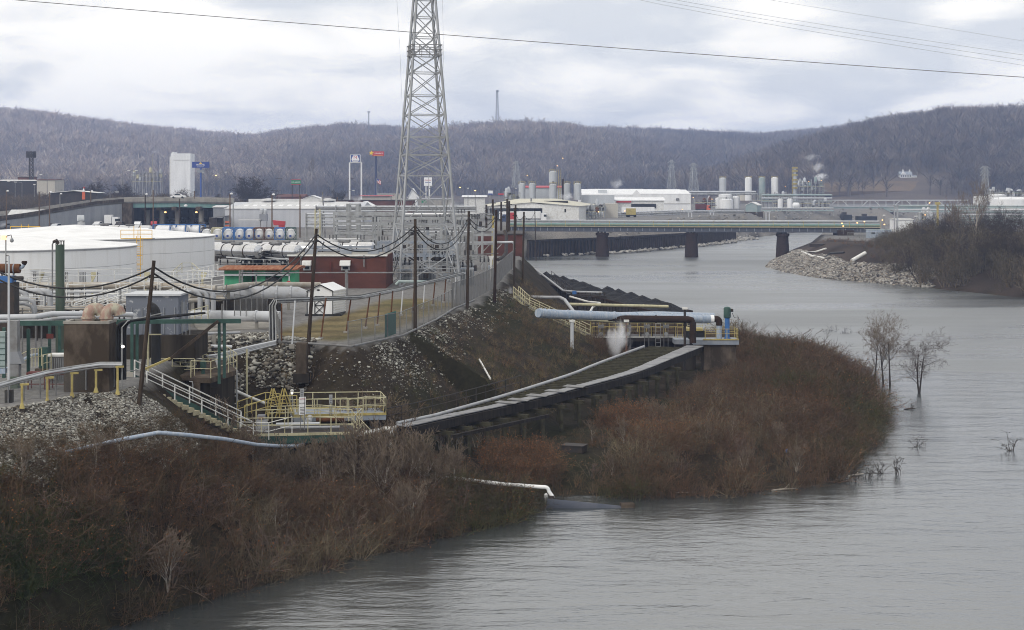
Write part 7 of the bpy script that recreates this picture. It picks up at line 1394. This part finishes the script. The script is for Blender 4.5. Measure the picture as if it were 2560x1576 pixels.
# brush: bare stems with twigs and a few dead leaves
def shrub(ns,nt,spread,leaf,wd=1.0):
    P0=[];P1=[];w0=[];w1=[];kd=[]
    def seg(p,q_,a,b,k): P0.append(p);P1.append(q_);w0.append(a*wd);w1.append(b*wd);kd.append(k)
    for s_ in range(ns):
        a=rng.uniform(0,6.28); til=abs(rng.normal(0,spread)); L=rng.uniform(.6,1.08); p=np.array((math.cos(a),math.sin(a),0))*rng.uniform(0,.16); d=np.array((math.cos(a)*math.sin(til),math.sin(a)*math.sin(til),math.cos(til))); pts=[p]
        for k in range(4): d=d+rng.normal(0,.10,3)+np.array((0,0,-.04*k*til)); d/=np.linalg.norm(d); p=p+d*L/4; pts.append(p)
        for k in range(4): seg(pts[k],pts[k+1],.0085*(1-k*.2),.0085*(.8-k*.2),0)
        for j in range(nt):
            u=rng.uniform(.9,3.95); i=int(u); b=pts[i]+(pts[i+1]-pts[i])*(u-i); e=d*.6+rng.normal(0,.55,3); e[2]=abs(e[2])*.8; e/=np.linalg.norm(e); l=rng.uniform(.1,.3); c=b+e*l; seg(b,c,.0042,.0024,1)
            for m_ in range(2):
                g=e+rng.normal(0,.5,3); g/=np.linalg.norm(g); h=b+e*l*rng.uniform(.4,1); seg(h,h+g*l*.6,.0028,.0016,1)
            if rng.random()<leaf:
                g=rng.normal(0,1,3); g/=np.linalg.norm(g); seg(c,c+g*.028,.010,.010,2)
    v,f=ribbons(np.array(P0),np.array(P1),np.array(w0),np.array(w1)); return v,f,np.repeat(np.array(kd),4)
SH=[shrub(9,8,.45,.1),shrub(12,6,.7,.5),shrub(8,9,.35,.05),shrub(14,5,.95,.3),shrub(7,10,.3,.02),shrub(11,7,.6,.0)]
SHF=[shrub(9,8,.4,.0,1.6),shrub(12,7,.55,.0,1.6),shrub(8,10,.35,.0,1.6)]
WEED=[shrub(9,3,.7,.2,1.6),shrub(12,2,.9,.1,1.8),shrub(7,4,.5,.3,1.6)]
BR=[(.070,.066,.036),(.058,.046,.036),(.085,.062,.048),(.10,.060,.046),(.125,.082,.062),(.092,.058,.050),(.115,.092,.074),(.16,.125,.098)]
def brush(name,label,x,y,h,protos,pal,leafc=(.20,.085,.035),z=None,wide=(.8,1.25)):
    z=terrain(x,y) if z is None else z; vs=[];fs=[];cs=[];o0=0; kk=rng.integers(0,len(protos),len(x)); tn=fbm(x*.12,y*.12,41)
    for k,(v,f,kd) in enumerate(protos):
        m=kk==k; n=int(m.sum())
        if not n: continue
        a=rng.uniform(0,6.28,n)[:,None]; w=(h[m]*rng.uniform(*wide,n))[:,None]
        vx=v[None,:,0]*np.cos(a)-v[None,:,1]*np.sin(a); vy=v[None,:,0]*np.sin(a)+v[None,:,1]*np.cos(a)
        vs.append(np.stack([x[m][:,None]+vx*w,y[m][:,None]+vy*w,np.maximum(z[m],-.3)[:,None]-.1+v[None,:,2]*h[m][:,None]],-1).reshape(-1,3)); fs.append((f[None]+np.arange(n)[:,None,None]*len(v)).reshape(-1,4)+o0); o0+=n*len(v)
        ci=np.clip((rng.random(n)*.55+.22+tn[m]*1.7)*len(pal),0,len(pal)-1).astype(int); c=np.array(pal)[ci]*np.array((.94,.97,.82))*rng.uniform(.75,1.25,(n,1)); c=np.repeat(c[:,None],len(v),1); c[:,kd==0]*=1.45; c[:,kd==2]=np.array(leafc)*rng.uniform(.6,1.4,(n,1,1)); cs.append(c.reshape(-1,3))
    return tag(npmesh(name,np.vstack(vs),np.vstack(fs),M['scrub'],False,{'tint':np.vstack(cs)}),label,'brush',kind='stuff')
ctrA=np.array([(p.x,p.y) for p in ctr])
def dtrestle(x,y):
    d=np.hypot(x[:,None]-ctrA[None,:,0],y[:,None]-ctrA[None,:,1]); i=d.argmin(1); nn=np.array([(q_.x,q_.y) for q_ in nrm])[i]; s_=((x-ctrA[i,0])*nn[:,0]+(y-ctrA[i,1])*nn[:,1]); return d.min(1),s_
# 1 near left bank
x,y=scatter(7600,-34,3,60,101,lambda x,y,z,dl,dp,dr,drp:(dl>-.4)&(dp<-2.6)&(z<6.9)&~((x>-20)&(y>94)&(dp>-9)))
_,_,dpp,_,_=terrain(x,y,True); px_=1280+FP*x/y; gz=terrain(x,y)
# keep the tops below the blue pipe line and the lower platform
cap=np.where(px_<130,1135,np.where(px_<480,1092,np.where(px_<600,1075,np.where(px_<960,1050,1085)))); lim=(gz-(CH-(cap-HZ)/FP*y)); hh=np.minimum(rng.uniform(.8,1.9,len(x))*(1+1.5*np.clip(fbm(x*.3,y*.3,61)+.1,-.05,1)),np.clip(-lim+rng.uniform(-.1,.25,len(x))+np.where((px_>480)&(rng.random(len(x))<.15),.8,0),.25,3.2)); hh=np.where(((px_>450)&(gz<3.5))|((px_<=450)&(gz<5.2)),np.maximum(hh,1.05),hh); k=hh>.3
brush('undergrowth','dense brown leafless brush covering the near river bank',x[k],y[k],hh[k],SH,BR)
# 2 the point
def point(x,y,z,dl,dp,dr,drp):
    d,s_=dtrestle(x,y); return (dl>-1.15)&(z<4.2)&(x>-7)&((s_<-1.6)|((y>158)&(d>5)))&~((x>16)&(x<23.5)&(y>157)&(y<165))&~((x>6)&(x<20)&(y>163)&(y<182))&(y>97)&((y<185)|(dl<9))
x,y=scatter(9500,-7,40,97,208,point); d,s_=dtrestle(x,y); hh=np.clip(.5+.22*d,.6,1.9)*rng.uniform(.55,1.1,len(x))*(1+1.5*np.clip(fbm(x*.28,y*.28,62)+.1,-.3,1)); hh=np.where((d<6.5)&(y<138)&(s_<0),np.minimum(hh,.25+.09*d),hh); hh=np.where((y>158)&(x<25),np.minimum(hh,1.6),np.where(x>24,hh*1.25,hh))
k=(x-5)**2*2+(y-109)**2*.6>9
brush('scrub','dense reddish brown leafless scrub covering the point',x[k],y[k],hh[k],SH,BR)
# patches hung with rusty leaves, and a dark green ivy patch at the lower left corner
def near(pts,x,y): return np.min([np.hypot(x-a[0],y-a[1])/r for a,r in pts],0)<1
lp=[(hit(1120,1130),3.2),(hit(1560,1060),3.0),(hit(1640,1110),2.6),(hit(1010,1180),3.0),(hit(700,1160),2.2),(hit(1300,1180),2.5)]
x,y=scatter(60000,-25,40,70,150,lambda x,y,z,dl,dp,dr,drp:(dl>0)&(z<2.6)&near(lp,x,y)&((dtrestle(x,y)[1]<-2)|(y<98))); x,y=x[:900],y[:900]
LV=[shrub(8,7,.7,2.5),shrub(7,8,.5,2.5)]; brush('leafy_brush','brush still hung with rusty brown leaves',x,y,rng.uniform(.9,2.0,len(x)),LV,[(.10,.065,.05),(.13,.09,.07)],(.25,.10,.04))
x,y=scatter(60000,-40,-8,62,80,lambda x,y,z,dl,dp,dr,drp:(dl>0)&near([(hit(150,1480),2.4),(hit(220,1400),1.6),(hit(60,1420),1.6)],x,y)); x,y=x[:500],y[:500]; brush('ivy_tangle','dark green tangle low at the left bank',x,y,rng.uniform(.8,1.7,len(x)),LV,[(.035,.045,.022),(.05,.055,.03)],(.045,.06,.022))
# arching bushes that stand out one by one
ab=[]
for k,(px,py,hh) in enumerate(((430,1500,2.6),(650,1440,2.4),(700,1420,2.2),(880,1390,2.3),(1060,1330,2.2),(500,1290,2.2),(250,1290,2.0),(820,1250,2.2),(1150,1290,2.0),(330,1400,2.3),(130,1330,2.2),(950,1240,2.1),(1700,1190,1.8),(1850,1150,1.9),(1950,1060,1.8),(1600,1180,1.7),(2080,1090,1.7),(1480,1200,1.6),(1780,1080,1.8),(1900,980,1.7),(2105,900,2.8),(2150,925,2.6),(2180,950,2.8),(2200,985,2.4),(2130,960,2.6),(2060,890,2.2),(2215,1020,2.0),(2010,880,1.9),(2190,1050,2.0))):
    g=hit(px,py); v,f,kd=SH[(k*5)%6] if False else shrub(11,9,.75,.25,1.5); tag(npmesh('arching_shrub',v*hh+np.array(g)[None]-np.array((0,0,.1)),f,M['scrub'],False,{'tint':np.where((kd==2)[:,None],(.20,.085,.035),np.where((kd==0)[:,None],(.17,.13,.105),(.13,.095,.078)))}),'large arching bare shrub standing out of the '+('near bank brush' if px<1300 else 'brush on the point'),'shrub',group='arching shrubs')
# 3 weeds on the bank
x,y=scatter(16000,-24,16,100,215,lambda x,y,z,dl,dp,dr,drp:(dp<-.8)&(z>2.2)&(dl>2)&(rng.random(len(x))<np.clip(.3+(-dp-2)/6,.12,1)))
d,s_=dtrestle(x,y); k=(s_>.5)&(d>1.2); brush('dead_weeds','low dead weeds and grass on the dark bank',x[k],y[k],rng.uniform(.25,.8,k.sum())*np.where(rng.random(k.sum())<.1,1.7,1),WEED,[(.09,.07,.05),(.125,.085,.064),(.085,.066,.054),(.16,.12,.08),(.07,.07,.04),(.14,.09,.07)])
x,y=scatter(6500,-28,-13,76,90,lambda x,y,z,dl,dp,dr,drp:(dp<-2.0)&(z>4.5)&(dp>-6)); brush('slope_weeds','thin dead weeds among the pale stones at left',x,y,rng.uniform(.2,.7,len(x)),WEED,[(.11,.085,.065),(.09,.065,.05),(.075,.06,.045)])
# 4 right bank
x,y=scatter(5200,78,200,240,440,lambda x,y,z,dl,dp,dr,drp:(dr>np.where(1280+FP*x/y>2300,.6,4))&(drp<10)&(1280+FP*x/y>2120+ (y-300)*.6)); hh=rng.uniform(2,6,len(x))*np.clip((1280+FP*x/y-2150)/130,.25,1); brush('bank_brush','dark leafless brush on the right river bank',x,y,hh,SHF,[(.095,.078,.066),(.08,.066,.058),(.12,.095,.08),(.105,.08,.064)],wide=(.7,1.1))
x,y=scatter(700,80,125,340,425,lambda x,y,z,dl,dp,dr,drp:(dr>9)&(drp<1)); brush('bank_weeds','low rusty weeds above the stone beach',x,y,rng.uniform(.4,1.1,len(x)),WEED,[(.12,.065,.045),(.08,.06,.05),(.14,.075,.05)])
# behind the overpass
pxr=rng.uniform(-20,640,900); y=rng.uniform(560,720,900); x=(pxr-1280)/FP*y; brush('roadside_brush','grey brown winter brush behind the road ramp',x,y,rng.uniform(3,8,900)*np.where(pxr<460,1,.7),SHF,[(.10,.075,.065),(.12,.09,.075),(.085,.068,.062)],z=np.full(900,10.0),wide=(1,1.6))
# flooded twigs at the edge
for k,(px,py,hgt,w) in enumerate(((2290,1118,.75,'left'),(2530,1128,1.0,'at the right frame edge'),(2240,1185,.9,'at the tip of the point'),(2170,1195,.8,'beside the tip of the point'),(2278,1022,.5,'below the forked tree'),(2205,1185,.9,'close to the tip of the point'),(2140,1205,.7,'under the front edge of the point'))):
    p=G(px,py,0); v,f,kd=shrub(9,4,.75,1.6,2.6); vv=v*hgt*1.5+np.array(p)[None]-np.array((0,0,.05)); c=np.where((kd==2)[:,None],(.03,.028,.024),(.05,.042,.036)); tag(npmesh('drowned_shrub',vv,f,M['scrub'],False,{'tint':c}),f'half drowned leafy twigs standing in the river, {w}','shrub',group='drowned shrubs')
# trees
def tree(name,label,p,H,form,bark,twig,seed,group=None,levels=4,trunks=1,lean=0,clear=.25,tw=1.0,ub=.10):
    rd=np.random.default_rng(seed); t=thing(name,label,'tree',p,group); q=MB(); R0=[];R1=[];W0=[];W1=[]
    def branch(b,d,L,r,lv):
        n=4; pts=[b]; 
        for k in range(n): d=d+rd.normal(0,.11 if lv else .05,3)+np.array((0,0,ub if lv else .02)); d/=np.linalg.norm(d); b=b+d*L/n; pts.append(b)
        if r>.035*H/9: q.tube([V(tuple(x)) for x in pts],[r*(1-.17*k) for k in range(n+1)],5 if lv else 7)
        else:
            for k in range(n): R0.append(pts[k]);R1.append(pts[k+1]);W0.append(r*(1-.2*k));W1.append(r*(.8-.2*k))
        if lv<levels:
            nc=(form[1] if lv==0 else form[2] if lv==1 else 4)
            for c in range(nc):
                u=rd.uniform(clear if lv==0 else .2,1)*n; i=min(int(u),n-1); o=pts[i]+(pts[i+1]-pts[i])*(u-i); a=rd.uniform(0,6.28); e=rd.normal(0,1,3); e-=d*np.dot(e,d); e/=np.linalg.norm(e); s_=form[0]*rd.uniform(.6,1.3); dd=d*math.cos(s_)+e*math.sin(s_); dd[2]+=ub*1.2
                branch(o,dd/np.linalg.norm(dd),L*rd.uniform(.38,.62)*(1.15 if lv==0 else 1),r*(1-.17*u)*rd.uniform(.38,.55),lv+1)
    for k in range(trunks):
        a=k*6.28/trunks+seed; dl_=(.30 if trunks>1 else 0)+lean; branch(np.array((0,0,-.3)),np.array((math.cos(a)*dl_,math.sin(a)*dl_*.6,1.0)),H*.62,H*.014+.012,0)
    q.v=[(a+p[0],b+p[1],c+p[2]) for a,b,c in q.v]; q.out('trunk',bark,t)
    v,f=ribbons(np.array(R0),np.array(R1),np.maximum(np.array(W0),.0045*tw),np.maximum(np.array(W1),.0035*tw)); npmesh('crown',v,f,twig,parent=t); return t
PR=(0,0,0)
def at_(px,Y,z=9): return XY(px,Y,z)
# single trees in the river edge
p=G(2298,982,0); tree('bare_tree','forked bare tree standing alone in the river off the point',p,6.6,(.95,9,7),M['barkd'],M['twig'],5,tw=1.8,ub=.03,levels=4,trunks=2,clear=.22)
for k,(px,py,hh,w) in enumerate(((2225,965,6.9,'right'),(2188,962,6.4,'left'),(2208,958,6.0,'middle'))): tree('bare_tree',f'slender bare tree at the tip of the point, {w} of three',V((G(px,py,0)))+V((0,0,.3)),hh,(.75,11,7),M['barkd'],M['twigb'],20+k,tw=1.8,ub=.05,levels=4,clear=.3)
tree('bare_tree','round bushy bare tree on top of the point',hit(2085,905),5.2,(.95,11,7),M['barkd'],M['twigd'],31,tw=1.8,ub=.04,levels=4,trunks=3,clear=.2)
# pale saplings standing out of the brush
sp=[(880,1120,3.4),(905,1110,3.0),(935,1118,3.6),(965,1125,3.2),(985,1130,3.8),(1005,1120,3.0),(1060,1120,2.6),(1100,1128,2.8),(1140,1140,2.6),(1190,1120,2.8),(860,1140,3.0),(600,1150,2.6),(640,1170,2.8),(240,1180,2.6),(60,1200,2.4),(300,1170,2.2),(720,1240,2.6),(1020,1330,3.2),(1010,1300,2.8),(420,1470,3.0),(690,1350,2.4),(1560,1110,2.6),(1640,1080,2.8),(1700,1100,2.4),(1760,1120,2.6),(1830,1110,2.8),(1900,1080,2.6),(1950,1120,2.4),(2010,1060,2.6),(1620,1040,2.2),(1480,1110,2.2),(1860,1180,2.4),(1990,1180,2.4),(2060,1120,2.4),(2080,1000,2.2),(1790,1000,2.0),(1530,1190,2.2)]
spp=[tree('sapling','proto',(0,0,0),3.0,(.6,10,6),M['barkp'],M['twigb'],50+k,tw=2.6,ub=.06,levels=3,clear=.18,trunks=1+k%3) for k in range(5)]
used=[0]*5
for k,(px,py,hh) in enumerate(sp):
    g=hit(px,py); i=k%5; lab='pale bare sapling rising from the brush in front of the yellow platform' if (850<px<1010 and py<1145) else 'pale bare sapling rising from the brown brush on the point' if px>1450 else 'pale bare sapling rising from the brush on the near bank' if px<800 or py>1200 else 'pale bare sapling in the brush below the trestle'
    sc=hh/3.0*(1 if px<1400 else .85)
    if not used[i]: t=spp[i]; t.location=g; t.scale=(sc,)*3; t['label']=lab; used[i]=1
    else: t=dup(spp[i],g,lab,rz=k*1.7,sc=sc)
    t['group']='saplings in the brush'
# a screen of pale saplings in front of the lower platform and the trestle head
for k in range(34):
    px=575+k*17+rng.uniform(-8,8); Ys=rng.uniform(94.5,97.5) if px<960 else rng.uniform(96,100); p=XY(px,Ys); p.z=tz(p.x,p.y)
    hh=rng.uniform(3.3,5.0) if 820<px<1060 else rng.uniform(2.3,3.7)
    t=dup(spp[k%5],p,'pale bare sapling in the thin row screening the yellow platform' if px<960 else 'pale bare sapling screening the head of the trestle',rz=k*1.3,sc=hh/3.0); t['group']='saplings in the brush'
# right bank trees
rb=[tree('bank_tree','proto',(0,0,0),9.0,(.8,11,7),M['barkd'],M['twigd'],80+k,tw=3.2,ub=.05,levels=4,trunks=2,clear=.15) for k in range(4)]; u_=[0]*4
RB=[(2300,330,6),(2335,345,8),(2360,320,7),(2390,335,9),(2420,318,7),(2450,330,8.5),(2480,312,7),(2510,325,8.5),(2540,310,8),(2555,330,9),(2345,300,6),(2400,296,6.5),(2460,290,7),(2520,286,7.5),(2290,372,5),(2320,385,6),(2375,380,7.5),(2440,372,8),(2500,360,9),(2270,350,4.5),(2555,280,7)]
for k,(px,Yt_,hh) in enumerate(RB):
    p=XY(px,Yt_+28); p.z=max(0,tz(p.x,p.y)); lab='dark bare tree among the crowded trees of the right bank'; i=k%4
    if not u_[i]: t=rb[i]; t.location=p; t.scale=(hh/9,)*3; t['label']=lab; u_[i]=1
    else: t=dup(rb[i],p,lab,rz=k*2.1,sc=hh/9)
    t['group']='trees of the right bank'
tree('pale_tree','tall pale barked tree rising above the dark trees of the right bank',XY(2440,345,6),15,(.5,11,6),M['barkp'],M['twigb'],95,tw=4,levels=4,clear=.3); tree('pale_tree','second tall tree with brown twigs left of the pale one',XY(2405,350,6),13,(.45,11,6),M['bark'],M['twigb'],96,tw=4,levels=4,clear=.2)
tree('leaning_tree','dark tree leaning over the stone beach at the right bank',XY(2295,322,1.0),7,(.5,8,6),M['barkd'],M['twigd'],97,tw=4,levels=4,lean=.55,clear=.3)
# distant round trees
db=[tree('winter_tree','proto',(0,0,0),10,(.95,17,10),M['barkd'],M['twigd'],120+k,tw=6.5,ub=.03,levels=4,clear=.12,trunks=1+k%2) for k in range(3)]; u_=[0]*3
DT=[(250,600,15.5,'big dark bare tree with spreading crown behind the road ramp'),(205,620,11.5,'dark bare tree left of the big spreading one'),(312,640,12,'bare tree in front of the plant pipes'),(430,600,10.5,'bare tree below the white silo block, left one'),(455,620,10.5,'bare tree below the white silo block, right one'),(626,640,15,'broad round bare tree standing alone behind the warehouse'),(850,760,12,'faint round bare tree left of the two legged sign'),(160,660,10,'reddish bare tree by the pale hall'),(95,680,9,'small bare tree behind the pale hall'),(20,640,8,'small bare tree at the far left above the ramp'),(400,660,9,'small bare tree left of the silo block'),(545,660,8,'small bare tree below the street lamps'),(575,680,7,'small bare tree left of the broad round one')]
for k,(px,Yt_,hh,lab) in enumerate(DT):
    p=XY(px,Yt_,9.5); i=(k*2)%3; s_=(hh/10*(1.25 if k in(0,5) else 1),)*2+(hh/10,)
    if not u_[i]: t=db[i]; t.location=p; t.scale=s_; t['label']=lab; u_[i]=1
    else: t=dup(db[i],p,lab,rz=k*1.3,sc=s_)
    t['group']='winter trees beyond the yard'
hb=[tree('hill_tree','proto',(0,0,0),16,(.45,10,6),M['barkp'],M['twigb'],140+k,tw=16,levels=3,clear=.25) for k in range(2)]; u_=[0]*2
for k,(px,py,Yt_,hh,lab) in enumerate(((2295,440,1300,24,'tall pale tree behind the farmhouse, nearest its right end'),(2230,448,1296,18,'pale tree close to the left of the farmhouse'),(2205,450,1300,20,'spreading pale tree left of the farmhouse meadow'),(2325,446,1310,19,'pale tree right of the farmhouse'),(2375,442,1320,21,'spreading pale tree between farmhouse and far house'),(2500,448,1300,14,'thin pale tree at the right of the hillside'),(520,440,1250,16,'thin white tree below the left hill'),(780,435,1250,17,'thin pale tree on the slope left of the two legged sign'))):
    p=P(px,py+14,Yt_); i=k%2
    if not u_[i]: t=hb[i]; t.location=p; t.scale=(hh/16,)*3; t['label']=lab; u_[i]=1
    else: t=dup(hb[i],p,lab,rz=k,sc=hh/16)
    t['group']='pale trees on the hillside'
# steam
def steam(label,c,rx,rz_,dens,lean=.3,sc=1.0):
    q=MB(); n=10
    for j in range(n+1):
        for k in range(14):
            f=math.pi*j/n; a=2*math.pi*k/14; q.v.append((c.x+rx*math.sin(f)*math.cos(a)+lean*rz_*(1-math.cos(f))*-.5,c.y+rx*math.sin(f)*math.sin(a),c.z+rz_*-math.cos(f)))
    for j in range(n):
        for k in range(14): q.f.append((j*14+k,j*14+(k+1)%14,(j+1)*14+(k+1)%14,(j+1)*14+k))
    m=bpy.data.materials.new('steam'); m.use_nodes=True; t=m.node_tree; t.nodes.clear()
    g=t.nodes.new('ShaderNodeNewGeometry'); s1=t.nodes.new('ShaderNodeVectorMath'); s1.operation='SUBTRACT'; s1.inputs[1].default_value=tuple(c); t.links.new(g.outputs['Position'],s1.inputs[0])
    s2=t.nodes.new('ShaderNodeVectorMath'); s2.operation='MULTIPLY'; s2.inputs[1].default_value=(1/rx,1/rx,1/rz_); t.links.new(s1.outputs[0],s2.inputs[0])
    ln=t.nodes.new('ShaderNodeVectorMath'); ln.operation='LENGTH'; t.links.new(s2.outputs[0],ln.inputs[0])
    nz=t.nodes.new('ShaderNodeTexNoise'); nz.inputs['Scale'].default_value=sc*1.3; nz.inputs['Detail'].default_value=2.5; nz.inputs['Distortion'].default_value=.6; t.links.new(s2.outputs[0],nz.inputs['Vector'])
    def mt(op,a,b):
        n_=t.nodes.new('ShaderNodeMath'); n_.operation=op
        for i,v in enumerate((a,b)):
            if isinstance(v,(int,float)): n_.inputs[i].default_value=v
            else: t.links.new(v,n_.inputs[i])
        return n_.outputs[0]
    f=mt('ADD',mt('SUBTRACT',.62,ln.outputs['Value']),mt('MULTIPLY',mt('SUBTRACT',nz.outputs['Fac'],.5),3.4)); e_=mt('MINIMUM',mt('MULTIPLY',mt('SUBTRACT',1.0,ln.outputs['Value']),1.8),1.0); f=mt('MULTIPLY',mt('MULTIPLY',mt('MAXIMUM',f,0.0),mt('MAXIMUM',e_,0.0)),dens)
    pv=t.nodes.new('ShaderNodeVolumePrincipled'); pv.inputs['Color'].default_value=(.97,.97,1,1); t.links.new(f,pv.inputs['Density']); oo=t.nodes.new('ShaderNodeOutputMaterial'); t.links.new(pv.outputs[0],oo.inputs['Volume'])
    return tag(q.out('steam',m),label,'steam',kind='stuff')
steam('white steam cloud rising beside the rusty standpipe',P(1548,842,153.5),1.6,2.4,3.4,-.25,1.0); steam('thin steam at the slatted fence corner',P(1272,728,178),1.2,.8,1.2)
steam('white steam puff leaving the far process structure',P(2052,442,858),5,3.2,.9,.4,1.4); steam('ragged middle of the far steam plume',P(2045,418,860),4.5,4,.4,.4,1.6); steam('broken upper part of the far steam plume',P(2028,393,865),6,3,.16,.3,1.6)
steam('low steam before the silo cluster',P(1420,490,645),4.5,2.4,.5); steam('faint steam over the white hall',P(1545,458,735),5,3.5,.25); steam('thin smoke at the pale chimney top',P(388,379,880),3,1.2,.2); steam('steam puff by the gabled house',P(896,500,555),2.5,2.2,.4); steam('pale steam right of the tower legs',P(1128,512,420),3,2.5,.3)
# ---------------------------------------------------------------- haze
hm=bpy.data.materials.new('haze_air'); hm.use_nodes=True; t=hm.node_tree; t.nodes.clear()
pv=t.nodes.new('ShaderNodeVolumePrincipled'); pv.inputs['Color'].default_value=(.49,.63,1,1); pv.inputs['Density'].default_value=HAZE; pv.inputs['Anisotropy'].default_value=0
oo=t.nodes.new('ShaderNodeOutputMaterial'); t.links.new(pv.outputs[0],oo.inputs['Volume'])
try: hm.cycles.homogeneous_volume=True
except Exception: pass
tag(MB().box((0,2050,-6.5),(9000,4500,206.5)).out('haze',hm),'thin winter haze over the valley','haze',kind='stuff')
